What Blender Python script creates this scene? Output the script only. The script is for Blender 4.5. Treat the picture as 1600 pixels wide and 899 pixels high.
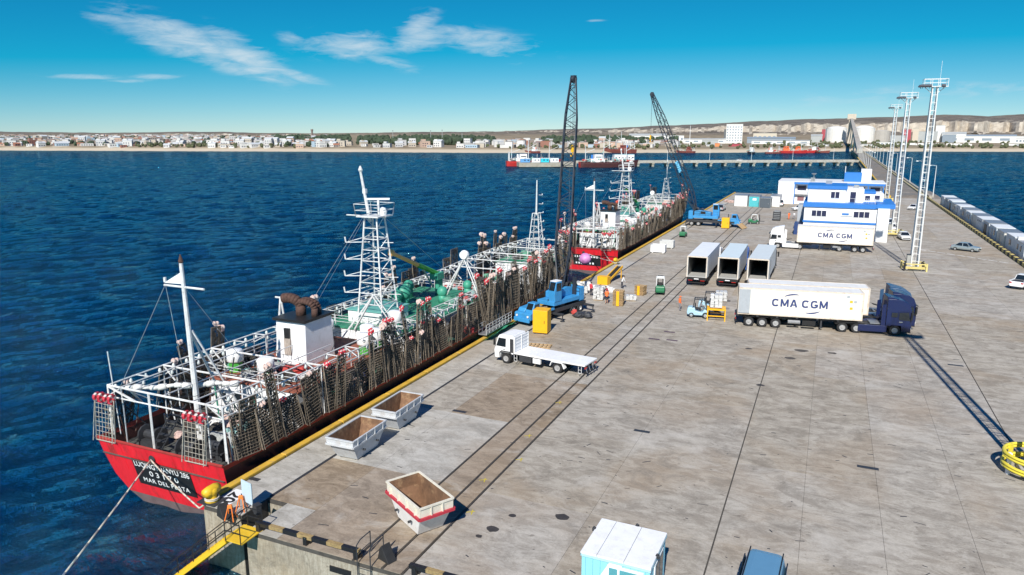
import bpy, bmesh, math, random
import numpy as np
from mathutils import Matrix, Vector, Euler
for o in list(bpy.data.objects): bpy.data.objects.remove(o)
scene = bpy.context.scene
C = bpy.context.collection
R = math.radians
rnd = random.Random(7)

# ---------------------------------------------------------------- camera
PW, PH, FPX, HZ, VX, CH = 1600, 899, 1120.0, 210.0, 1305.0, 20.0
pitch = math.atan((PH/2-HZ)/FPX)
yaw = math.atan((VX-PW/2)/math.hypot(FPX, PH/2-HZ))
cam = bpy.data.cameras.new('camera'); camo = bpy.data.objects.new('camera', cam); C.objects.link(camo)
camo.location = (0, 0, CH); camo.rotation_euler = (math.pi/2-pitch, 0, yaw)
cam.sensor_width = 36; cam.lens = 36*FPX/PW; cam.clip_end = 60000; cam.clip_start = 0.5
scene.camera = camo
fwd = Vector((-math.sin(yaw)*math.cos(pitch), math.cos(yaw)*math.cos(pitch), -math.sin(pitch)))
rgt = Vector((math.cos(yaw), math.sin(yaw), 0)); upv = rgt.cross(fwd)
def ray(x, y): return fwd*FPX+rgt*(x-PW/2)-upv*(y-PH/2)
def G(x, y, z=0.0):                      # the point at height z seen at a photo pixel
    d = ray(x, y); return Vector((0, 0, CH))+d*((z-CH)/d.z)
WATER = -3.6

# ---------------------------------------------------------------- sun and sky
SUN_EL, SUN_DIR = R(40), Vector((0.14, -0.99))          # direction towards the sun on the ground
sun = bpy.data.lights.new('sun', 'SUN'); sun.energy = 4.8; sun.angle = R(0.53); sun.color = (1, .955, .88)
suno = bpy.data.objects.new('sun', sun); C.objects.link(suno)
sv = Vector((SUN_DIR.x*math.cos(SUN_EL), SUN_DIR.y*math.cos(SUN_EL), math.sin(SUN_EL)))
suno.rotation_euler = sv.to_track_quat('Z', 'Y').to_euler(); suno.location = (40, -60, 90)
w = bpy.data.worlds.new('World'); scene.world = w; w.use_nodes = True
nt = w.node_tree; nt.nodes.clear()
def nn(t, typ, **kw):
    n = t.nodes.new(typ)
    for k, v in kw.items():
        if k.startswith('i_'): n.inputs[k[2:].replace('_', ' ')].default_value = v
        else: setattr(n, k, v)
    return n
sky = nn(nt, 'ShaderNodeTexSky', sky_type='NISHITA', sun_disc=False)
sky.sun_elevation = SUN_EL; sky.sun_rotation = math.atan2(SUN_DIR.x, SUN_DIR.y)
sky.altitude = 0; sky.air_density = 0.6; sky.dust_density = 0.0; sky.ozone_density = 6.0
# the photograph's saturated colour rendering of the clear sky: less red, a touch less green and blue, the same all round
vm = nn(nt, 'ShaderNodeVectorMath', operation='MULTIPLY_ADD'); nt.links.new(sky.outputs[0], vm.inputs[0]); vm.inputs[1].default_value = (1.25, .885, .61); vm.inputs[2].default_value = (-2.95, 0, 1.85)
vf = nn(nt, 'ShaderNodeVectorMath', operation='SCALE'); nt.links.new(sky.outputs[0], vf.inputs[0]); vf.inputs['Scale'].default_value = .05
hs = nn(nt, 'ShaderNodeVectorMath', operation='MAXIMUM'); nt.links.new(vm.outputs[0], hs.inputs[0]); nt.links.new(vf.outputs[0], hs.inputs[1])
tc = nn(nt, 'ShaderNodeTexCoord')
sep = nn(nt, 'ShaderNodeSeparateXYZ'); nt.links.new(tc.outputs['Generated'], sep.inputs[0])
def math_n(op, a, b=None, c=None):
    n = nn(nt, 'ShaderNodeMath', operation=op)
    for i, v in enumerate((a, b, c)):
        if v is None: continue
        if isinstance(v, (int, float)): n.inputs[i].default_value = v
        else: nt.links.new(v, n.inputs[i])
    return n.outputs[0]
# cirrus: azimuth / elevation coordinates of the sky dome, soft patches broken up by stretched noise
azn = math_n('ARCTAN2', sep.outputs['X'], sep.outputs['Y'])      # radians, 0 = +Y, + towards +X
eln = math_n('ARCSINE', sep.outputs['Z'])
comb = nn(nt, 'ShaderNodeCombineXYZ'); nt.links.new(azn, comb.inputs[0]); nt.links.new(eln, comb.inputs[1])
def cloud_noise(rot, sx, sy, scale, detail, seed):
    mp = nn(nt, 'ShaderNodeMapping'); mp.inputs['Rotation'].default_value = (0, 0, rot)
    mp.inputs['Scale'].default_value = (sx, sy, 1); mp.inputs['Location'].default_value = (seed, seed*.7, 0)
    nt.links.new(comb.outputs[0], mp.inputs[0])
    n = nn(nt, 'ShaderNodeTexNoise', i_Scale=scale, i_Detail=detail, i_Roughness=.62, i_Distortion=.5)
    nt.links.new(mp.outputs[0], n.inputs['Vector']); return n.outputs['Fac']
fine = cloud_noise(.28, 1, 4.5, 22, 10, 3.1)
broad = cloud_noise(.2, 1, 2.2, 5, 3, 1.3)
acc = None
# (azimuth deg, elevation deg, half-width, half-height, tilt, strength)
PATCH = [(-47.6, 6.5, 3.8, .95, -.30, 1.0), (-43.4, 5.5, 2.8, .95, -.42, 1.0), (-51.5, 7.45, 2.0, .25, -.1, .7), (-40.2, 4.3, 2.2, .30, -.25, .75), (-45.5, 5.2, 3.0, .6, -.35, .7),
         (-36.0, 6.5, 3.3, .75, 0, 1.0), (-40.0, 6.8, 1.0, .35, -.1, .75), (-31.0, 7.9, 1.5, .75, .45, 1.0), (-30.8, 7.0, 2.4, .65, .15, .95), (-26.0, 6.9, 4.6, .75, -.14, .72), (-33.5, 5.5, 2.8, .42, -.3, .62), (-26.0, 6.2, 3.0, .4, -.25, .6),
         (-49.3, 3.9, 1.6, .17, .02, .7), (-53.8, 3.75, 2.2, .16, 0, .65), (-51, 3.55, 2.2, .12, .05, .5), (-17.5, 8.3, .7, .08, 0, .55),
         (2, 2.6, 6.0, .55, .05, .40), (9.4, 2.9, 5.0, .6, 0, .46), (-4, 1.9, 5, .4, .03, .3), (70, 9, 9, 1.2, .1, .7), (120, 14, 12, 2, -.1, .6), (-100, 12, 11, 1.6, .1, .7), (170, 10, 12, 1.5, .1, .6), (-150, 22, 14, 2.5, .1, .5)]
for az, el, hw, hh, tilt, st in PATCH:
    dx = math_n('SUBTRACT', azn, R(az)); dy = math_n('SUBTRACT', eln, R(el))
    u = math_n('MULTIPLY', dx, 1/R(hw*1.12))
    v = math_n('MULTIPLY', math_n('SUBTRACT', dy, math_n('MULTIPLY', dx, tilt)), 1/R(hh*1.3))
    r2 = math_n('ADD', math_n('MULTIPLY', u, u), math_n('MULTIPLY', v, v))
    g = math_n('MULTIPLY', math_n('POWER', 2.718, math_n('MULTIPLY', r2, -1.0)), st)
    acc = g if acc is None else math_n('MAXIMUM', acc, g)
nz = math_n('ADD', math_n('MULTIPLY', fine, .62), math_n('MULTIPLY', broad, .5))
cov = math_n('ADD', acc, math_n('MULTIPLY', math_n('SUBTRACT', nz, .56), 3.2))
cov = math_n('MULTIPLY', math_n('SUBTRACT', cov, .24), .98)
cl = nn(nt, 'ShaderNodeClamp'); nt.links.new(cov, cl.inputs[0])
gate = nn(nt, 'ShaderNodeMapRange', interpolation_type='SMOOTHSTEP'); nt.links.new(acc, gate.inputs[0])
gate.inputs[1].default_value = .05; gate.inputs[2].default_value = .5
fac = math_n('MULTIPLY', math_n('MULTIPLY', cl.outputs[0], gate.outputs[0]), .82)
mix = nn(nt, 'ShaderNodeMix', data_type='RGBA'); nt.links.new(fac, mix.inputs['Factor'])
nt.links.new(hs.outputs[0], mix.inputs[6]); mix.inputs[7].default_value = (6.4, 7.6, 8.4, 1)
bg = nn(nt, 'ShaderNodeBackground', i_Strength=.074); nt.links.new(mix.outputs[2], bg.inputs[0])
wo = nn(nt, 'ShaderNodeOutputWorld'); nt.links.new(bg.outputs[0], wo.inputs[0])
scene.view_settings.view_transform = 'Standard'; scene.view_settings.look = 'None'
scene.view_settings.exposure = 0.42; scene.view_settings.gamma = 1.0; scene.view_settings.use_curve_mapping = False

# ---------------------------------------------------------------- materials
MATS = {}
def M(name, col, rough=.6, metal=0.0, var=.12, scale=3.0, bump=0.0, dirt=0.0, dirtcol=(.09, .05, .03), stretch=(1, 1, 1), rand=0.0, spec=.5, alpha=None, world=False, grime=2.5):
    if name in MATS: return MATS[name]
    m = bpy.data.materials.new(name); m.use_nodes = True; t = m.node_tree; b = t.nodes['Principled BSDF']
    b.inputs['Roughness'].default_value = rough; b.inputs['Metallic'].default_value = metal
    b.inputs['Specular IOR Level'].default_value = spec
    if world: vec = t.nodes.new('ShaderNodeNewGeometry').outputs['Position']
    else: vec = t.nodes.new('ShaderNodeTexCoord').outputs['Object']
    mp = nn(t, 'ShaderNodeMapping'); mp.inputs['Scale'].default_value = stretch; t.links.new(vec, mp.inputs[0])
    n1 = nn(t, 'ShaderNodeTexNoise', i_Scale=scale, i_Detail=6.0, i_Roughness=.65); t.links.new(mp.outputs[0], n1.inputs['Vector'])
    hv = nn(t, 'ShaderNodeHueSaturation'); hv.inputs['Color'].default_value = (*col, 1)
    mr = nn(t, 'ShaderNodeMapRange'); mr.inputs[1].default_value = .25; mr.inputs[2].default_value = .75
    mr.inputs[3].default_value = 1-var; mr.inputs[4].default_value = 1+var
    t.links.new(n1.outputs['Fac'], mr.inputs[0]); val = mr.outputs[0]
    if rand:
        oi = nn(t, 'ShaderNodeObjectInfo'); r2 = nn(t, 'ShaderNodeMapRange'); r2.inputs[3].default_value = 1-rand; r2.inputs[4].default_value = 1+rand
        t.links.new(oi.outputs['Random'], r2.inputs[0]); mu = nn(t, 'ShaderNodeMath', operation='MULTIPLY')
        t.links.new(val, mu.inputs[0]); t.links.new(r2.outputs[0], mu.inputs[1]); val = mu.outputs[0]
    t.links.new(val, hv.inputs['Value']); out = hv.outputs[0]
    if dirt:
        n2 = nn(t, 'ShaderNodeTexNoise', i_Scale=scale*grime, i_Detail=8.0, i_Roughness=.7); t.links.new(mp.outputs[0], n2.inputs['Vector'])
        rp = nn(t, 'ShaderNodeMapRange'); rp.inputs[1].default_value = .52; rp.inputs[2].default_value = .74; rp.inputs[4].default_value = dirt
        t.links.new(n2.outputs['Fac'], rp.inputs[0])
        mx = nn(t, 'ShaderNodeMix', data_type='RGBA'); t.links.new(rp.outputs[0], mx.inputs[0]); t.links.new(out, mx.inputs[6]); mx.inputs[7].default_value = (*dirtcol, 1)
        out = mx.outputs[2]
    t.links.new(out, b.inputs['Base Color'])
    if bump:
        bp = nn(t, 'ShaderNodeBump', i_Strength=bump, i_Distance=.02); t.links.new(n1.outputs['Fac'], bp.inputs['Height']); t.links.new(bp.outputs[0], b.inputs['Normal'])
    if alpha is not None: b.inputs['Alpha'].default_value = alpha
    MATS[name] = m; return m
white = M('white_paint', (.74, .75, .76), .42, dirt=.35, dirtcol=(.30, .22, .16), scale=1.3)
clean = M('clean_white', (.78, .785, .79), .4, var=.08, dirt=.3, dirtcol=(.42, .36, .29), scale=1.1)
pipe = M('white_pipe', (.63, .635, .63), .5, var=.2, dirt=.65, dirtcol=(.24, .15, .09), scale=1.6)
black = M('black_rubber', (.018, .018, .019), .75, var=.3)
darkm = M('dark_metal', (.035, .037, .042), .5, var=.3, scale=5)
steel = M('galvanised', (.36, .37, .38), .45, metal=.6, var=.2, scale=6)
glass = M('dark_glass', (.012, .018, .024), .06, var=.1, spec=.8)
rim = M('wheel_rim', (.46, .46, .46), .42, metal=.4, dirt=.5, dirtcol=(.1, .08, .06))
yellow = M('yellow_paint', (.70, .44, .02), .5, dirt=.3, dirtcol=(.25, .15, .04), scale=2)
yel2 = M('amber_paint', (.80, .42, .012), .45, var=.06, dirt=.12)
black_p = M('black_paint', (.015, .015, .016), .45, var=.2)
lampred = M('red_lens', (.45, .02, .015), .25)
lampclr = M('clear_lens', (.7, .7, .66), .15)
orange = M('orange_vest', (.85, .17, .04), .7, var=.08)
wood = M('raw_timber', (.42, .29, .15), .8, var=.3, scale=4, stretch=(1, 6, 6), rand=.18)
ropem = M('rope', (.50, .46, .38), .9, var=.2, scale=8)
navy = M('navy_ink', (.03, .05, .16), .5, var=.05)

# ---------------------------------------------------------------- mesh helpers
I4 = Matrix.Identity(4)
class MB:
    def __init__(s): s.v = []; s.f = []; s.mi = []; s.m = I4; s.cur = 0; s.sm = []; s.smooth = False
    def add(s, vs, fs):
        b = len(s.v); m = s.m
        s.v += [tuple(m @ Vector(p)) for p in vs]
        for f in fs: s.f.append([b+i for i in f]); s.mi.append(s.cur); s.sm.append(s.smooth)
        return s
    def box(s, c, d, rz=0, ry=0, rx=0, taper=(1, 1)):
        x, y, z = d[0]/2, d[1]/2, d[2]/2; tx, ty = taper
        M_ = Matrix.Translation(c) @ Euler((rx, ry, rz)).to_matrix().to_4x4()
        vs = [(-x, -y, -z), (x, -y, -z), (x, y, -z), (-x, y, -z), (-x*tx, -y*ty, z), (x*tx, -y*ty, z), (x*tx, y*ty, z), (-x*tx, y*ty, z)]
        return s.add([M_ @ Vector(p) for p in vs], [(3, 2, 1, 0), (4, 5, 6, 7), (0, 1, 5, 4), (1, 2, 6, 5), (2, 3, 7, 6), (3, 0, 4, 7)])
    def bb(s, a, b):
        return s.box([(a[i]+b[i])/2 for i in range(3)], [abs(b[i]-a[i]) for i in range(3)])
    def tube(s, p0, p1, r, n=5, r1=None, cap=True):
        p0, p1 = Vector(p0), Vector(p1); d = p1-p0
        if d.length < 1e-6: return s
        q = d.to_track_quat('Z', 'Y'); r1 = r if r1 is None else r1
        vs = []
        for p, rr in ((p0, r), (p1, r1)):
            for i in range(n):
                a = 2*math.pi*(i+.5)/n; vs.append(p+q @ Vector((math.cos(a)*rr, math.sin(a)*rr, 0)))
        fs = [(i, (i+1) % n, n+(i+1) % n, n+i) for i in range(n)]
        if cap: fs += [tuple(range(n-1, -1, -1)), tuple(range(n, 2*n))]
        return s.add(vs, fs)
    def path(s, pts, r, n=5):
        for a, b in zip(pts, pts[1:]): s.tube(a, b, r, n)
        return s
    def lathe(s, prof, n=12, c=(0, 0, 0), axis='z'):
        vs = []; k = len(prof)
        for i in range(n):
            a = 2*math.pi*i/n
            for r, z in prof:
                p = (math.cos(a)*r, math.sin(a)*r, z)
                if axis == 'x': p = (p[2], p[0], p[1])
                elif axis == 'y': p = (p[0], p[2], p[1])
                vs.append((p[0]+c[0], p[1]+c[1], p[2]+c[2]))
        fs = []
        for i in range(n):
            j = (i+1) % n
            for q in range(k-1): fs.append((i*k+q, j*k+q, j*k+q+1, i*k+q+1))
        if prof[0] == prof[-1]: return s.add(vs, fs)
        if prof[0][0] > 1e-4: fs.append(tuple(i*k for i in range(n-1, -1, -1)))
        if prof[-1][0] > 1e-4: fs.append(tuple(i*k+k-1 for i in range(n)))
        return s.add(vs, fs)
    def prism(s, prof, x0, x1, axis='x', inset=0.0):
        """side profile (a, z) extruded along an axis; inset pulls the far upper points in is not done"""
        n = len(prof)
        if axis == 'x': vs = [(x0, a, z) for a, z in prof]+[(x1, a, z) for a, z in prof]
        elif axis == 'y': vs = [(a, x0, z) for a, z in prof]+[(a, x1, z) for a, z in prof]
        else: vs = [(a, z, x0) for a, z in prof]+[(a, z, x1) for a, z in prof]
        fs = [(i, (i+1) % n, n+(i+1) % n, n+i) for i in range(n)]+[tuple(range(n-1, -1, -1)), tuple(range(n, 2*n))]
        return s.add(vs, fs)
    def ball(s, c, r, nu=8, nv=5, jit=0, sc=(1, 1, 1), rr=None):
        rr = rr or rnd; vs = [(c[0], c[1], c[2]-r*sc[2])]
        for j in range(1, nv):
            p = math.pi*j/nv
            for i in range(nu):
                a = 2*math.pi*i/nu; q = r*(1+rr.uniform(-jit, jit))
                vs.append((c[0]+q*math.sin(p)*math.cos(a)*sc[0], c[1]+q*math.sin(p)*math.sin(a)*sc[1], c[2]-q*math.cos(p)*sc[2]))
        vs.append((c[0], c[1], c[2]+r*sc[2])); t = len(vs)-1; fs = []
        for i in range(nu):
            j = (i+1) % nu; fs.append((0, 1+j, 1+i)); fs.append((t, 1+(nv-2)*nu+i, 1+(nv-2)*nu+j))
            for q in range(nv-2): fs.append((1+q*nu+i, 1+q*nu+j, 1+(q+1)*nu+j, 1+(q+1)*nu+i))
        return s.add(vs, fs)
    def mesh(s, name, mats):
        me = bpy.data.meshes.new(name); me.from_pydata(s.v, [], s.f)
        for m in (mats if isinstance(mats, (list, tuple)) else [mats]): me.materials.append(m)
        if any(s.mi): me.polygons.foreach_set('material_index', s.mi)
        if any(s.sm): me.polygons.foreach_set('use_smooth', s.sm)
        bm = bmesh.new(); bm.from_mesh(me); bmesh.ops.recalc_face_normals(bm, faces=bm.faces); bm.to_mesh(me); bm.free()
        me.update(); return me
    def build(s, name, mats, parent=None, bevel=0.0):
        return link(name, s.mesh(name, mats), parent, bevel=bevel)
def link(name, me, parent=None, loc=None, rot=None, bevel=0.0):
    o = bpy.data.objects.new(name, me); C.objects.link(o)
    if parent: o.parent = parent
    if loc is not None: o.location = loc
    if rot is not None: o.rotation_euler = rot
    if bevel:
        md = o.modifiers.new('bevel', 'BEVEL'); md.width = bevel; md.segments = 2; md.limit_method = 'ANGLE'; md.angle_limit = R(40)
    return o
def tag(o, label, cat, group=None):
    o['label'] = label; o['category'] = cat
    if group: o['group'] = group
    return o
def thing(name, label, cat, loc=(0, 0, 0), rz=0, group=None):
    o = bpy.data.objects.new(name, None); C.objects.link(o); o.location = loc; o.rotation_euler = (0, 0, rz); o.empty_display_size = .3
    return tag(o, label, cat, group)
def struct(o): o['kind'] = 'structure'; return o
def copy_tree(o, parent=None):
    c = o.copy(); C.objects.link(c); c.parent = parent
    for ch in list(o.children): copy_tree(ch, c)
    return c
def text_mesh(txt, mat, size=1.0, sx=1.0, bold=0.0, depth=.004, align='CENTER', spacing=1.0):
    cu = bpy.data.curves.new('lettering', 'FONT'); cu.body = txt; cu.size = size; cu.extrude = depth; cu.offset = bold; cu.align_x = align; cu.align_y = 'CENTER'; cu.space_character = spacing
    o = bpy.data.objects.new('lettering', cu); C.objects.link(o)
    dg = bpy.context.evaluated_depsgraph_get(); me = bpy.data.meshes.new_from_object(o.evaluated_get(dg))
    bpy.data.objects.remove(o); me.transform(Matrix.Diagonal((sx, 1, 1, 1))); me.materials.clear(); me.materials.append(mat); return me
# text lies in local XY facing +Z; this turns it to stand on a wall facing -Y (readable from -Y)
def on_wall(me, parent, loc, rz=0, name='lettering'):
    return link(name, me, parent, loc=loc, rot=(math.pi/2, 0, rz))
# ================================================================ THE SETTING
def np_grid(name, P, mat, smooth=True):
    ny, nx = P.shape[:2]
    me = bpy.data.meshes.new(name); me.vertices.add(nx*ny); me.vertices.foreach_set('co', P.reshape(-1).astype(np.float32))
    idx = np.arange(nx*ny).reshape(ny, nx)
    q = np.stack([idx[:-1, :-1], idx[:-1, 1:], idx[1:, 1:], idx[1:, :-1]], -1).reshape(-1, 4)
    me.loops.add(q.size); me.loops.foreach_set('vertex_index', q.reshape(-1).astype(np.int32))
    me.polygons.add(len(q)); me.polygons.foreach_set('loop_start', (np.arange(len(q))*4).astype(np.int32))
    me.polygons.foreach_set('use_smooth', np.full(len(q), smooth)); me.materials.append(mat); me.update(calc_edges=True); me.validate()
    return me
# ---- sea: one sheet of rings round the place, real waves, finer nearer by
def sea_material():
    m = bpy.data.materials.new('sea_water'); m.use_nodes = True; t = m.node_tree; b = t.nodes['Principled BSDF']
    b.inputs['Base Color'].default_value = (.0015, .028, .066, 1); b.inputs['Roughness'].default_value = .12; b.inputs['IOR'].default_value = 1.33
    b.inputs['Specular IOR Level'].default_value = .4
    pos = t.nodes.new('ShaderNodeNewGeometry').outputs['Position']
    hs_ = []
    for sc, st, rz in ((.38, (1, 2.3, 1), .45), (1.3, (1, 2.0, 1), .3), (.045, (1, 2.6, 1), .35)):
        mp = nn(t, 'ShaderNodeMapping'); mp.inputs['Rotation'].default_value = (0, 0, rz); mp.inputs['Scale'].default_value = st; t.links.new(pos, mp.inputs[0])
        n = nn(t, 'ShaderNodeTexNoise', i_Scale=sc, i_Detail=5.0, i_Roughness=.6); t.links.new(mp.outputs[0], n.inputs['Vector']); hs_.append(n.outputs['Fac'])
    b1 = nn(t, 'ShaderNodeBump', i_Strength=1.0, i_Distance=1.9); t.links.new(hs_[0], b1.inputs['Height'])
    b2 = nn(t, 'ShaderNodeBump', i_Strength=1.0, i_Distance=.55); t.links.new(hs_[1], b2.inputs['Height']); t.links.new(b1.outputs[0], b2.inputs['Normal'])
    t.links.new(b2.outputs[0], b.inputs['Normal']); b.inputs['Specular IOR Level'].default_value = 0.0
    # a rough sea hides its own grazing faces, so the mirror share levels off towards the horizon
    fr = nn(t, 'ShaderNodeFresnel', i_IOR=1.33); t.links.new(b2.outputs[0], fr.inputs['Normal'])
    m1 = nn(t, 'ShaderNodeMath', operation='MULTIPLY'); t.links.new(fr.outputs[0], m1.inputs[0]); m1.inputs[1].default_value = 3.6
    m2 = nn(t, 'ShaderNodeMath', operation='MINIMUM'); t.links.new(m1.outputs[0], m2.inputs[0]); m2.inputs[1].default_value = .50
    gl = nn(t, 'ShaderNodeBsdfGlossy'); gl.inputs['Color'].default_value = (.42, .86, 1.0, 1); t.links.new(b2.outputs[0], gl.inputs['Normal'])
    ms = nn(t, 'ShaderNodeMixShader'); t.links.new(m2.outputs[0], ms.inputs[0]); t.links.new(b.outputs[0], ms.inputs[1]); t.links.new(gl.outputs[0], ms.inputs[2]); t.links.new(ms.outputs[0], t.nodes['Material Output'].inputs['Surface'])
    # wind streaks: calmer and rougher water
    mr = nn(t, 'ShaderNodeMapRange'); mr.inputs[1].default_value = .3; mr.inputs[2].default_value = .7; mr.inputs[3].default_value = .03; mr.inputs[4].default_value = .12
    t.links.new(hs_[2], mr.inputs[0]); t.links.new(mr.outputs[0], gl.inputs['Roughness'])
    mx = nn(t, 'ShaderNodeMix', data_type='RGBA'); t.links.new(hs_[2], mx.inputs[0]); mx.inputs[6].default_value = (.0003, .008, .022, 1); mx.inputs[7].default_value = (.0007, .024, .064, 1)
    # a few small whitecaps
    fn = nn(t, 'ShaderNodeTexNoise', i_Scale=.42, i_Detail=7.0, i_Roughness=.72); mpf = nn(t, 'ShaderNodeMapping'); mpf.inputs['Scale'].default_value = (.6, 1.5, 1); t.links.new(pos, mpf.inputs[0]); t.links.new(mpf.outputs[0], fn.inputs['Vector'])
    fr2 = nn(t, 'ShaderNodeMapRange'); fr2.inputs[1].default_value = .735; fr2.inputs[2].default_value = .77; t.links.new(fn.outputs['Fac'], fr2.inputs[0])
    mf = nn(t, 'ShaderNodeMix', data_type='RGBA'); t.links.new(fr2.outputs[0], mf.inputs[0]); t.links.new(mx.outputs[2], mf.inputs[6]); mf.inputs[7].default_value = (.45, .52, .55, 1)
    t.links.new(mf.outputs[2], b.inputs['Base Color'])
    return m
def make_sea():
    fine = np.radians(np.arange(-66, 24.01, .17)); rest = np.radians(np.arange(27, 294, 4.0))
    ang = np.concatenate([fine, rest, [np.radians(294.0)]])
    rad = np.concatenate([[0, 8, 16], 22*1.0098**np.arange(0, 470), np.geomspace(2300, 40000, 14)])
    A, Rr = np.meshgrid(ang, rad); X = np.sin(A)*Rr; Y = np.cos(A)*Rr; Z = np.zeros_like(X)
    rs = np.random.RandomState(4)
    for k in range(26):
        lam = 1.6*(1.14**k) if k < 18 else rs.uniform(3, 9); lam = min(lam, 16)
        th = R(-62)+rs.normal(0, .42); kx, ky = math.cos(th)*2*math.pi/lam, math.sin(th)*2*math.pi/lam
        amp = .0150*lam**.72; ph = rs.uniform(0, 6.28)
        mod = .6+.4*np.sin(X*.013*rs.uniform(.5, 2)+Y*.017*rs.uniform(.5, 2)+k)
        s_ = np.sin(kx*X+ky*Y+ph); fade = np.clip(lam*120/np.maximum(Rr, 1)-.35, 0, 1)
        Z += amp*mod*fade*(s_-.35*np.cos(2*(kx*X+ky*Y+ph)))
    P = np.stack([X, Y, Z+WATER], -1)
    o = link('sea', np_grid('sea', P, sea_material())); struct(o)
make_sea()

# ---- quay apron
def concrete(name, col, dark, rand=.055, sx=.25, warm=(.30, .22, .14)):
    m = bpy.data.materials.new(name); m.use_nodes = True; t = m.node_tree; b = t.nodes['Principled BSDF']; b.inputs['Roughness'].default_value = .88
    b.inputs['Specular IOR Level'].default_value = .25
    pos = t.nodes.new('ShaderNodeNewGeometry').outputs['Position']; oi = nn(t, 'ShaderNodeObjectInfo')
    def noise(scale, st, det=8.0, ro=.65, dist=0.0):
        mp = nn(t, 'ShaderNodeMapping'); mp.inputs['Scale'].default_value = st; t.links.new(pos, mp.inputs[0])
        n = nn(t, 'ShaderNodeTexNoise', i_Scale=scale, i_Detail=det, i_Roughness=ro, i_Distortion=dist); t.links.new(mp.outputs[0], n.inputs['Vector']); return n.outputs['Fac']
    def rng(fac, a, b_, lo, hi):
        r = nn(t, 'ShaderNodeMapRange'); r.inputs[1].default_value = a; r.inputs[2].default_value = b_; r.inputs[3].default_value = lo; r.inputs[4].default_value = hi; t.links.new(fac, r.inputs[0]); return r.outputs[0]
    def mixc(f, c0, c1):
        x = nn(t, 'ShaderNodeMix', data_type='RGBA'); t.links.new(f, x.inputs[0])
        for k, c in ((6, c0), (7, c1)):
            if isinstance(c, tuple): x.inputs[k].default_value = (*c, 1)
            else: t.links.new(c, x.inputs[k])
        return x.outputs[2]
    streak = noise(1.0, (sx*2.6, 1.25, 1), 11, .75, .7)
    base = mixc(rng(streak, .42, .58, 0, 1), dark, col)
    patch = noise(.10, (1, 1, 1), 4, .55, .8)
    base = mixc(rng(patch, .46, .68, 0, .5), base, warm)
    wear = noise(.42, (.8, 1.0, 1), 10, .78, .8); base = mixc(rng(wear, .50, .64, 0, .6), base, tuple(c*.62 for c in dark))
    tyre = noise(2.2, (.45, 1.4, 1), 9, .78, .4); base = mixc(rng(tyre, .56, .68, 0, .45), base, tuple(c*.5 for c in dark))
    spots = noise(1.9, (.6, 1.4, 1), 6, .75, .4)
    base = mixc(rng(spots, .60, .68, 0, .7), base, (.085, .068, .052))
    pale = noise(.22, (.7, 1, 1), 7, .7, .5)
    base = mixc(rng(pale, .54, .66, 0, .6), base, (.47, .44, .39))
    fine = noise(9, (1, 1, 1), 5, .7)
    hv = nn(t, 'ShaderNodeHueSaturation'); t.links.new(base, hv.inputs['Color'])
    mu = nn(t, 'ShaderNodeMath', operation='MULTIPLY'); t.links.new(rng(fine, .25, .75, .86, 1.14), mu.inputs[0]); t.links.new(rng(oi.outputs['Random'], 0, 1, 1-rand, 1+rand), mu.inputs[1])
    t.links.new(mu.outputs[0], hv.inputs['Value']); t.links.new(rng(oi.outputs['Random'], 0, 1, 1.15, .8), hv.inputs['Saturation'])
    t.links.new(hv.outputs[0], b.inputs['Base Color'])
    bp = nn(t, 'ShaderNodeBump', i_Strength=.35, i_Distance=.01); t.links.new(fine, bp.inputs['Height']); t.links.new(bp.outputs[0], b.inputs['Normal'])
    return m
conc = concrete('apron_concrete', (.405, .372, .318), (.275, .246, .206))
conc_l = concrete('pale_concrete', (.44, .42, .375), (.33, .31, .27), rand=.05)
conc_b = concrete('brown_concrete', (.33, .27, .205), (.22, .175, .13), rand=.05)
wallc = concrete('quay_wall_concrete', (.38, .35, .29), (.27, .24, .19), sx=2.5, warm=(.34, .22, .10))
roadm = concrete('causeway_asphalt', (.21, .20, .185), (.15, .142, .13), rand=.03)
joint = M('joint_filler', (.06, .055, .048), .95, var=.4)
QX0, QX1, QY0, QY1 = -30.6, 33.0, 25.2, 262.0
mb = MB()
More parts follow.
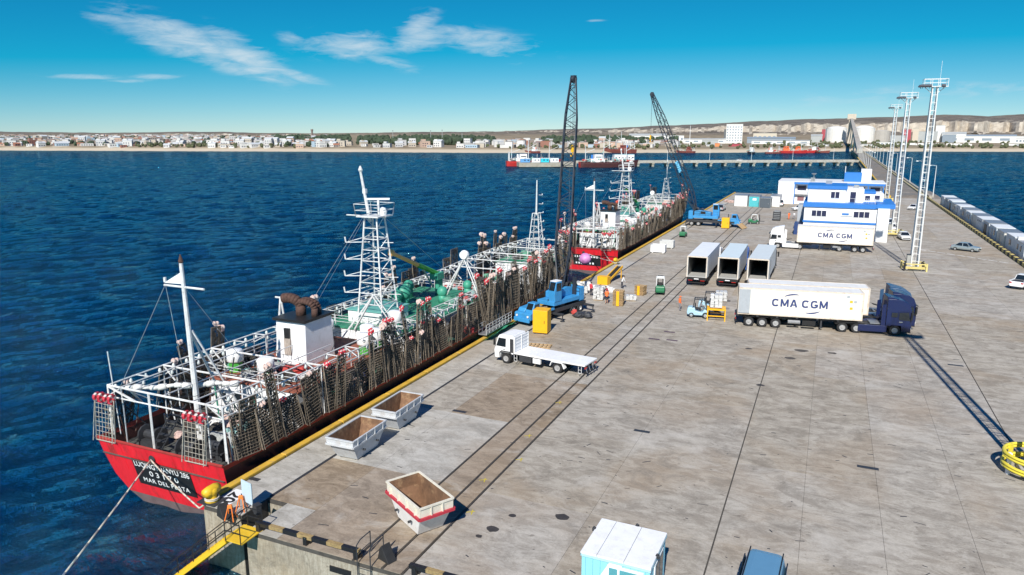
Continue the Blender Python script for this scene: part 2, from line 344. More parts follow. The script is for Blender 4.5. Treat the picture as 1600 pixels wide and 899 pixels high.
# body of the quay: notch at the stairs (x < -26.3 ends at y = 26.2)
prof = [(QX0+.5, 26.2), (-27.4, 26.2), (-27.4, 28.2), (-26.1, 28.2), (-26.1, QY0), (QX1, QY0), (QX1, 300), (20, 300), (20, QY1), (QX0, QY1), (QX0, 26.9)]
mb.prism(prof, -7.0, -.035, axis='z')
quay = struct(mb.build('quay_deck', [joint]))
mb = MB(); prof2 = [(p[0]+(.02 if p[0] > 0 else -.02), p[1]-.02) for p in prof]
mb.prism(prof2, -7.1, -.25, axis='z'); mb.build('quay_wall', wallc, quay)
XL = [QX0+.55, -27.45, -24.1, -19.45, -17.8, -16.7, -10.35, -3.85, .1, 3.95, 8.1, 12.35, 20.2, 28.2, 33.0]
YL = [QY0, 33.9]+[33.9+9.72*k for k in range(1, 15)]+[190, 212, 236, QY1]
SM = {}
for i, (xa, xb) in enumerate(zip(XL, XL[1:])):
    for j, (ya, yb) in enumerate(zip(YL, YL[1:])):
        gp = lambda x_: .04 if x_ in (-3.85, 12.35) else (.085 if x_ in (-19.45, -17.8, -16.7) else (.05 if x_ == -27.45 else .007)); g0, g1 = gp(xa), gp(xb); gy = lambda y_: .016 if abs(y_-72.78) < .2 or abs(y_-131) < 6 else .006
        if xa < -26 and j == 0: ya = 26.9 if xa < -28 else 28.3
        if -28 < xa < -27 and j == 0: ya = 28.3
        m_ = conc
        if xa < -27.5: m_ = conc_l
        elif xa in (-24.1, -27.45) and j in (1,): m_ = conc_l
        elif xa == -24.1 and j in (0, 2): m_ = conc_b
        elif xa == -27.45 and j in (0,): m_ = conc_b
        elif xa in (-19.45, -17.8): m_ = conc_b if j in (0, 1, 2) else conc
        b = MB(); b.bb((xa+g0, ya+gy(ya), -.045), (xb-g1, yb-gy(yb), 0)); b.build('slab', m_, quay)
b = MB(); b.bb((-27.42, 26.25, -.045), (QX0+.6, 26.85, 0)); b.bb((-26.05, QY0+.03, -.045), (-24.12, 28.25, -.002)); b.build('slab', conc_l, quay)
b = MB(); b.bb((20.03, QY1, -.045), (33, 299.9, 0)); b.build('slab', roadm, quay)
# crane rails let into the apron, flush steel strips
railm = M('rail_steel', (.10, .085, .07), .5, metal=.5, var=.3)
for x in (-19.45, -17.8, -16.7):
    b = MB(); b.bb((x-.03, QY0+.1, -.04), (x+.03, 236, .002)); b.build('rail', railm, quay)
b = MB(); b.bb((-27.55, 28.5, -.04), (-27.33, 236, .004)); b.build('cable_slot', darkm, quay)
# yellow timber fender beam along the edge
edge_m = M('edge_yellow', (.56, .34, .035), .75, var=.25, scale=1.2, dirt=.75, dirtcol=(.26, .22, .17), world=True)
yy = 26.9
while yy < 259:
    L_ = 5.9; b = MB(); b.box((QX0+.24, yy+L_/2, .05), (.46+rnd.uniform(-.03, .03), L_-.04, .24)); b.build('edge_beam', edge_m, quay, bevel=.05); yy += L_
# patches and marks
markw = M('road_marking', (.60, .60, .57), .8, var=.2, dirt=.7, dirtcol=(.28, .25, .21), scale=1.0, world=True)
for (x0, y0, x1, y1, wd) in ((15.2, 144.6, 27.0, 134.2, .55), (13.0, 163, 27, 159, .25)):
    d = Vector((x1-x0, y1-y0)); n_ = 9
    for k in range(n_):
        p = Vector((x0, y0))+d*((k+.5)/n_); b = MB(); b.box((p.x, p.y, .004), (d.length/n_*.78, wd*.55, .004), rz=math.atan2(d.y, d.x)); b.build('painted_dash', markw, quay)
plate = M('access_plate', (.09, .055, .075), .6, var=.25)
for (px, py) in ((1046, 519), (1022, 530), (1050, 532), (1003, 674), (1356, 731), (1493, 571), (394, 748), (718, 643)):
    p = G(px, py); b = MB(); b.box((p.x, p.y, .006), (1.1 if px < 1060 else 1.2, .34, .012)); b.build('cover_plate', plate if px in (1046, 1022, 1050) else darkm, quay)
oilm = M('oil_stain', (.05, .043, .037), .55, var=.3)
for (px, py, r) in ((878, 808, .34), (769, 827, .30), (748, 838, .16), (800, 806, .2), (1188, 602, .3), (1235, 560, .4), (1252, 548, .5), (1300, 552, .35), (1170, 545, .3)):
    p = G(px, py); b = MB(); n_ = 12; b.add([(p.x+r*1.25*rnd.uniform(.75, 1.1)*math.cos(a*6.283/n_), p.y+r*rnd.uniform(.7, 1.1)*math.sin(a*6.283/n_), .003) for a in range(n_)], [tuple(range(n_))]); b.build('oil_stain', oilm, quay)
rr = random.Random(31); b = MB()
for k in range(420):                                            # splinters, straps and scraps lying about
    x, y = rr.uniform(-26, 26), 27+70*rr.random()**1.6; l_ = rr.choice((.08, .12, .2, .35, .5))*rr.uniform(.6, 1.3); b.box((x, y, .006), (l_, rr.uniform(.02, .07), .012), rz=rr.gauss(0, .5))
o = b.build('scattered_scraps', darkm, quay); o['kind'] = 'stuff'
ymark = M('chalk_yellow', (.45, .36, .04), .85, var=.3, scale=4)
for (px, py) in ((755, 750), (873, 629), (825, 681), (735, 800), (812, 718)):
    p = G(px, py); b = MB(); b.box((p.x, p.y, .003), (.5, .07, .003), rz=.6); b.box((p.x+.1, p.y, .0045), (.07, .5, .003), rz=.3); b.build('yellow_mark', ymark, quay)
# kerb with yellow and black blocks on the seaward side
kerb = thing('kerb_wall', 'low kerb of alternating yellow and black concrete blocks along the cabins', 'kerb', (28.5, 100, 0))
kw, kb = MB(), MB(); kw.box((0, 0, .3), (.55, 1.46, .6)); kwm = kw.mesh('kerb_block', M('kerb_yellow', (.58, .47, .16), .8, var=.3, scale=2, dirt=.5)); kbm = kw.mesh('kerb_block', M('kerb_black', (.04, .04, .038), .8, var=.4, scale=2))
for k in range(118): link('kerb_block', kwm if k % 2 else kbm, kerb, loc=(-.0008*k, -12+1.5*k, 0), bevel=.04 if k < 60 else 0)

# ---- causeway to the shore
def strip(name, pts_l, pts_r, z, th, mat, parent=None):
    b = MB(); n = len(pts_l)
    vs = [(*p, z) for p in pts_l]+[(*p, z) for p in pts_r]+[(*p, z-th) for p in pts_l]+[(*p, z-th) for p in pts_r]
    fs = []
    for i in range(n-1):
        fs += [(i, n+i, n+i+1, i+1), (2*n+i, 2*n+i+1, 3*n+i+1, 3*n+i), (i, i+1, 2*n+i+1, 2*n+i), (n+i, 3*n+i, 3*n+i+1, n+i+1)]
    fs += [(0, 2*n, 3*n, n), (n-1, 2*n-1, 4*n-1, 3*n-1)]
    return b.add(vs, fs).build(name, mat, parent)
CY0, CY1 = 262.0, 1010.0
def cwl(y): return 17.6+(y-290)*.0035
def cwr(y): return 28.9+(y-290)*.0035
ys = [CY0+.05, 300, 400, 550, 700, 850, CY1]
cw = struct(strip('causeway', [(cwl(y), y) for y in ys], [(cwr(y), y) for y in ys], .01, 1.2, roadm))
for nm, fx, m_ in (('kerb_beam', lambda y: cwl(y), edge_m), ('kerb_beam', lambda y: cwr(y)-.7, M('kerb_pale', (.44, .38, .22), .85, var=.25, scale=.6, world=True))):
    strip(nm, [(fx(y), y) for y in ys], [(fx(y)+.7, y) for y in ys], .5, .5, m_, cw)
strip('parapet', [(cwr(y)+.02, y) for y in ys], [(cwr(y)+.9, y) for y in ys], .95, 2.2, conc_l, cw)
yy = 275
pm = MB(); pm.tube((0, 0, -6), (0, 0, .2), .55, 8); pmm = pm.mesh('pile', wallc)
while yy < 1000:
    b = MB(); b.bb((cwl(yy)-.6, yy-.7, -2.3), (cwr(yy)+.6, yy+.7, -1.2)); b.build('pile_cap', wallc, cw)
    for fx in (.05, .5, .95): link('pile', pmm, cw, loc=(cwl(yy)+(cwr(yy)-cwl(yy))*fx, yy, -1.8))
    yy += 15
# dark timber fender wall on the left flank near the quay
b = MB()
for k in range(40): b.box((cwl(264+k*1.6)-.25, 264+k*1.6, -1.2), (.35, .5, 4.2))
b.build('fender_piles', darkm, cw)
lp = MB(); lp.tube((0, 0, 0), (0, 0, 9.6), .13, 6, r1=.07); lp.path([(0, 0, 9.55), (-.7, 0, 9.75), (-1.5, 0, 9.75)], .05); lpm = lp.mesh('post', M('lamp_post_paint', (.70, .70, .68), .5, var=.1))
lh = MB(); lh.box((-1.75, 0, 9.7), (.75, .28, .14), taper=(.8, .7)); lhm = lh.mesh('lamp_head', steel)
lf = MB(); lf.box((0, 0, .25), (.5, .5, .5)); lfm = lf.mesh('footing', conc_l)
for side, y0, n in ((0, 445, 11), (1, 256, 14)):
    for k in range(n):
        y = y0+k*(40 if side else 30); x = cwl(y)+.9 if not side else cwr(y)+.45
        t = thing('street_lamp', 'slim white lamp post standing on the '+('pale parapet' if side else 'yellow kerb')+' of the long causeway', 'street lamp', (x, y, .5 if not side else .95), math.pi if not side else 0, 'lamp posts along the '+('parapet' if side else 'yellow kerb'))
        link('post', lpm, t); link('lamp_head', lhm, t); link('footing', lfm, t)

# ---- land across the bay: beach, flats, bluffs and the plateau behind
ridge = [(-500, 206), (0, 206), (160, 208), (300, 206), (400, 208), (520, 209), (640, 208), (760, 207), (850, 203), (950, 201), (1060, 196), (1150, 192), (1250, 188), (1330, 186), (1400, 184), (1470, 181), (1540, 183), (1600, 180), (2100, 182)]
shore_px = [(-500, 234.5), (0, 235.5), (400, 237), (800, 239.5), (1150, 239), (1330, 237), (1600, 237.5), (2100, 238)]
cliff_px = [(-500, 0), (180, 0), (260, .55), (330, .6), (420, .3), (500, .1), (700, .1), (780, .5), (900, .75), (1060, .9), (1600, 1), (2100, 1)]
def interp(tab, x): return float(np.interp(x, [a for a, _ in tab], [b for _, b in tab]))
def azdir(px):
    d = ray(px, 215); return Vector((d.x, d.y)).normalized()
def shore_dist(px):
    g = G(px, interp(shore_px, px), WATER); return math.hypot(g.x, g.y)
def fbm(x, y, s, seed=0):
    v = 0
    for k in range(4):
        f = s*(2.03**k); v += (math.sin(x*f*1.7+seed+1.3*math.sin(y*f*1.1+k))+math.sin(y*f*1.9-seed*2+1.7*math.sin(x*f*.8+2*k)))*.5/(1.9**k)
    return v/2
def ground_h(px, dist):
    """height of the land at a bearing (photo column) and distance"""
    sd = shore_dist(px); e = dist-sd
    if e < 0: return WATER-1.0-min(-e*.05, 3)
    cl = interp(cliff_px, px); ry = interp(ridge, px)
    left = max(0, min(1, (700-px)/500)); dd = azdir(px); cf = dd.x*-math.sin(yaw)+dd.y*math.cos(yaw)
    zy = lambda y_, e_: CH+(HZ-y_)*(sd+e_)*cf/FPX                    # height that shows at photo row y_
    yc = 206.5+6.0*left; yt = yc+(ry-yc)*(.30+.30*cl)
    pts = [(0, WATER-.6), (10, WATER+.5), (28, -1.0), (45, 1.6+.8*left), (120, 3), (400, 5.0+1.5*left), (800, 8+1.5*left), (1200, 12), (1480, zy(yc+1.2, 1480)), (1500, zy(yc, 1500)), (1560, zy(yt, 1560)), (2600, zy(ry, 2600)), (6000, zy(ry, 2600)-30)]
    return float(np.interp(e, [a for a, _ in pts], [b for _, b in pts]))
def land_mat():
    m = bpy.data.materials.new('scrub_and_cliff'); m.use_nodes = True; t = m.node_tree; b = t.nodes['Principled BSDF']; b.inputs['Roughness'].default_value = .95; b.inputs['Specular IOR Level'].default_value = .1
    geo = t.nodes.new('ShaderNodeNewGeometry'); sx = nn(t, 'ShaderNodeSeparateXYZ'); t.links.new(geo.outputs['True Normal'], sx.inputs[0]); sp = nn(t, 'ShaderNodeSeparateXYZ'); t.links.new(geo.outputs['Position'], sp.inputs[0])
    def rng(fac, a, b_, lo=0, hi=1):
        r = nn(t, 'ShaderNodeMapRange'); r.inputs[1].default_value = a; r.inputs[2].default_value = b_; r.inputs[3].default_value = lo; r.inputs[4].default_value = hi; t.links.new(fac, r.inputs[0]); return r.outputs[0]
    def noise(sc, d=6):
        n = nn(t, 'ShaderNodeTexNoise', i_Scale=sc, i_Detail=d, i_Roughness=.65); t.links.new(geo.outputs['Position'], n.inputs['Vector']); return n.outputs['Fac']
    def mixc(f, c0, c1):
        x = nn(t, 'ShaderNodeMix', data_type='RGBA'); t.links.new(f, x.inputs[0])
        for k, c in ((6, c0), (7, c1)):
            if isinstance(c, tuple): x.inputs[k].default_value = (*c, 1)
            else: t.links.new(c, x.inputs[k])
        return x.outputs[2]
    scrub = mixc(rng(noise(.012), .4, .62), (.115, .098, .088), (.215, .185, .150))
    scrub = mixc(rng(noise(.05), .52, .66), scrub, (.075, .075, .052))
    flat = mixc(rng(noise(.03), .4, .6), (.30, .245, .17), (.20, .165, .115))
    low = rng(sp.outputs['Z'], 14, 24)
    base = mixc(low, flat, scrub)
    n3 = noise(.02, 5); ad = nn(t, 'ShaderNodeMath', operation='MULTIPLY_ADD'); t.links.new(n3, ad.inputs[0]); ad.inputs[1].default_value = .30; t.links.new(sx.outputs['Z'], ad.inputs[2])
    steep = rng(ad.outputs[0], 1.06, 1.12, 1, 0)
    base = mixc(steep, base, mixc(rng(noise(.04), .4, .6), (.50, .45, .37), (.38, .33, .265)))
    beach = rng(sp.outputs['Z'], -1.2, 1.2, 1, 0); base = mixc(beach, base, (.50, .43, .33))
    t.links.new(base, b.inputs['Base Color']); return m
def make_land():
    pxs = np.arange(-500, 2101, 5.0)
    rows = []
    es = [-60, -10, 0, 10, 28, 45, 70, 120, 200, 300, 400, 550, 800, 1100, 1350, 1440, 1470, 1500, 1512, 1525, 1540, 1555, 1570, 1600, 1680, 1800, 1950, 2100, 2300, 2600, 3200, 6000]
    P = np.zeros((len(es), len(pxs), 3))
    for j, px in enumerate(pxs):
        d = azdir(px); sd = shore_dist(px); cl = interp(cliff_px, px)
        gul = fbm(px*.03, 0, 1, 3)*150*cl+fbm(px*.11, 2, 1, 1)*60*cl+fbm(px*.3, 4, 1, 7)*18*cl
        for i, e in enumerate(es):
            ee = e+(gul if 1400 < e < 1700 else (gul*.4 if e >= 1700 and e < 2300 else 0)); h = ground_h(px, sd+e)
            x, y = d.x*(sd+ee), d.y*(sd+ee)
            if e >= 70: h += fbm(x, y, .006, 5)*(.8 if e < 900 else 1.5)+fbm(x, y, .02, 2)*(.3 if e < 900 else 2.2)
            if 1505 < e < 1600: h += fbm(px*.11, e*.03, 1, 9)*7*cl
            P[i, j] = (x, y, h)
    struct(link('land', np_grid('land', P, land_mat(), smooth=False)))
make_land()
def on_land(px, e):
    d = azdir(px); dist = shore_dist(px)+e; h = ground_h(px, dist); return Vector((d.x*dist, d.y*dist, h))
# ================================================================ THE SQUID SHIPS
hull_red = M('hull_red', (.66, .012, .022), .5, var=.22, scale=.55, dirt=.85, dirtcol=(.11, .030, .022), stretch=(2.0, 2.0, .38), grime=1.6, bump=.6)
hull_side = M('hull_side', (.045, .014, .014), .55, var=.3, scale=.6, dirt=.6, dirtcol=(.10, .035, .02), stretch=(1, 1, .3))  # dark maroon with the shade on the hull sides put into the colour
boot = M('boot_topping', (.13, .085, .085), .8, var=.3, scale=1.2)
gunw = M('gunwale_red', (.30, .03, .022), .6, var=.3, scale=1, dirt=.6, dirtcol=(.09, .04, .03))
deckm = M('ship_deck', (.075, .078, .072), .85, var=.4, scale=.8, dirt=.5, dirtcol=(.14, .07, .04))
green = M('deck_green', (.035, .22, .125), .6, var=.25, scale=.9, dirt=.4, dirtcol=(.10, .12, .09))
green_l = M('machine_green', (.05, .30, .20), .5, var=.2, scale=2)
teal = M('teal_tarp', (.12, .36, .32), .7, var=.2, scale=3)
rackm = M('rack_wire', (.20, .165, .125), .75, metal=.2, var=.5, scale=5, dirt=.6, dirtcol=(.07, .035, .018), rand=.35)
rackp = M('rack_wire_pale', (.40, .37, .31), .6, var=.3, scale=5, dirt=.6, dirtcol=(.20, .11, .05), rand=.2)
netm = M('rack_netting', (.055, .045, .034), .95, var=.6, scale=7, dirt=.7, dirtcol=(.13, .10, .07), rand=.4)
f_red = M('float_red', (.50, .02, .04), .4, var=.2, scale=9, dirt=.25, dirtcol=(.75, .70, .68))
f_pale = M('float_pale', (.66, .48, .42), .5, var=.2, scale=9, dirt=.4, dirtcol=(.5, .08, .07))
f_or = M('float_orange', (.72, .13, .03), .5, var=.2, scale=9)
brown = M('red_oxide', (.27, .085, .05), .75, var=.3, scale=2)
rust = M('exhaust_rust', (.075, .038, .028), .85, var=.5, scale=5)
bulb = M('lamp_bulb', (.62, .66, .64), .12, var=.1)
bluep = M('blue_drum', (.03, .10, .42), .45)
oran = M('crane_orange', (.85, .42, .13), .5, dirt=.3)
gcrane = M('crane_green', (.06, .34, .05), .5, var=.15)
cloths = [M('sack_white', (.62, .62, .60), .8, var=.25, scale=6), M('sack_green', (.10, .27, .19), .85, var=.3, scale=6), M('sack_grey', (.30, .31, .30), .9, var=.4, scale=6),
          M('sack_teal', (.22, .38, .36), .85, var=.3, scale=6), M('sack_red', (.48, .06, .05), .8, var=.3, scale=6), M('sack_pink', (.50, .36, .32), .85, var=.3, scale=6), M('net_dark', (.045, .042, .036), .95, var=.5, scale=6)]

def rack_mesh(w, h, nx, nz, mat, seed, net=.5):
    """folded jigging rack: pipe frame, wire grid, torn netting; stands in the XZ plane, foot at z = 0"""
    r_ = random.Random(seed); b = MB()
    for x in (-w/2, w/2): b.tube((x, 0, 0), (x, 0, h), .035, 4)
    for z in (0, h): b.tube((-w/2, 0, z), (w/2, 0, z), .035, 4)
    for i in range(1, nx): x = -w/2+w*i/nx; b.tube((x, .02, 0), (x+r_.uniform(-.04, .04), .02, h), .017, 3, cap=False)
    for i in range(1, nz): z = h*i/nz; b.tube((-w/2, -.02, z), (w/2, -.02, z+r_.uniform(-.04, .04)), .017, 3, cap=False)
    b.tube((-w/2, -.22, 0), (-w/2, -.03, h*.9), .025, 4); b.tube((w/2, -.22, 0), (w/2, -.03, h*.9), .025, 4)
    me = None
    nb = MB()                                     # netting: cells of the grid that are filled
    for i in range(nx*2):
        for j in range(nz*2):
            if r_.random() < net*(.93+.35*math.sin(i*.9+seed)*math.sin(j*.5+seed*2)):
                x0, x1 = -w/2+w*i/(nx*2), -w/2+w*(i+1)/(nx*2); z0, z1 = h*j/(nz*2), h*(j+1)/(nz*2); y = .05+r_.uniform(-.02, .05)
                nb.add([(x0, y, z0), (x1, y, z0), (x1, y+r_.uniform(-.03, .03), z1), (x0, y, z1)], [(0, 1, 2, 3)])
    return b.mesh('jigging_rack', mat), nb.mesh('netting', netm)
RACKS = [rack_mesh(1.9, 3.0, 8, 14, rackm, s, .92) for s in range(4)]
RACKP = rack_mesh(1.7, 2.75, 6, 9, rackp, 11, .10)
TALLS = [rack_mesh(.66, 4.7, 3, 18, rackm, 20+s, .95) for s in range(3)]
def roller_mesh(m1, m2, seed):
    rr = random.Random(seed); b = MB()
    for (x, dz) in ((-.2, 0), (.22, .05)):
        n = 10
        for k in range(n):                                     # fan of coloured wedges: an elliptical jig drum
            a0, a1 = 2*math.pi*k/n, 2*math.pi*(k+1)/n; b.cur = 1 if (k % 3 == 0) else 0; q = .27*rr.uniform(.9, 1.08)
            f = lambda a, r: (0.0+math.cos(a)*r, dz+math.sin(a)*r)
            A, B = f(a0, q), f(a1, q); o_ = (0, dz)
            vs = [(x-.1, *o_), (x-.1, *A), (x-.1, *B), (x+.1, *o_), (x+.1, *A), (x+.1, *B), (x, A[0]*1.12, dz+(A[1]-dz)*1.12), (x, B[0]*1.12, dz+(B[1]-dz)*1.12)]
            b.add(vs, [(0, 1, 2), (3, 5, 4), (1, 6, 7, 2), (6, 4, 5, 7)])
    b.cur = 0; b.tube((-.45, 0, 0), (.45, 0, 0), .06, 5); b.box((0, .1, -.2), (.5, .22, .3))
    return b.mesh('roller', [m1, m2])
f_wh = M('float_white', (.58, .50, .47), .5, var=.15, scale=9)
FL = {'r': roller_mesh(f_red, f_wh, 1), 'p': roller_mesh(f_pale, f_wh, 2), 'o': roller_mesh(f_or, f_red, 3)}
lb = MB(); lb.smooth = True; lb.lathe([(.0, -.36), (.10, -.30), (.13, -.18), (.08, -.05), (.05, 0), (0, 0)], 7); LAMP = lb.mesh('fishing_lamp', bulb)
lump_meshes = []
for k, m_ in enumerate(cloths):
    for q in range(2):
        lbm = MB(); rr = random.Random(k*7+q)
        for z in range(4): lbm.ball((rr.uniform(-.5, .5), rr.uniform(-.5, .5), rr.uniform(.1, .35)), rr.uniform(.3, .55), 8, 5, jit=.22, sc=(1, 1, .6), rr=rr)
        lump_meshes.append(lbm.mesh('sack_pile', m_))

def ship(label, cx, y0, seed, name_txt, hr=hull_red, tall_every=3, first=True):
    r_ = random.Random(seed); L, D = 75.0, 4.5
    S = thing('fishing_ship', label, 'ship', (cx, y0, WATER))
    def bd(t): return float(np.interp(t, [0, .05, .12, .7, .8, .9, .96, 1], [5.35, 5.5, 5.6, 5.6, 5.1, 3.5, 1.7, .12]))
    def bw(t): return float(np.interp(t, [0, .04, .12, .25, .68, .8, .9, .97, 1], [3.3, 4.2, 5.0, 5.3, 5.2, 3.9, 2.0, .5, .06]))
    def zd(t): return D+float(np.interp(t, [0, .5, .75, 1], [0, .1, .7, 2.2]))
    N = 44; ts = [i/N for i in range(N+1)]
    LV = [(-2.2, .0), (-1.0, .45), (0, 1), (.45, 1)]
    def sec(t):
        d, w_, z_ = bd(t), bw(t), zd(t); a = max(0, 1-t/.12); fl = lambda q, p: q+(p-q)*a; out = [(w_*.1, -2.4), (w_*.75, -1.3), (w_, 0), (w_+(d-w_)*fl(.22, .40), .55), (w_+(d-w_)*fl(.55, .80), z_*.38), (w_+(d-w_)*fl(.85, .955), z_*.7), (d, z_-.32), (d+.05, z_)]
        return out
    def yoff(t, z, zt):                                        # raked transom and stem
        return (max(0, (zt-z))*.24)*max(0, 1-t/.06)+(z-zt)*.55*max(0, (t-.9)/.1)
    K = 8
    def skin(q0, q1, name, mat):
        b = MB(); b.smooth = False
        for s in (-1, 1):
            vs = []
            for t in ts:
                sc = sec(t)
                for q in range(q0, q1+1): vs.append((s*sc[q][0], t*L+yoff(t, sc[q][1], sc[-1][1]), sc[q][1]))
            k = q1-q0+1; b.add(vs, [(i*k+q, i*k+q+1, (i+1)*k+q+1, (i+1)*k+q) for i in range(N) for q in range(k-1)])
        return b.build(name, mat, S)
    skin(0, 3, 'boot_topping', boot); skin(3, 6, 'hull', hull_side); skin(6, 7, 'gunwale', gunw)
    sc = sec(0); b = MB(); pts = [(x, yoff(0, z, D), z) for x, z in sc[3:]]; pts = pts+[(-x, y, z) for x, y, z in reversed(pts)]
    b.add(pts, [tuple(range(len(pts)))]); tr = b.build('transom', hr, S)
    b = MB(); pts = [(x, yoff(0, z, D), z) for x, z in sc[:4]]; pts = pts+[(-x, y, z) for x, y, z in reversed(pts)]; b.add(pts, [tuple(range(len(pts)))]); b.build('boot_topping', boot, S)
    b = MB(); b.tube((-5.4, -.02, D+.02), (5.4, -.02, D+.02), .09, 6); b.build('stern_rail', gunw, S)
    for x in (-3.4, -1.1, 1.2, 3.5):                          # plate seams of the transom
        b = MB(); zq = 1.5 if abs(x) < 3 else 2.4; b.tube((x, yoff(0, zq, D)-.004, zq), (x, yoff(0, D-.1, D)-.004, D-.1), .014, 4); b.build("weld_seam", hr, S)
    # name board on the transom
    ang = math.atan(.24)
    brd = MB(); brd.box((0, 0, 0), (5.0, .02, 2.0)); bo = brd.build('name_board', black_p, S); bo.location = (-.2, .24*(D-2.45)-.03, 2.45); bo.rotation_euler = (ang, 0, 0)
    lw = M('name_white', (.8, .8, .8), .5, var=.1)
    for i, (tx, sz, wd, sp_) in enumerate(name_txt):
        me = text_mesh(tx, lw, sz*1.12, 1, .0, .006, spacing=sp_); xs_ = [v.co.x for v in me.vertices]; me.transform(Matrix.Diagonal((wd/(max(xs_)-min(xs_)), 1, 1, 1)) @ Matrix.Translation((-(max(xs_)+min(xs_))/2, 0, 0)))
        o = link('lettering', me, bo, loc=(0, -.012, .62-.6*i), rot=(math.pi/2, 0, 0))
    if not name_txt:                                           # writing too worn to read: pale remnants of three lines
        for i, (x0, n_) in enumerate(((-2.1, 9), (-1.2, 4), (-1.9, 7))):
            b = MB()
            for k in range(n_): b.box((x0+k*.5+r_.uniform(-.03, .03), -.014, .6-.6*i), (r_.uniform(.2, .34), .008, r_.uniform(.26, .42)))
            b.build('worn_lettering', lw, bo)['kind'] = 'stuff'
    fb = MB(); fb.lathe([(.12, -.05), (.26, -.05), (.26, .05), (.12, .05)], 10, axis='y'); fo = fb.build('fairlead', darkm, S); fo.location = (-.7, .16, D-.75)
    # decks
    b = MB(); vs = []
    for t in ts: d = bd(t)-.15; vs += [(-d, t*L+.1, zd(t)-1.1), (d, t*L+.1, zd(t)-1.1)]
    b.add(vs, [(2*i, 2*i+1, 2*i+3, 2*i+2) for i in range(N)]); b.build('main_deck', deckm, S)
    # houses -----------------------------------------------------------
    zm = D-1.1
    def house(name, x0, x1, ya, yb, za, zb, mat, roof=None, ov=.12):
        b = MB(); b.bb((x0, ya, za), (x1, yb, zb)); h = b.build(name, mat, S)
        if roof:
            b = MB(); b.bb((x0-ov, ya-ov, zb), (x1+ov, yb+ov, zb+.1)); b.build('deck_plate', roof, S)
        return h
    house('aft_house', -4.1, 4.1, 8.2, 20.6, zm, D+1.55, white, brown)
    house('bridge_house', -4.4, 4.4, 21.4, 39.0, zm, D+2.3, white, green)
    house('chart_house', -2.6, 1.4, 23.2, 27.0, D+2.4, D+3.5, white, teal)
    fc = house('forecastle', -3.6, 3.6, 57.0, 65.0, zm, D+2.4, white, green)
    house('fore_house', -3.3, 3.3, 41.5, 47.0, zm, D+1.5, white, deckm)
    # bridge windows, doors: dark panes in the near and far walls
    for s in (-1, 1):
        for k in range(9):
            b = MB(); b.box((s*4.41, 22.8+k*1.75, D+1.25), (.04, .8, .75)); b.build('window', glass, S)
        for yq in (10.0, 15.0): b = MB(); b.box((s*4.11, yq, D+.2), (.05, .75, 1.7)); b.build('door', steel, S)
    for k in range(5):
        b = MB(); b.box((-3.2+k*1.6, 39.02, D+1.3), (1.1, .04, .75)); b.build('window', glass, S)
        b = MB(); b.box((-2.8+k*1.4, 8.18, D+.4), (.55, .04, .6)); b.build('window', glass, S)
    # funnel
    fz = D+1.65; b = MB(); b.box((-.2, 14.4, fz+1.75), (2.9, 3.5, 3.5), taper=(.96, .9)); fn = b.build('funnel', clean, S, bevel=.05)
    b = MB(); b.box((-.2, 14.4, fz+3.58), (3.1, 3.6, .2)); b.build('funnel_cap', black_p, fn)
    b = MB(); b.box((-.45, 12.68, fz+2.55), (.5, .16, .8)); b.build('vent_louvre', black_p, fn)
    b = MB(); b.box((-.45, 12.655, fz+1.5), (.62, .1, 1.3)); b.build('soot_stain', M('soot_streak', (.33, .28, .24), .8, var=.5, scale=4, stretch=(3, 1, .5)), fn)
    for (x, y, h, r) in ((-.3, 14.2, 1.25, .40), (.55, 15.2, .8, .27), (.95, 14.3, 1.0, .26)):
        b = MB(); b.smooth = True; pts = [(x, y, fz+3.6), (x, y, fz+3.6+h*.7)]+[(x-(.55+r)*(1-math.cos(a)), y-.12*a, fz+3.6+h*.7+.5*math.sin(a)) for a in (.3, .6, .9, 1.2, 1.5, 1.8, 2.1)]
        b.path(pts, r, 9); b.build('exhaust_pipe', rust, fn)
    # masts ------------------------------------------------------------
    def lattice(b, x, y, z0, z1, w0, w1, n, r=.06, cross=True):
        P = lambda k, sx_, sy_: (x+sx_*(w0+(w1-w0)*k/n)/2, y+sy_*(w0+(w1-w0)*k/n)/2, z0+(z1-z0)*k/n)
        cs = [(-1, -1), (1, -1), (1, 1), (-1, 1)]
        for c in cs: b.tube(P(0, *c), P(n, *c), r, 5)
        for k in range(1, n+1):
            for i in range(4):
                b.tube(P(k, *cs[i]), P(k, *cs[(i+1) % 4]), r*.6, 4)
                if cross and (k+i) % 2: b.tube(P(k-1, *cs[i]), P(k, *cs[(i+1) % 4]), r*.45, 3)
    # stern mast: pole, raked ladder leg, yard, wind plate, stays
    my, mt = 3.4, 15.75; b = MB(); b.tube((0, my, zm), (0, my-.25, mt), .24, 8, r1=.12); mz = b.build('stern_mast', pipe, S)
    b = MB()
    for x in (-.35, .35): b.tube((x*.3, my, mt*.72), (x*2.2, my+3.6, zm+.4), .08, 5)
    for k in range(1, 9): f = k/9; w_ = .1+.66*f; b.tube((-w_, my+3.6*f, mt*.72+(zm+.4-mt*.72)*f), (w_, my+3.6*f, mt*.72+(zm+.4-mt*.72)*f), .045, 4)
    b.build('ladder_leg', pipe, mz)
    b = MB(); b.tube((-1.7, my-.2, mt-1.55), (1.7, my-.2, mt-1.55), .07, 6); b.tube((-1.6, my-.2, mt-1.35), (-1.6, my-.2, mt-1.05), .1, 6); b.build('yard', pipe, mz)
    b = MB(); b.prism([(-1.65, mt-1.4), (0, mt-1.35), (0, mt-.55)], my-.24, my-.2, axis='y'); b.build('wind_plate', clean, mz)
    b = MB(); b.lathe([(.12, 0), (.16, .1), (.1, .3), (.02, .55)], 7, c=(0, my-.25, mt)); b.build('mast_light', rust, mz)
    b = MB()
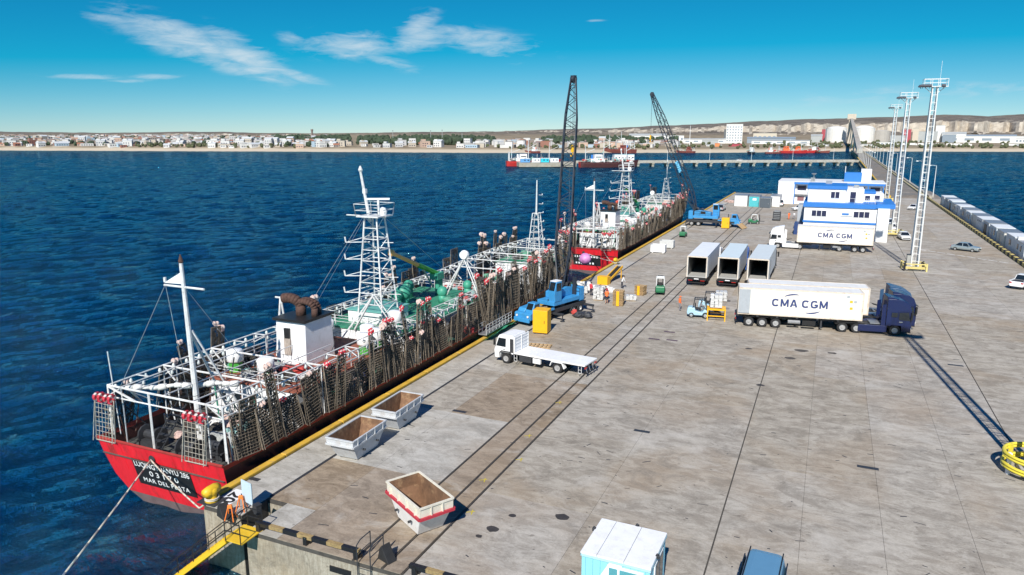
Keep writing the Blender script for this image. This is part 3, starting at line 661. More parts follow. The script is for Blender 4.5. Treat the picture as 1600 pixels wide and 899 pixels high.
    for (x1, y1, z1) in ((-3.6, .6, D+3.2), (-1.6, 4.2, D+1), (.8, 8.4, D+1.7)): b.tube((-1.6 if x1 < 0 else 0, my-.2, mt-1.5), (x1, y1, z1), .018, 3)
    b.build('stay_wire', steel, mz)
    b = MB(); b.tube((-4.3, .9, D), (-4.5, .8, D+5.6), .035, 5); b.build('whip_aerial', pipe, S)
    # small goalpost by the funnel
    b = MB(); b.path([(-3.0, 14.2, D+1.6), (-2.6, 14.6, D+6.4), (-2.2, 15.1, D+1.6)], .09, 5); b.tube((-3.1, 14.6, D+6.4), (-1.9, 14.6, D+6.4), .08, 5); b.tube((-2.6, 14.6, D+6.4), (-1.4, 14.0, D+1.6), .07, 4); b.build('goalpost', pipe, S)
    # main mast over the bridge
    b = MB(); lattice(b, 0, 24.2, D+2.3, D+12.0, 2.7, 1.25, 10, .085); mm = b.build('main_mast', pipe, S)
    b = MB(); b.box((0, 24.2, D+12.05), (2.3, 2.3, .1)); 
    for z in (.5, 1.05):
        for i, (p, q) in enumerate((((-1.15, -1.15), (1.15, -1.15)), ((1.15, -1.15), (1.15, 1.15)), ((1.15, 1.15), (-1.15, 1.15)), ((-1.15, 1.15), (-1.15, -1.15)))):
            b.tube((p[0]*(1+z*.1), 24.2+p[1]*(1+z*.1), D+12.1+z), (q[0]*(1+z*.1), 24.2+q[1]*(1+z*.1), D+12.1+z), .035, 4)
            b.tube((p[0], 24.2+p[1], D+12.1), (p[0]*1.1, 24.2+p[1]*1.1, D+13.15), .035, 4)
    b.tube((-3.0, 24.2, D+12.0), (1.2, 24.2, D+12.0), .06, 5); b.build('lookout_platform', pipe, mm)
    b = MB(); b.tube((-.5, 24.2, D+11.5), (-1.15, 24.0, D+15.9), .17, 7, r1=.1); b.lathe([(.14, 0), (.2, .15), (.05, .5)], 7, c=(-1.15, 24, D+15.9)); b.box((-.85, 24.1, D+14.2), (.3, .3, .4)); b.build('top_pole', pipe, mm)
    b = MB(); b.box((.45, 24.2, D+13.55), (2.0, .22, .16), rz=.5); b.tube((.45, 24.2, D+12.1), (.45, 24.2, D+13.5), .1, 6); b.build('radar_scanner', clean, mm)
    b = MB(); b.lathe([(.35, 0), (.42, .3), (.3, .62), (0, .7)], 9, c=(.5, 24.7, D+12.1)); b.build('dome', clean, mm)
    for k in range(5):
        z = D+9.7-k*1.55; w_ = 1.9+.12*k; b = MB(); b.tube((-.6-.1*k, 24.2, z), (-w_-1.1, 23.9, z-.15), .05, 4); b.tube((-.6-.1*k, 24.2, z+.55), (-w_-1.1, 23.9, z-.15), .04, 4); b.tube((-w_-1.1, 23.9, z-.15), (-w_-1.15, 23.85, z+.35), .07, 5); b.build('lamp_outrigger', pipe, mm); b = MB(); b.tube((.7+.1*k, 24.2, z), (1.6+.2*k, 24.6, z), .04, 4); b.build('lamp_bracket', pipe, mm)
    b = MB(); b.tube((-1.15, 24.2, D+12), (-6, 21, D+3), .016, 3); b.tube((1, 24.2, D+12), (2, 36, D+4), .016, 3); b.tube((-.8, 24, D+12), (0, 15, D+5.3), .016, 3); b.build('stay_wire', steel, mm)
    # foremast
    b = MB(); lattice(b, 0, 62.6, D+2.4, D+8.5, 1.9, .8, 7, .07); b.tube((0, 62.6, D+8.3), (.1, 62.5, D+13.0), .13, 6, r1=.07); fm = b.build('foremast', pipe, S)
    b = MB()
    for k in range(6): z = D+5+k*1.2; b.tube((.35, 62.6, z), (1.25-.08*k, 62.6, z), .035, 4); b.tube((1.25-.08*k, 62.6, z), (1.25-.08*k, 62.6, z+.2), .06, 4)
    b.build('lamp_bracket', pipe, fm)
    # deck crane
    b = MB(); b.tube((-.6, 36.4, D+2.3), (-.6, 36.4, D+4.6), .42, 9); b.box((-.6, 36.0, D+4.5), (1.0, 1.3, .7)); cr = b.build('crane_pedestal', green_l, S)
    p0, p1 = Vector((-.6, 36.6, D+4.5)), Vector((-.9, 28.0, D+8.1)); pm_ = p0.lerp(p1, .48)
    b = MB(); b.tube(p0, pm_, .27, 6); b.build('crane_boom', gcrane, cr); b = MB(); b.tube(pm_, p1, .23, 6, r1=.18); b.ball(p1, .36, 8, 5); b.build('crane_jib', oran if first else gcrane, cr)
    b = MB(); b.tube((-.6, 35.2, D+3.4), p0.lerp(p1, .4), .09, 6); b.build('crane_ram', steel, cr)
    # domes and machinery on the green deck
    for (x, y, r) in ((-1.5, 29.6, .62), (-1.5, 30.8, .8), (1.6, 33.2, .55), (-3, 34.2, .6), (2.4, 37.2, .5)):
        b = MB(); b.smooth = True; b.ball((x, y, D+3.3+r*.4), r, 10, 7, sc=(1, 1, 1.05)); b.tube((x, y, D+2.4), (x, y, D+3.1+r*.2), r*.75, 9); b.build('green_dome', green_l, S)
    for (x, y, z) in ((3.1, 17.6, D+1.65), (3.1, 19.2, D+1.65), (1.7, 20.0, D+1.65), (2.9, 22.5, D+2.4), (-3.2, 10.0, D+1.65), (-2.5, 20, D+1.65), (.4, 9.3, D+1.65)):
        b = MB(); b.tube((x, y, z), (x, y, z+.75), .48, 10); st = b.build('raft_cradle', gcrane if r_.random() < .8 else green_l, S)
        b = MB(); b.smooth = True; b.lathe([(.0, 0), (.55, .0), (.62, .1), (.62, .8), (.5, .92), (0, .95)], 12, c=(x, y, z+.76)); b.build('raft_canister', clean, st)
    # white ladder booms leaning from the house to the near side
    for (xt, yt, zt, xb, yb, zb) in ((1.9, 20.8, D+5.7, 5.6, 21.8, D+.2), (2.6, 36.2, D+6.6, 5.6, 35.6, D+.6)):
        b = MB(); a0, a1 = Vector((xt, yt, zt)), Vector((xb, yb, zb)); side = Vector((0, .3, 0))
        for s in (-1, 1): b.tube(a0+side*s*.6, a1+side*s*1.1, .06, 5)
        for k in range(1, 15): f = k/15; q = side*(.6+.5*f); p = a0.lerp(a1, f); b.tube(p-q, p+q, .032, 4)
        b.tube(a0, (xt-2.4, yt+.4, D+2.3), .09, 5); b.tube(a0, (xt-1.9, yt-2.0, D+2.3), .07, 5); b.build('ladder_boom', pipe, S)
        if yt > 30: b = MB(); b.lathe([(0, -.3), (.42, -.3), (.5, 0), (.42, .3), (0, .3)], 12, c=(xt, yt, zt+.3), axis='y'); b.build('boom_head', clean, S)
    # handrails
    def rails(pts, z, h=1.0, gap=1.5):
        b = MB()
        for a, c in zip(pts, pts[1:]):
            a, c = Vector((*a, z)), Vector((*c, z)); n = max(1, int((c-a).length/gap))
            for q in (.45, .75, 1.0): b.tube(a+Vector((0, 0, h*q)), c+Vector((0, 0, h*q)), .024, 4)
            for k in range(n+1): p = a.lerp(c, k/n); b.tube(p, p+Vector((0, 0, h)), .03, 4)
        b.build('handrail', pipe, S)
    rails([(-4.4, 21.4), (-4.4, 39), (4.4, 39), (4.4, 21.4), (-4.4, 21.4)], D+2.4)
    rails([(-4.1, 8.2), (4.1, 8.2), (4.1, 20.6)], D+1.65); rails([(-4.1, 20.6), (-4.1, 8.2)], D+1.65)
    rails([(-3.6, 57), (3.6, 57), (3.6, 65), (-3.6, 65), (-3.6, 57)], D+2.5)
    rails([(-3.3, 41.5), (3.3, 41.5), (3.3, 47)], D+1.6)
    # overhead lamp gantries down both sides
    zt = D+3.3
    for s in (-1, 1):
        b = MB(); ys_ = [.8+2.2*k for k in range(31)]
        xo = lambda y: s*(bd(y/L)-.5); xi = lambda y: s*max(bd(y/L)-1.75, .3)
        zz = lambda y: zt+max(0, (y-45)*.045)
        for a, c in zip(ys_, ys_[1:]):
            b.tube((xo(a), a, zz(a)), (xo(c), c, zz(c)), .058, 5); b.tube((xi(a), a, zz(a)+.05), (xi(c), c, zz(c)+.05), .05, 5)
            b.tube((xo(a), a, zz(a)-.62), (xo(c), c, zz(c)-.62), .035, 4)
        for k, y in enumerate(ys_):
            b.tube((xo(y), y, zz(y)), (xi(y), y, zz(y)+.05), .042, 4)
            if k % 2 == 0:
                b.tube((xo(y), y, zz(y)), (s*(bd(y/L)-.35), y, zd(y/L)-1), .05, 5); b.tube((xi(y), y, zz(y)), (xi(y), y, zm), .045, 4)
                b.tube((xo(y), y, zz(y)-.7), (xi(y), y+.0, zz(y)), .04, 4); b.tube((xi(y), y, zz(y)), (xi(y), min(y+2.2, 68), zz(y)-1.6), .04, 4)
        b.build('lamp_gantry', pipe, S)
        for k in range(56):
            y = 1.3+k*1.17; link('fishing_lamp', LAMP, S, loc=(xo(y)*.98, y, zz(y)-.08)); 
            if k % 2: link('fishing_lamp', LAMP, S, loc=(xi(y), y, zz(y)-.05))
    for y in (.8, 5.2, 9.6, 47.0, 51.4, 55.8, 60.2, 66.8):
        b = MB(); x = bd(y/L)-.5; z = zt+max(0, (y-45)*.045); b.tube((-x, y, z), (x, y, z), .07, 6)   # frames tying both sides together
        if y < 2: b.tube((-x, y, z-.75), (x, y, z-.75), .055, 5); b.tube((-x, y, z-.05), (-x+2.4, y, z-.75), .07, 4); b.tube((-x, y, z), (-x+.1, y, D-.1), .06, 5); b.tube((x, y, z), (x, y, D-.1), .06, 5); b.tube((-x+2.0, y, z), (-x, y+2.4, D+1.2), .07, 4); b.tube((-1.2, y, z), (-1.2, y, D-.9), .08, 5)
        else: b.tube((-x, y, z), (-x+1.6, y, z-1.5), .055, 4); b.tube((x, y, z), (x-1.6, y, z-1.5), .055, 4)
        for k in range(1, 4): b.tube((-x+2*x*k/4, y, z), (-x+2*x*k/4, min(y+4.4, 68), z), .04, 4)
        b.build('cross_frame', pipe, S)
    # rolled white awning over the stern
    b = MB(); b.smooth = True
    pts = [(-4.0+k*.42, 1.4+k*.27, zt-.3+.06*math.sin(k*1.3)) for k in range(15)]
    for k in range(14): b.tube(pts[k], pts[k+1], .17+.05*math.sin(k*2.1), 8)
    b.build('rolled_awning', cloths[0], S)
    # racks along both sides
    n = 33
    for s in (-1, 1):
        for k in range(n):
            y = 1.9+k*2.0; t = y/L; t2 = (y+.6)/L
            sl = math.atan2(bd(t2)-bd(t), .6)
            if s < 0 and r_.random() < .35: continue
            mA = RACKS[r_.randrange(4)]; hh = r_.uniform(.85, 1.12)+(.45 if t > .47 else 0)
            rot = (-s*R(r_.uniform(-3, 9))*0, 0, s*math.pi/2-s*sl*1.0)
            rk = link('jigging_rack', mA[0], S, loc=(s*(bd(t)+.12), y, zd(t)-.05), rot=(R(r_.uniform(-13, 6)), R(r_.gauss(0, 3)), s*math.pi/2-s*sl+r_.gauss(0, .09))); rk.scale = (r_.uniform(.75, 1.08), 1, hh*r_.uniform(.82, 1.1))
            link('netting', mA[1], rk)['kind'] = 'stuff'
            if r_.random() < .38:
                f = link('roller', FL['r' if (s > 0 and r_.random() < .62) else ('o' if not first and r_.random() < .5 else 'p')], rk, loc=(r_.uniform(-.5, .5), 0, 3.08)); q_ = r_.uniform(.5, .9); f.scale = (q_, q_, q_/hh)
            if s > 0 or r_.random() < .5:
                mB = RACKS[r_.randrange(4)]; ri_ = link('jigging_rack', mB[0], S, loc=(s*(bd(t)-.42), y+.5, zd(t)-.3), rot=(R(r_.uniform(-8, 8)), 0, s*math.pi/2-s*sl)); ri_.scale = (r_.uniform(.6, .95), 1, hh*r_.uniform(.7, 1.25))
                link('netting', mB[1], ri_)['kind'] = 'stuff'
            if k % tall_every == (1 if first else 0) or r_.random() < (.22 if first else .3) or (first and 31 < k):
                for q in range(1 if r_.random() < .55 else 2):
                    mT = TALLS[r_.randrange(3)]; hh = r_.uniform(.82, 1.08)
                    tk = link('jigging_rack', mT[0], S, loc=(s*(bd(t)+.22), y+.55+q*.75, zd(t)), rot=(R(r_.uniform(-10, 8)), R(r_.gauss(0, 4.5)), s*math.pi/2-s*sl+r_.gauss(0, .15))); tk.scale = (r_.uniform(.7, 1.2), 1, hh)
                    link('netting', mT[1], tk)['kind'] = 'stuff'
                    f = link('roller', FL['r' if (s > 0 or not first) and r_.random() < .8 else 'p'], tk, loc=(0, 0, 5.0)); q_ = r_.uniform(.5, .9); f.scale = (q_, q_, q_/hh)
    for (x, c) in ((-4.4, 0), (3.35, 0)):
        rk = link('jigging_rack', RACKP[0], S, loc=(x, -.12, D-.1), rot=(R(-5), 0, .02)); link('netting', RACKP[1], rk)['kind'] = 'stuff'
        for q in (-.45, .45): link('roller', FL['r'], rk, loc=(q, 0, 2.85))
    # sternwell clutter: stairs, winch, reels, hoses
    b = MB()
    for s in (-.42, .42): b.tube((-1.6+s, 1.0, zm+.1), (-1.0+s, 3.0, D+1.9), .05, 4)
    for k in range(8): f = k/8; b.box((-1.6+.6*f, 1.0+2*f, zm+.15+(2.9)*f), (.84, .24, .05))
    b.build('stern_stairs', darkm, S)
    for (x, y) in ((.9, 1.7), (2.2, 2.6), (-3.0, 2.2)):
        b = MB(); b.smooth = False; b.lathe([(.28, -.7), (.62, -.7), (.62, -.6), (.3, -.55), (.3, .55), (.62, .6), (.62, .7), (.28, .7)], 12, c=(x, y, zm+.75), axis='x'); b.box((x, y, zm+.25), (1.7, .9, .5)); b.build('winch', darkm, S)
    # stowed gear heaped on the decks
    spots = [(r_.uniform(-3.9, 3.9), r_.uniform(3.6, 8), zm+.1) for k in range(18)]+[(r_.uniform(-4, 4.0), r_.uniform(8.4, 12), D+1.7) for k in range(16)]+[(r_.choice((-1, 1))*r_.uniform(3.6, 5.0), r_.uniform(8, 40), D+.1) for k in range(44)]
    spots += [(r_.uniform(-4.2, 4.2), r_.uniform(39.6, 57), zm+r_.choice((.1, .5, 1.2))) for k in range(54)]+[(r_.uniform(2.2, 4.0), r_.uniform(22, 38), D+2.45) for k in range(12)]+[(r_.uniform(-3, 3), r_.uniform(41.5, 47), D+1.7) for k in range(14)]+[(r_.uniform(-3, 3), r_.uniform(57, 66), D+2.5) for k in range(10)]
    for (x, y, z) in spots:
        me = lump_meshes[r_.choice((0, 1, 2, 3, 4, 5, 4, 5, 6, 7, 8, 9, 10, 11, 12, 13, 12, 13, 12, 13))]; o = link('sack_pile', me, S, loc=(x, y, z), rot=(0, 0, r_.uniform(0, 6))); s_ = r_.uniform(.6, 1.3); o.scale = (s_, s_, s_*r_.uniform(.7, 1.2))
    for (x, y) in ((3.6, 15.4), (3.9, 16.1), (3.7, 16.9), (4.2, 44.5), (-3.8, 13)):
        b = MB(); b.tube((x, y, D-.6), (x, y, D+.9), .31, 10); b.build('drum', bluep, S)
    for k in range(85):                                        # loose poles, hoses and lines
        x, y = r_.uniform(-4.6, 5.0), r_.choice((r_.uniform(1, 9), r_.uniform(39, 66), r_.uniform(8, 40))); z0 = zm+r_.uniform(.2, 1.5)
        b = MB(); b.tube((x, y, z0), (x+r_.uniform(-1, 1), y+r_.uniform(-1.2, 1.2), z0+r_.uniform(1.2, 3.4)), r_.choice((.03, .045, .06)), 4); b.build('pole', r_.choice((pipe, steel, rust, darkm, darkm, rust, green_l)), S)
    b = MB()                                                   # slack lines and cables strung between the frames
    for k in range(150):
        ya = r_.uniform(.8, 66); yb = min(67, ya+r_.uniform(1, 7)); xa = r_.choice((-1, 1))*r_.uniform(.5, 5.0)*bd(ya/L)/5.6; xb = xa*r_.uniform(.3, 1.0)*bd(yb/L)/bd(ya/L); za, zb_ = zt+max(0, (ya-45)*.045)-r_.uniform(0, .8), zt-r_.uniform(0, 2.6)
        P_ = []
        for q in range(6): f = q/5; P_.append((xa+(xb-xa)*f, ya+(yb-ya)*f, za+(zb_-za)*f-r_.uniform(.3, .5)*4*f*(1-f)))
        b.path(P_, r_.choice((.018, .025, .03)), 3)
    b.build('slack_lines', darkm, S)['kind'] = 'stuff'
    return S
ship('squid fishing ship moored beyond the empty skips, LUQINGYUANYU 286 on its red stern', -36.65, 28.8, 5, (('LUQINGYUANYU 286', .50, 4.75, 1.0), ('03170', .50, 2.5, 1.5), ('MAR DEL PLATA', .42, 4.0, 1.1)))
ship('squid fishing ship with green boom and orange floats, moored ahead of the other one', -37.1, 116.0, 12, (), first=False, tall_every=2)
# ================================================================ QUAY END, SKIPS, CABIN, MASTS
# --- painted berth number
pl = thing('berth_plate', 'white berth plate with the black number 20 on the quay edge', 'sign', (-29.35, 27.45, 0))
b = MB(); b.box((0, 0, .012), (1.0, 1.75, .024)); b.build('plate', clean, pl)
link('lettering', text_mesh('20', black_p, 1.15, 1.0, .03, .004), pl, loc=(0, 0, .03), rot=(0, 0, -math.pi/2))
# --- bollard
bo = thing('bollard', 'yellow mooring bollard at the corner of the quay', 'bollard', (-30.05, 26.75, 0))
b = MB(); b.box((0, 0, .03), (1.3, 1.0, .06)); b.build('base_plate', darkm, bo)
b = MB(); b.smooth = True; b.lathe([(.42, .05), (.26, .2), (.25, .42), (.36, .55), (.36, .72), (.26, .82), (0, .84)], 12); b.lathe([(.0, -.55), (.24, -.5), (.3, -.2), (.3, .2), (.24, .5), (0, .55)], 10, c=(0, 0, .66), axis='y'); b.build('head', yellow, bo)
b = MB(); b.smooth = True
for z in (.16, .24): b.lathe([(.36, z-.04), (.42, z), (.36, z+.04), (.31, z), (.36, z-.04)], 12)
b.build('rope_turns', ropem, bo)
for (x, y, lab) in ((-31.0+.55, 72.0, 'yellow bollard on the quay edge beside the blue crane with the yellow box'), (-30.05, 108.6, 'yellow bollard on the quay edge astern of the far ship')):
    t = copy_tree(bo); t.location = (x, y, 0); t['label'] = lab
def rope(label, pts, r=.045, sag=0.0, mat=ropem):
    b = MB(); b.smooth = True
    P = []
    for a, c in zip(pts, pts[1:]):
        a, c = Vector(a), Vector(c)
        for k in range(12): f = k/12; p = a.lerp(c, f); p.z -= sag*4*f*(1-f); P.append(p)
    P.append(Vector(pts[-1])); b.path(P, r, 6); return tag(b.build('mooring_rope', mat), label, 'rope')
sf = (-37.35, 28.85, WATER+3.75)
rope('long mooring rope running from the red stern out over the water', [sf, tuple(G(40, 972, -1.6))], .045, .12)
rope('short slack mooring rope from the red stern to the corner bollard', [sf, (-30.95, 26.6, -.55), (-30.3, 26.7, .2)], .05, .12)
s2 = (-36.8, 115.95, WATER+3.6)
rope('upper mooring line from the far ship stern to its bollard', [s2, (-30.15, 108.6, .3)], .06, .15); rope('slack lower mooring line from the far ship stern to its bollard', [(-34.2, 115.95, WATER+4.3), (-30.05, 108.5, .25)], .05, .5)
rope('spring line tied from the near ship rail to the blue crane bollard', [(-31.3, 80, 1.2), (-30.4, 72, .3)], .05, .3)
# --- wedge chocks, trestles, sign board
for (px, py, lab) in ((345, 812, 'black rubber wedge lying beside the yellow bollard'), (600, 880, 'black rubber wedge standing at the end of the crane rails')):
    p = G(px, py); b = MB(); b.prism([(-.5, 0), (.55, 0), (.35, .75), (.15, 1.0), (-.02, .7)], -.32, .32, axis='x'); o = b.build('wedge_chock', black, bevel=.03); o.location = (p.x, p.y+.3, 0); o.rotation_euler = (0, 0, 1.25); o.scale = (.8, .8, .8); tag(o, lab, 'chock')
orp = M('orange_plastic', (.80, .20, .03), .5, var=.1)
for (px, py, lab) in ((361, 812, 'orange folding trestle beside the yellow stairs'), (378, 797, 'orange folding trestle beneath the pale blue board')):
    p = G(px, py); t = thing('trestle', lab, 'trestle', (p.x, p.y, 0), .4); t.scale = (.8, .8, .8)
    b = MB(); b.box((0, 0, .95), (.34, .2, .24), taper=(.8, .8)); b.build('top', orp, t, bevel=.03)
    for sx in (-1, 1):
        for sy in (-1, 1): b = MB(); b.tube((sx*.12, sy*.05, .9), (sx*.3, sy*.34, 0), .035, 5); b.build('leg', orp, t)
p = G(388, 797); t = thing('notice_board', 'pale blue notice board on posts at the head of the stairs', 'sign', (p.x, p.y, 0), -.25)
b = MB(); b.box((0, 0, 1.05), (.95, .04, 1.25)); b.build('panel', M('pale_blue_panel', (.50, .62, .70), .35, var=.05), t)
for x in (-.4, .4): b = MB(); b.tube((x, .05, 0), (x, .05, 1.65), .03, 5); b.build('post', darkm, t)
b = MB(); b.box((.75, .1, .25), (.3, .3, .5)); b.box((.75, .1, .53), (.36, .36, .06)); o = b.build('pedestal', darkm, t)
# --- yellow stairs down the end of the quay
t = thing('stairs', 'yellow stairs with black handrails down the quay end', 'stairs', (-25.9, 25.6, 0))
n = 17; dx, dz = -.30, -.245
for k in range(n):
    b = MB(); b.box((dx*k-.55, -.8, dz*k-.0), (.34, 1.5, .045)); b.build('tread', yellow, t)
b = MB(); b.box((.1, -.8, .0), (1.0, 1.5, .05)); b.build('landing', yellow, t)
for y in (-1.57, -.03):
    b = MB(); b.box((dx*n/2-.5, y, dz*n/2-.05), (math.hypot(dx, dz)*n, .05, .24), ry=math.atan2(dz, -dx)); b.build('stringer', yellow, t)
    b = MB(); a0, a1 = Vector((-.45, y, 0)), Vector((-.45+dx*n, y, dz*n)); u = Vector((0, 0, 1.05))
    for q in (.55, 1.0): b.tube(a0+u*q, a1+u*q, .028, 5); b.tube((.55, y, 1.05*q), a0+u*q, .028, 5)
    for k in range(0, n+1, 4): p = a0.lerp(a1, k/n); b.tube(p, p+u, .028, 5)
    b.tube((.55, y, 0), (.55, y, 1.05), .028, 5); b.build('handrail', black_p, t)
# --- black and yellow guard beams on the quay end
def guard(x0, x1, label, nP):
    t = thing('guard_beam', label, 'barrier', (x0, QY0+.22, 0)); L_ = x1-x0
    k = 0; x = 0
    while x < L_-.01:
        w_ = min(.9, L_-x); b = MB(); b.box((x+w_/2, 0, .42), (w_-.004, .22, .20)); b.build('beam_segment', black_p if k % 2 == 0 else M('hazard_yellow', (.30, .21, .09), .8, dirt=.9, var=.35, dirtcol=(.05, .045, .04), scale=3), t); x += w_; k += 1
    for q in range(nP): b = MB(); b.box((L_*(q+.06)/(nP-.88), 0, .22), (.22, .3, .44)); b.box((L_*(q+.06)/(nP-.88), .16, .1), (.34, .14, .2)); b.build('bracket', black_p, t)
guard(-25.6, -19.2, 'black and yellow guard beam between the yellow stairs and the ladder rails', 3)
guard(-16.4, -6.5, 'black and yellow guard beam beyond the crane rails', 3)
t = thing('ladder', 'steel ladder hoops rising over the quay end', 'ladder', (-19.1, QY0-.02, 0))
for y in (0, .75):
    b = MB(); b.path([(y*1.0, -.12, -3.3), (y, -.12, .95), (y, .2, 1.1), (y, 1.0, 1.1), (y, 1.0, 0)], .03, 5); b.tube((y, -.1, .5), (y, 1.0, .5), .025, 5); b.build('hoop_rail', darkm, t)
for k in range(11): b = MB(); b.tube((0, -.12, -3.2+k*.3), (.75, -.12, -3.2+k*.3), .02, 5); b.build('rung', darkm, t)
b = MB(); b.box((-20.2, QY0-.05, -.75), (1.25, .06, .3)); o = b.build('wall_plate', black_p, quay)

# --- skips
rusty = M('skip_rust', (.17, .092, .05), .85, var=.5, scale=1.5, dirt=.7, dirtcol=(.45, .30, .16), grime=1.2)
skgrey = M('skip_grey', (.50, .52, .54), .55, var=.12, dirt=.5, dirtcol=(.28, .20, .13), scale=1.4)
skcream = M('skip_cream', (.66, .62, .52), .6, var=.1, dirt=.4, dirtcol=(.35, .24, .14), scale=1.4)
skwhite = M('skip_white', (.70, .69, .67), .6, var=.1, dirt=.4, dirtcol=(.35, .26, .18), scale=1.4)
def skip(label, loc, rz, L, W, h, up, lo, stripe=None, band=.45):
    t = thing('skip', label, 'skip', loc, rz)
    bl, bw_ = L*.58, W*.74; zb = h-band
    def ring(l, w_, z): return [(-w_/2, -l/2, z), (w_/2, -l/2, z), (w_/2, l/2, z), (-w_/2, l/2, z)]
    def loft(rs, name, mat, cap0=False):
        b = MB(); vs = [p for r in rs for p in r]; fs = [(4*k+i, 4*k+(i+1) % 4, 4*k+4+(i+1) % 4, 4*k+4+i) for k in range(len(rs)-1) for i in range(4)]
        if cap0: fs.append((0, 1, 2, 3))
        b.add(vs, fs); return b.build(name, mat, t)
    f = lambda z: (bl+(L-.2-bl)*(z/zb), bw_+(W-.12-bw_)*(z/zb))
    loft([ring(*f(.06), .06), ring(*f(zb), zb)], 'lower_body', lo, True)
    loft([ring(L-.04, W-.02, zb), ring(L, W, h), ring(L-.1, W-.1, h), ring(L-.12, W-.12, h-.05)], 'upper_body', up)
    loft([ring(bl-.1, bw_-.1, .12), ring(L-.3, W-.24, zb), ring(L-.12, W-.12, h-.05)], 'lining', rusty, True)
    b = MB()
    for z, q in ((h-.04, .06), (zb, .07)):
        for (a, c) in zip(ring(L+.03, W+.03, z), ring(L+.03, W+.03, z)[1:]+ring(L+.03, W+.03, z)[:1]): b.tube(a, c, q, 4)
    b.build('rim_rail', stripe and up or up, t)
    if stripe:
        b = MB()
        for (a, c) in zip(ring(L+.06, W+.06, zb), ring(L+.06, W+.06, zb)[1:]+ring(L+.06, W+.06, zb)[:1]): b.tube(a, c, .1, 4)
        b.build('stripe_rail', stripe, t)
    for s in (-1, 1):
        for k in range(4): b = MB(); b.box((s*(W/2+.03), -L/2+L*(k+.5)/4, (zb+h)/2), (.09, .07, band)); b.build('stake', up, t)
        if stripe:
            for k in range(1, 3): b = MB(); b.box((-W/2+W*k/3, s*(L/2+.02), (zb+h)/2), (.06, .07, band)); b.build('stake', up, t)
        for k in (-1, 1): b = MB(); b.tube((s*(W/2-.06), k*L*.2, zb*.55), (s*(W/2+.1), k*L*.2, zb*.55), .07, 7); b.build('lifting_lug', darkm, t)
        b = MB(); b.box((s*bw_*.36, 0, .04), (.12, bl, .08)); b.build('skid', darkm, t)
    rr = random.Random(int(L*100+loc[1]*10)); b = MB()
    for k in range(26): b.box((rr.uniform(-bw_*.35, bw_*.35), rr.uniform(-bl*.4, bl*.4), .16+rr.uniform(0, .05)), (rr.uniform(.05, .5), rr.uniform(.04, .2), .03), rz=rr.uniform(0, 3))
    b.build('debris', wood, t)['kind'] = 'stuff'
    return t
skip('grey steel skip standing between the other grey skip and the quay end', (-26.45, 35.35, 0), .02, 3.75, 2.0, 1.6, skgrey, skgrey)
skip('grey steel skip with sunlit lining, between the other grey skip and the flatbed truck', (-26.6, 40.45, 0), .02, 3.75, 1.9, 1.6, skgrey, skgrey)
skip('cream steel skip with a red stripe standing across the crane rails', (-18.3, 29.5, 0), R(60), 3.6, 1.95, 1.9, skcream, skwhite, M('skip_red', (.42, .03, .05), .5, var=.1), .62)

# --- site cabin and van at the bottom of the picture
cy = M('cabin_cyan', (.27, .62, .68), .4, var=.04); cyd = M('cabin_blue', (.11, .30, .46), .45, var=.05)
t = thing('site_cabin', 'cyan site cabin with a white panelled roof and white window frame', 'cabin', (-6.9, 27.85, 0), -.015)
b = MB(); b.box((0, 0, 1.3), (2.95, 2.85, 2.36)); b.build('body', cy, t)
for k, (x0, x1) in enumerate(((-1.52, -.82), (-.80, .36), (.38, 1.52))): b = MB(); b.box(((x0+x1)/2, 0, 2.56), (x1-x0, 2.98, .10)); b.build('roof_panel', clean, t, bevel=.015)
b = MB()
for s in (-1, 1): b.box((0, s*1.46, 2.47), (3.04, .05, .14)); b.box((s*1.5, 0, 2.47), (.05, 2.97, .14))
b.build('fascia', M('fascia_blue', (.42, .64, .72), .4), t)
for (x, y, rz) in ((-1.56, .5, 0), (.15, 1.53, 0), (1.55, -.45, 0)): b = MB(); b.box((x, y, 2.56), (.16, .16, .16)); b.lathe([(.06, 0), (.05, .06)], 6, c=(x, y, 2.64)); b.build('lifting_bracket', darkm, t, bevel=.02)
for k in range(9): b = MB(); b.box((-1.3+k*.325, -1.428, 1.3), (.014, .012, 2.3)); b.build('panel_seam', cyd, t)
for k in range(8): b = MB(); b.box((1.478, -1.25+k*.36, 1.3), (.012, .014, 2.3)); b.build('panel_seam', cyd, t)
b = MB(); b.prism([(-.9, 1.2), (-.25, 2.38), (.3, 2.38), (-.2, 1.2)], -1.447, -1.437, axis='y'); b.build('white_graphic', clean, t)
wf = MB(); wf.box((.45, -1.47, 1.72), (1.55, .07, 1.15)); wf = wf.build('window_frame', clean, t)
for (x, w_) in ((-.06, .36), (.68, .92)): b = MB(); b.box((x, -1.5, 1.72), (w_, .05, .95)); b.build('pane', M('cabin_glass', (.10, .32, .36), .08, var=.05, spec=.8), wf)
wf = MB(); wf.box((1.49, .1, 1.3), (.06, 1.5, 1.9)); wf = wf.build('door_frame', clean, t)
for y in (-.25, .45): b = MB(); b.box((1.52, y, 1.3), (.04, .55, 1.7)); b.build('pane', glass, wf)
for y in (-1.1, 1.1): b = MB(); b.box((0, y, .06), (2.9, .2, .12)); b.build('skid', darkm, t)
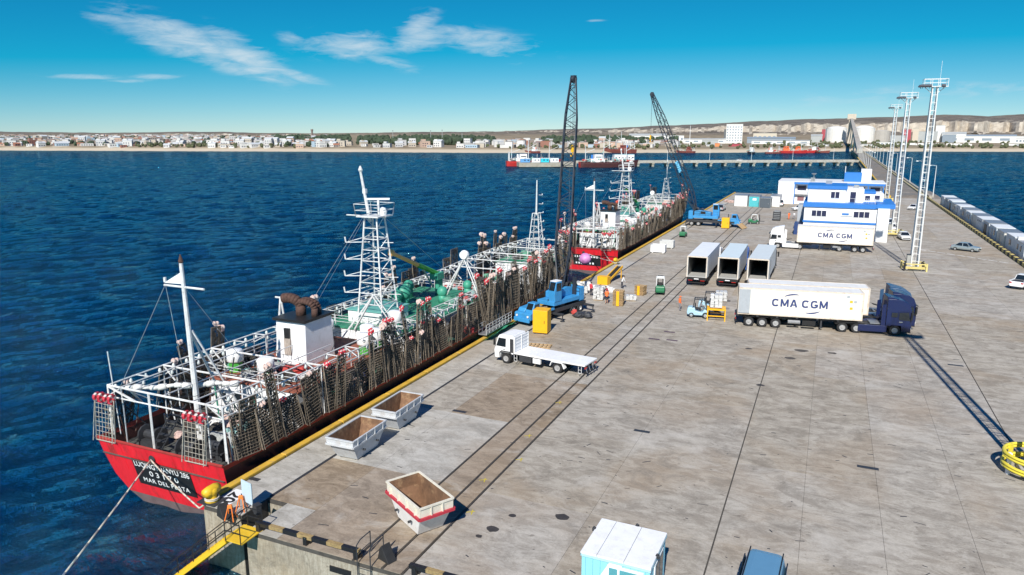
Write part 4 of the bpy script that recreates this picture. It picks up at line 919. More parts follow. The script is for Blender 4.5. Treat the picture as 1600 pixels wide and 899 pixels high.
# van
vb = M('van_blue', (.10, .235, .37), .28, var=.03, spec=.6)
def tyre_meshes(r, w_):
    b = MB(); b.smooth = False; b.lathe([(r*.58, -w_/2), (r*.93, -w_/2), (r, -w_*.32), (r, w_*.32), (r*.93, w_/2), (r*.58, w_/2), (r*.58, -w_/2)], 18, axis='x')
    q = MB(); q.lathe([(0, w_*.34), (r*.2, w_*.34), (r*.24, w_*.2), (r*.5, w_*.16), (r*.6, w_*.46), (r*.62, w_*.3), (r*.62, -w_*.3), (r*.6, -w_*.46), (r*.5, -w_*.16), (r*.24, -w_*.2), (r*.2, -w_*.34), (0, -w_*.34)], 14, axis='x')
    return b.mesh('tyre', black), q.mesh('rim', rim)
WH = {'truck': tyre_meshes(.52, .32), 'car': tyre_meshes(.32, .21), 'fork': tyre_meshes(.34, .26), 'dual': tyre_meshes(.52, .60), 'crane': tyre_meshes(.56, .40)}
def wheel(t, kind, x, y, z=None, across=False):
    me = WH[kind]; r = {'truck': .52, 'car': .32, 'fork': .34, 'dual': .52, 'crane': .56}[kind]
    o = link('wheel', me[0], t, loc=(x, y, r if z is None else z), rot=(0, 0, math.pi/2 if across else 0)); link('rim', me[1], o); return o
def sect_loft(b, secs):
    """body of sections along y: each (y, [(x, z), ...]) for one half, mirrored"""
    k = len(secs[0][1])
    rows = []
    for y, pts in secs: rows.append([(x, y, z) for x, z in pts]+[(-x, y, z) for x, z in reversed(pts)])
    n = 2*k; vs = [p for r in rows for p in r]
    fs = [(i*n+q, i*n+(q+1) % n, (i+1)*n+(q+1) % n, (i+1)*n+q) for i in range(len(rows)-1) for q in range(n)]
    fs += [tuple(range(n-1, -1, -1)), tuple((len(rows)-1)*n+i for i in range(n))]
    return b.add(vs, fs)
t = thing('van', 'slate blue van with a smooth roof parked beside the cyan site cabin', 'van', (-1.3, 28.55, 0), -.04)
def vs_(h, wt, wb=.90): return [(wb*.94, .32), (wb, .55), (wb, 1.0), (wb*.98, 1.15), (wt, h-.14), (wt-.10, h-.03), (.45, h)]
b = MB(); b.smooth = False; sect_loft(b, [(-2.3, vs_(1.1, .75)), (-2.15, vs_(1.22, .80)), (-1.45, vs_(1.3, .80)), (-.9, vs_(1.88, .74)), (-.4, vs_(1.96, .76)), (1.9, vs_(1.97, .76)), (2.22, vs_(1.90, .72)), (2.3, vs_(1.5, .76))]); b.build('body', vb, t, bevel=.03)
for s in (-1, 1):
    b = MB(); b.box((s*.69, .9, 1.955), (.05, 2.7, .05)); b.build('roof_rail', black_p, t)
    for (y, l_) in ((-.35, .9), (.7, 1.0), (1.7, .8)): b = MB(); b.box((s*.855, y, 1.42), (.05, l_, .46), ry=s*R(11)); b.build('side_window', glass, t)
    for y in (-1.45, 1.45): wheel(t, 'car', s*.8, y)
    b = MB(); b.box((s*.62, -2.3, .78), (.34, .08, .2)); b.build('headlight', lampclr, t); b = MB(); b.box((s*.76, 2.31, .95), (.14, .05, .4)); b.build('tail_light', lampred, t)
b = MB(); b.box((0, -1.22, 1.6), (1.3, .05, .72), rx=R(44)); b.build('windscreen', glass, t); b = MB(); b.box((0, 2.3, 1.5), (1.25, .04, .5)); b.build('rear_window', glass, t)

# --- lattice light masts
mastw = M('mast_white', (.72, .72, .70), .45, var=.08, dirt=.25, dirtcol=(.35, .28, .2)); ygd = M('guard_yellow', (.72, .60, .06), .45, var=.1, dirt=.2)
ygp = M('guard_pale_yellow', (.66, .55, .20), .5, var=.15, dirt=.4)
flood = M('floodlight', (.09, .09, .1), .4, var=.2)
def light_mast(label, x, y, H, rz, ringed):
    t = thing('light_mast', label, 'light mast', (x, y, 0), rz)
    w0, w1 = .98, .66; n = 24
    P = lambda k, a, c: (a*(w0+(w1-w0)*k/n)/2, c*(w0+(w1-w0)*k/n)/2, .3+(H-.3)*k/n); cs = [(-1, -1), (1, -1), (1, 1), (-1, 1)]
    for c in cs: b = MB(); b.tube(P(0, *c), P(n, *c), .105, 6, r1=.085); b.build('leg', mastw, t)
    b = MB()
    for k in range(1, n):
        for i in range(4):
            b.tube(P(k, *cs[i]), P(k, *cs[(i+1) % 4]), .04, 4)
            if k % 2 == 0 and i in (1, 3): b.tube(P(k-2, *cs[i]), P(k, *cs[(i+1) % 4]), .028, 4)
    b.build('bracing', mastw, t)
    b = MB()
    for s in (-.17, .17): b.tube((s, .1, .4), (s, .1, H), .022, 4)
    for k in range(int(H/.6)): b.tube((-.17, .1, .6+k*.6), (.17, .1, .6+k*.6), .018, 4)
    b.build('ladder', mastw, t)
    b = MB(); b.box((0, 0, H+.05), (3.1, 1.3, .1)); pf = b.build('platform', mastw, t)
    b = MB()
    for s in (-1, 1):
        b.tube((-1.5, s*.62, H+1.1), (1.5, s*.62, H+1.1), .035, 5); b.tube((s*1.5, -.62, H+1.1), (s*1.5, .62, H+1.1), .035, 5); b.tube((-1.5, s*.62, H+.6), (1.5, s*.62, H+.6), .025, 4)
        for q in (-1.5, -.5, .5, 1.5): b.tube((q, s*.62, H), (q, s*.62, H+1.1), .035, 5)
        b.tube((s*.3, 0, H-.9), (s*1.3, 0, H), .05, 5)
    b.build('platform_rail', mastw, t)
    for (fx, fy, rr) in ((-1.75, -.55, .5), (-1.35, -.75, .1), (-.85, -.78, 0), (-1.85, .2, 1.2), (.9, -.75, -.2)):
        b = MB(); b.box((0, -.05, 0), (.5, .22, .36), taper=(1, .6)); b.tube((0, .1, -.1), (0, .3, -.25), .04, 4); o = b.build('floodlight', flood, t); o.location = (fx, fy, H+.15); o.rotation_euler = (R(-35), 0, -rr)
    b = MB(); b.box((0, 0, .16), (1.7, 1.7, .32)); b.build('footing', conc_l, t, bevel=.04)
    if ringed:
        for z in (.45, .62, 1.1, 1.27):
            b = MB(); b.smooth = True; b.lathe([(1.75+.1*math.cos(q*math.pi/4), z+.1*math.sin(q*math.pi/4)) for q in range(8)]+[(1.75+.1*math.cos(0), z+.1*math.sin(0))], 40); b.build('guard_rail', ygd, t)
        for k in range(6): a = k*math.pi/3+.3; b = MB(); b.box((1.62*math.cos(a), 1.62*math.sin(a), .68), (.16, .22, 1.36), rz=a); b.build('guard_post', clean if k % 2 else ygd, t)
    else:
        cs2 = [(-1.5, -1.2), (1.5, -1.2), (1.5, 1.2), (-1.5, 1.2)]
        for i in range(4):
            for z in (.4, .58, 1.05): b = MB(); p, q = Vector((*cs2[i], z)), Vector((*cs2[(i+1) % 4], z)); b.tube(p.lerp(q, .06), p.lerp(q, .94), .085, 6); b.build('guard_rail', ygp, t)
            b = MB(); b.box((*cs2[i], .6), (.2, .2, 1.2)); b.box((cs2[i][0]*.9, cs2[i][1]*.9, .95), (.34, .34, .3)); b.build('guard_post', ygp if i % 2 else black_p, t)
    cbx = (1.35, .9) if ringed else (-.85, -.2)
    b = MB(); b.box((*cbx, 1.15), (.95 if ringed else .5, .5, 2.3 if not ringed else 1.9)); b.build('control_cabinet', M('cabinet_brown', (.27, .205, .14), .55, var=.08) if ringed else M('cabinet_grey', (.33, .33, .31), .55, var=.1), t, bevel=.02)
    b = MB(); b.box((*cbx, 2.34 if not ringed else 2.14), (1.05 if ringed else .6, .6, .08)); b.build('cabinet_roof', darkm, t)
    b = MB(); b.tube((.6, .3, H), (.6, .3, H+3.6), .02, 4); b.build('whip_aerial', mastw, t)
    return t
light_mast('tall lattice light mast ringed by a bright round yellow guard', 12.75, 49.0, 26.5, 0, True)
light_mast('tall white lattice light mast standing alone on the open apron behind the blue truck cabs', 12.5, 121.6, 26.6, .1, False)
light_mast('white lattice light mast beside the office and the parked white cars', 12.5, 162.8, 26.8, .1, False)
light_mast('white lattice light mast at the start of the causeway', 15.9, 246, 27.5, .1, False)
# ================================================================ VEHICLES
def arc_mesh(r, a0, a1, w_, mat, n=18, sx=1.0):
    b = MB()
    for k in range(n):
        f0, f1 = k/n, (k+1)/n; t0, t1 = a0+(a1-a0)*f0, a0+(a1-a0)*f1; w0, w1 = w_*math.sin(math.pi*min(f0*.9+.05, 1))**.7, w_*math.sin(math.pi*min(f1*.9+.05, 1))**.7
        b.add([(sx*(r-w0/2)*math.cos(t0), (r-w0/2)*math.sin(t0), 0), (sx*(r+w0/2)*math.cos(t0), (r+w0/2)*math.sin(t0), 0), (sx*(r+w1/2)*math.cos(t1), (r+w1/2)*math.sin(t1), 0), (sx*(r-w1/2)*math.cos(t1), (r-w1/2)*math.sin(t1), 0)], [(0, 1, 2, 3)])
    return b.mesh('logo_arc', mat)
contw = M('container_white', (.74, .71, .645), .5, var=.06, scale=.7, dirt=.32, dirtcol=(.44, .28, .15), stretch=(1, 1, .35))
contr = M('container_roof', (.70, .70, .68), .55, var=.1, scale=.8, dirt=.3, dirtcol=(.4, .3, .2))
contf = M('container_frame', (.62, .55, .46), .6, var=.2, scale=1.5, dirt=.6, dirtcol=(.35, .16, .07))
doorg = M('door_grey', (.36, .39, .42), .45, var=.1)
def strokes(letters, h, w_, th, gap, mat):
    """wide capital letters drawn as thick strokes, in the XY plane, centred"""
    b = MB(); x = 0; e = 0
    def bar(p, q, t_=th):
        p, q = Vector((*p, 0)), Vector((*q, 0)); d = (q-p).normalized(); n = Vector((-d.y, d.x, 0))*t_/2; nonlocal e; e += .0006
        b.add([p-n+Vector((0, 0, e)), q-n+Vector((0, 0, e)), q+n+Vector((0, 0, e)), p+n+Vector((0, 0, e))], [(0, 1, 2, 3)])
    def ring(cx, cy, rx, ry, a0, a1):
        n = 22; vs = []
        for k in range(n+1):
            a = a0+(a1-a0)*k/n; c, s = abs(math.cos(a))**.75*math.copysign(1, math.cos(a)), abs(math.sin(a))**.75*math.copysign(1, math.sin(a))
            vs += [(cx+rx*c, cy+ry*s, 0), (cx+(rx-th)*c, cy+(ry-th)*s, 0)]
        b.add(vs, [(2*k, 2*k+1, 2*k+3, 2*k+2) for k in range(n)])
    for ch in letters:
        if ch == ' ': x += w_*.42; continue
        W_ = w_*(1.12 if ch == 'M' else 1)
        if ch in 'CG': ring(x+W_/2, h/2, W_/2, h/2, R(38), R(322))
        if ch == 'G': bar((x+W_*.52, h*.42), (x+W_, h*.42)); bar((x+W_-th/2, h*.46), (x+W_-th/2, h*.16))
        if ch == 'M': bar((x+th/2, 0), (x+th/2, h)); bar((x+W_-th/2, 0), (x+W_-th/2, h)); bar((x+th*.6, h-.02), (x+W_/2, h*.12), th*.95); bar((x+W_-th*.6, h-.02), (x+W_/2, h*.12), th*.95)
        if ch == 'A': bar((x+th*.45, 0), (x+W_/2-.02, h), th); bar((x+W_-th*.45, 0), (x+W_/2+.02, h), th); bar((x+W_*.22, h*.3), (x+W_*.78, h*.3), th*.8)
        x += W_+gap
    me = b.mesh('lettering', mat); me.transform(Matrix.Translation((-(x-gap)/2, -h/2, 0))); return me
CMA = strokes('CMA CGM', .82, .72, .175, .13, navy)
ARC1 = arc_mesh(2.2, R(118), R(80), .15, navy, sx=1.0); ARC2 = arc_mesh(2.2, R(-62), R(-100), .15, navy)
def container(label, loc, rz, L=12.19, logo=True, open_end=None, ccol=None, group=None):
    """box container, long axis X, floor at z = 0 of its empty"""
    W, H = 2.44, 2.9; t = thing('shipping_container', label, 'container', loc, rz, group); cm = ccol or contw
    th = .07
    b = MB()
    b.bb((-L/2+.06, -W/2+.03, .14), (L/2-.06, -W/2+.03+th, H-.12)); b.build('side_wall', cm, t)
    b = MB(); b.bb((-L/2+.06, W/2-.03-th, .14), (L/2-.06, W/2-.03, H-.12)); b.build('side_wall', cm, t)
    b = MB(); b.bb((-L/2+.05, -W/2+.05, H-.12), (L/2-.05, W/2-.05, H-.03)); b.build('roof', contr, t)
    b = MB(); b.bb((-L/2+.05, -W/2+.05, .02), (L/2-.05, W/2-.05, .15)); b.build('floor', M('tee_floor', (.42, .42, .41), .6, var=.15), t)
    b = MB(); b.bb((L/2-.12, -W/2+.1, .15), (L/2-.04, W/2-.1, H-.12)); b.build('front_wall', cm, t)
    for x in (-L/2+.08, L/2-.08):
        for y in (-W/2+.08, W/2-.08): b = MB(); b.bb((x-.08, y-.08, 0), (x+.08, y+.08, H)); b.build('corner_post', contf, t)
    for y in (-W/2+.05, W/2-.05):
        for z in (.07, H-.07): b = MB(); b.bb((-L/2+.1, y-.045, z-.065), (L/2-.1, y+.045, z+.065)); b.build('side_rail', contf, t)
    for x in (-L/2+.06, L/2-.06):
        for z in (.07, H-.07): b = MB(); b.bb((x-.055, -W/2+.1, z-.065), (x+.055, W/2-.1, z+.065)); b.build('end_rail', contf, t)
    def leaf(y0, y1, x0, rot):
        b = MB(); b.bb((0, 0, .18), (.06, y1-y0, H-.18)); 
        d = b.build('door', doorg, t); d.location = (x0, y0, 0); d.rotation_euler = (0, 0, rot)
        for q in (.3, .75):
            b = MB(); b.tube((-.02, (y1-y0)*q, .22), (-.02, (y1-y0)*q, H-.22), .022, 5); b.build('locking_bar', steel, d)
        return d
    if open_end == 'swung':                                   # near leaf folded back along the near wall
        leaf(0, 1.14, 0, R(-91)).location = (-L/2+.05, -W/2-.04, 0)
        leaf(0, 1.14, 0, R(-89)).location = (-L/2+.05, W/2+.10, 0)
    elif open_end is None:
        leaf(-W/2+.12, -.02, -L/2+.0, 0); leaf(.02, W/2-.12, -L/2+.0, 0)
    if logo:
        for s in (-1, 1):
            rzz = 0 if s < 0 else math.pi
            o = link('lettering', CMA, t, loc=(0, s*(W/2-.024), 1.45), rot=(math.pi/2, 0, rzz))
            for a, dx, dz in ((ARC1, -.5, -1.25), (ARC2, 1.0, 1.25)):
                link('logo_arc', a, t, loc=((dx if s < 0 else -dx), s*(W/2-.022), 1.45+dz), rot=(math.pi/2, 0, rzz))
            for (x, z, m_) in ((4.9, 1.95, yellow), (5.3, 1.95, doorg), (4.95, 1.25, yellow), (4.6, 2.45, doorg)):
                b = MB(); b.box(((x if s < 0 else -x), s*(W/2-.02), z), (.28, .008, .26)); b.build('placard', m_, t)
    return t
def trailer(label, loc, rz, L=12.4, axles=((-4.9), (-3.55), (-2.2)), legs=True, kingpin=4.8, low=False, group=None):
    t = thing('container_trailer', label, 'trailer', loc, rz, group)
    for y in (-.45, .45): b = MB(); b.bb((-L/2, y-.09, .95), (L/2-.2, y+.09, 1.3)); b.build('chassis_beam', darkm, t)
    for x in np.linspace(-L/2+.15, L/2-.4, 7): b = MB(); b.bb((x-.1, -1.15, 1.12), (x+.1, 1.15, 1.28)); b.build('cross_member', darkm, t)
    for x in axles:
        for y in (-.98, .98): wheel(t, 'truck', x, y, None, True)
        b = MB(); b.tube((x, -.9, .52), (x, .9, .52), .08, 8); b.build('axle', darkm, t)
        for s in (-1, 1): b = MB(); b.prism([(x-.6, 1.02), (x-.45, 1.12), (x+.45, 1.12), (x+.6, 1.02), (x+.45, 1.08), (x-.45, 1.08)], s*.8, s*1.2, axis='y'); b.build('mudguard', black_p, t)
    if legs:
        for s in (-1, 1): b = MB(); b.bb((2.2, s*.8-.08, .3), (2.36, s*.8+.08, 1.1)); b.box((2.28, s*.8, .27), (.34, .3, .06)); b.build('landing_leg', darkm, t)
        for s in (-1, 1): b = MB(); b.bb((.4, s*1.12-.04, .48), (1.7, s*1.12, 1.0)); b.build('toolbox', black_p, t); b = MB(); b.tube((-1.0, s*1.0, .75), (.2, s*1.0, .75), .2, 8); b.build('air_tank', steel, t)
    b = MB(); b.bb((-L/2-.05, -1.15, .5), (-L/2+.05, 1.15, .68)); b.build('rear_bumper', black_p, t)
    for s in (-1, 1): b = MB(); b.bb((-L/2-.08, s*.95-.16, .72), (-L/2-.02, s*.95+.16, .88)); b.build('tail_light', lampred, t)
    b = MB(); b.bb((-L/2-.07, -.26, .74), (-L/2-.04, .26, .86)); b.build('number_plate', clean, t)
    return t
def tractor(label, loc, rz, col, H=3.75, sleeper=2.25, axles=(0, 3.55, 4.9), group=None):
    """tractor unit heading +X: front bumper at x = 0 of the cab, origin at the front axle line on the ground"""
    t = thing('tractor_unit', label, 'truck', loc, rz, group)
    prof = [(1.42, .42), (1.46, 1.2), (1.45, 1.55), (1.37, 2.5), (1.32, 2.85), (1.12, H-.42), (.6, H-.12), (-.1, H), (-.85, H), (-.9, 1.0), (-.45, .95), (-.42, 1.05), (.5, 1.05), (.62, .45)]
    W = 1.24
    b = MB(); n = len(prof)
    ins = lambda z: .0 if z < 2.2 else .10*(z-2.2)
    vs = [(x, -W+ins(z), z) for x, z in prof]+[(x, W-ins(z), z) for x, z in prof]
    b.add(vs, [(i, (i+1) % n, n+(i+1) % n, n+i) for i in range(n)]+[tuple(range(n)), tuple(range(2*n-1, n-1, -1))]); cab = b.build('cab', col, t, bevel=.05)
    b = MB(); vs = [(1.445, -1.1, 1.56), (1.445, 1.1, 1.56), (1.37, 1.08, 2.48), (1.37, -1.08, 2.48)]; d = Vector((.03, 0, .01)); b.add([Vector(p)+d for p in vs], [(0, 1, 2, 3)]); b.build('windscreen', glass, cab)
    b = MB(); b.box((1.44, 0, 2.62), (.34, 2.2, .07), ry=.4); b.build('sun_visor', black_p, cab)
    b = MB(); b.bb((1.41, -.95, .55), (1.475, .95, 1.15)); b.build('grille', black_p, cab)
    for s in (-1, 1):
        b = MB(); b.add([(1.30, s*(W+.012), 1.62), (.25, s*(W+.012), 1.68), (.25, s*(W+.012), 2.42), (1.12, s*(W+.006), 2.46)], [(0, 1, 2, 3)]); b.build('side_window', glass, cab)
        b = MB(); b.bb((-.45, s*W-.02, 1.95), (.1, s*(W)+s*.012, 2.4)); b.build('sleeper_window', glass, cab)
        b = MB(); b.box((1.36, s*(W+.2), 2.15), (.16, .22, .75)); b.box((1.3, s*(W+.06), 2.42), (.05, .3, .05)); b.build('mirror', black_p, cab)
        b = MB(); b.box((1.43, s*.98, .82), (.1, .4, .22)); b.build('headlight', lampclr, cab)
        b = MB(); b.tube((.28, s*(W+.02), 1.38), (.52, s*(W+.02), 1.38), .025, 5); b.build('door_handle', black_p, cab)
        for (xa, za, xb, zb) in ((.16, 1.05, .175, 2.55), (1.33, 1.05, 1.345, 1.6), (.16, 2.53, 1.2, 2.545)): b = MB(); b.bb((xa, s*(W+.004)-.004, za), (xb, s*(W+.004)+.004, zb)); b.build('door_seam', black_p, cab)
        b = MB(); b.bb((.3, s*(W+.006)-.004, 1.42), (.62, s*(W+.006)+.004, 1.5)); b.build('badge', steel, cab)
        for z in (.55, .8): b = MB(); b.bb((.66, s*1.2-.06, z), (1.0, s*1.2+.03, z+.05)); b.build('step', black_p, cab)
        b = MB(); b.bb((1.0, s*1.22-.06, .4), (1.42, s*1.22+.03, .5)); b.build('bumper_corner', black_p, cab)
        b = MB(); b.prism([(-.95, .3), (2.75, .3), (2.75, .98), (-.95, .98)], s*1.02, s*1.22, axis='y'); sk = b.build('side_skirt', col, t, bevel=.03); sk.location = (-3.65+.95-.05, 0, 0); sk.scale = (.72, 1, 1)
        b = MB(); b.prism([(-.95, 1.0), (-1.0, 3.2), (-1.35, 3.1), (-1.35, 1.0)], s*1.14, s*1.2, axis='y'); b.build('side_deflector', col, t)
        wheel(t, 'truck', 0, s*1.02, None, True)
        for a in axles[1:]: wheel(t, 'truck', -a, s*.98, None, True)
    b = MB(); b.prism([(-.9, H-.02), (.2, H-.02), (-.5, H+.16), (-.9, H+.2)], -.95, .95, axis='y'); b.build('roof_deflector', col, cab, bevel=.03)
    for y in (-.42, .42): b = MB(); b.bb((-5.6, y-.08, .75), (.3, y+.08, 1.0)); b.build('chassis_beam', darkm, t)
    b = MB(); b.box((-4.2, 0, 1.13), (1.0, .95, .08)); b.build('fifth_wheel', darkm, t)
    b = MB(); b.box((-1.75, 0, 1.05), (1.0, 1.5, .1)); b.build('catwalk', steel, t)
    for k in range(3): b = MB(); b.path([(-1.0, -.3+.3*k, 2.0), (-1.5, -.3+.3*k, 1.5), (-2.3, -.25+.25*k, 1.7)], .03, 5); b.build('air_hose', black_p, t)
    for s in (-1, 1): b = MB(); b.prism([(-5.65, .9), (-5.2, 1.12), (-2.9, 1.12), (-2.8, 1.02), (-5.1, 1.05), (-5.55, .85)], s*.8, s*1.2, axis='y'); b.build('mudguard', black_p, t)
    return t
blue1 = M('truck_blue', (.006, .014, .068), .25, var=.08, spec=.7, dirt=.25, dirtcol=(.06, .06, .07)); blue2 = M('truck_blue_dull', (.035, .085, .17), .35, var=.08)
def rig(base, ang, off, tl, cl, kl, col, open_end, with_box=True, sink=0):
    """tractor + chassis + container; base = rear end of the trailer on the ground, heading ang"""
    u = Vector((math.cos(ang), math.sin(ang), 0)); v = Vector((-u.y, u.x, 0)); p = Vector((*base, 0))+v*off
    if with_box:
        trailer(tl, p+u*6.2, ang); container(cl, p+u*6.2+Vector((0, 0, 1.31)), ang, open_end=open_end)
    return tractor(kl, p+u*(6.2+4.95+4.25), ang, col)
A8 = math.atan2(1.9, 12.05)
rig((-8.2, 78.6), A8, 0, 'black chassis trailer with mudguards under the white container with the swung grey door', 'white CMA CGM container with a grey door swung open beside the pale blue forklift', 'dark blue tractor unit with its cab side lit, coupled to the open CMA CGM container', blue1, 'swung')
rig((-7.1, 78.6), A8, 2.95, 'black chassis trailer tucked between the open CMA CGM truck and the reefer trailers', 'white container parked close behind the open CMA CGM container', 'dark blue tractor unit between two other blue cabs', blue1, None)
rig((-6.7, 78.6), A8, 6.0, '', '', 'dull blue tractor unit without a trailer, beyond the two blue container trucks', blue2, None, with_box=False)
# white rig heading left in front of the office
A9 = math.pi+.03
u = Vector((math.cos(A9), math.sin(A9), 0)); p = Vector((7.6, 137.2, 0))
trailer('dark chassis trailer under the container in front of the office', p+u*6.2, A9, axles=(-4.6, -3.3, -.9)); container('white CMA CGM container standing in front of the blue and white office', p+u*6.2+Vector((0, 0, 1.31)), A9)
tractor('white tractor unit parked in front of the office with a container', p+u*(6.2+4.95+4.25), A9, clean, H=3.8, axles=(0, 3.7))
# three reefer trailers with open rear doors, backed towards the camera
refw = M('reefer_white', (.68, .70, .70), .45, var=.06, dirt=.25, dirtcol=(.4, .33, .25), scale=.8)
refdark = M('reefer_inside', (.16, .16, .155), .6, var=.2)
def reefer(label, x, y, rz, roofm, L=13.6):
    t = thing('reefer_trailer', label, 'trailer', (x, y, 0), rz); W, H0, H1 = 2.55, 1.25, 4.05; th = .09
    for s in (-1, 1):
        b = MB(); b.bb((s*W/2-s*th, 0, H0), (s*W/2, L, H1)); b.build('side_wall', refw, t)
        d = MB(); d.bb((0, 0, H0+.05), (.06, 1.2, H1-.05)); d = d.build('rear_door', doorg, t); d.location = (s*(W/2+.05), .05, 0); d.rotation_euler = (0, 0, s*-R(4))
        b = MB(); b.bb((s*(W/2)-.07, -.06, H0-.02), (s*(W/2)+.05, .06, H1+.02)); b.build('door_post', contf, t)
        for q in (.35, .85): b = MB(); b.tube((s*.08, q, H0+.1), (s*.08, q, H1-.1), .02, 5); b.build('locking_bar', steel, d)
        for yy in (2.2, 3.5, 4.8): wheel(t, 'truck', s*1.0, yy)
        b = MB(); b.bb((s*.85-.08, 9.2, .2), (s*.85+.08, 9.36, 1.0)); b.build('landing_leg', darkm, t)
        b = MB(); b.bb((s*.8-.28, -.04, .78), (s*.8+.28, .02, .95)); b.build('tail_light', lampred, t)
    b = MB(); b.bb((-W/2-.01, -.02, H1), (W/2+.01, L, H1+.05)); b.build('roof', roofm, t, bevel=.02)
    b = MB(); b.bb((-W/2+th, 0, H0), (W/2-th, L, H0+.12)); b.build('floor', M('reefer_floor', (.40, .40, .385), .5, var=.15), t)
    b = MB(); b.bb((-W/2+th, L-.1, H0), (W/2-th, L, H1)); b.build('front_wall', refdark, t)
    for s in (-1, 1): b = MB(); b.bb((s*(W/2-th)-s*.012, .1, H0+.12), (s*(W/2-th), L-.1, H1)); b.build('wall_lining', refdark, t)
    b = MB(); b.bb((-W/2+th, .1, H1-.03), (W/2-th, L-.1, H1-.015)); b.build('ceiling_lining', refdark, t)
    b = MB(); b.bb((-W/2-.02, -.07, H1-.1), (W/2+.02, .03, H1+.06)); b.build('door_header', contf, t)
    b = MB(); b.bb((-W/2, -.08, .88), (W/2, .1, H0-.02)); b.build('rear_sill', black_p, t)
    b = MB(); b.bb((-1.1, -.03, .45), (1.1, .07, .6)); b.build('rear_bumper', black_p, t)
    b = MB(); b.bb((-.3, -.1, .98), (.3, -.08, 1.1)); b.build('number_plate', clean, t)
    for q in (-.42, .42): b = MB(); b.bb((q-.08, .2, .8), (q+.08, L-.4, 1.2)); b.build('chassis_beam', darkm, t)
    b = MB(); b.bb((-1.0, L, 2.0), (1.0, L+.55, 3.9)); b.build('cooling_unit', refw, t, bevel=.05)
    return t
reefer('white reefer trailer with an open empty hold beside the crane rails', -15.4, 96.2, .02, clean)
reefer('white reefer trailer with open doors between two other reefer trailers', -11.45, 96.8, .02, M('roof_blue_grey', (.60, .68, .70), .45, var=.05))
reefer('white reefer trailer with open doors, beside the white tractor unit', -7.75, 97.3, .0, M('roof_grey', (.58, .63, .64), .5, var=.06))
tractor('white tractor unit coupled to the reefer trailer beside the crane rails', (-15.65, 112.6, 0), math.pi/2+.02, clean, H=3.1)
tractor('bright blue tractor unit coupled to the middle reefer trailer', (-11.7, 113.2, 0), math.pi/2+.02, M('cab_bright_blue', (.03, .13, .50), .3, var=.03), H=3.3)
tractor('dark tractor unit coupled to the reefer trailer by the white truck', (-7.8, 113.6, 0), math.pi/2, black_p, H=3.1)
pal = M('plank_amber', (.55, .34, .13), .8, var=.2)
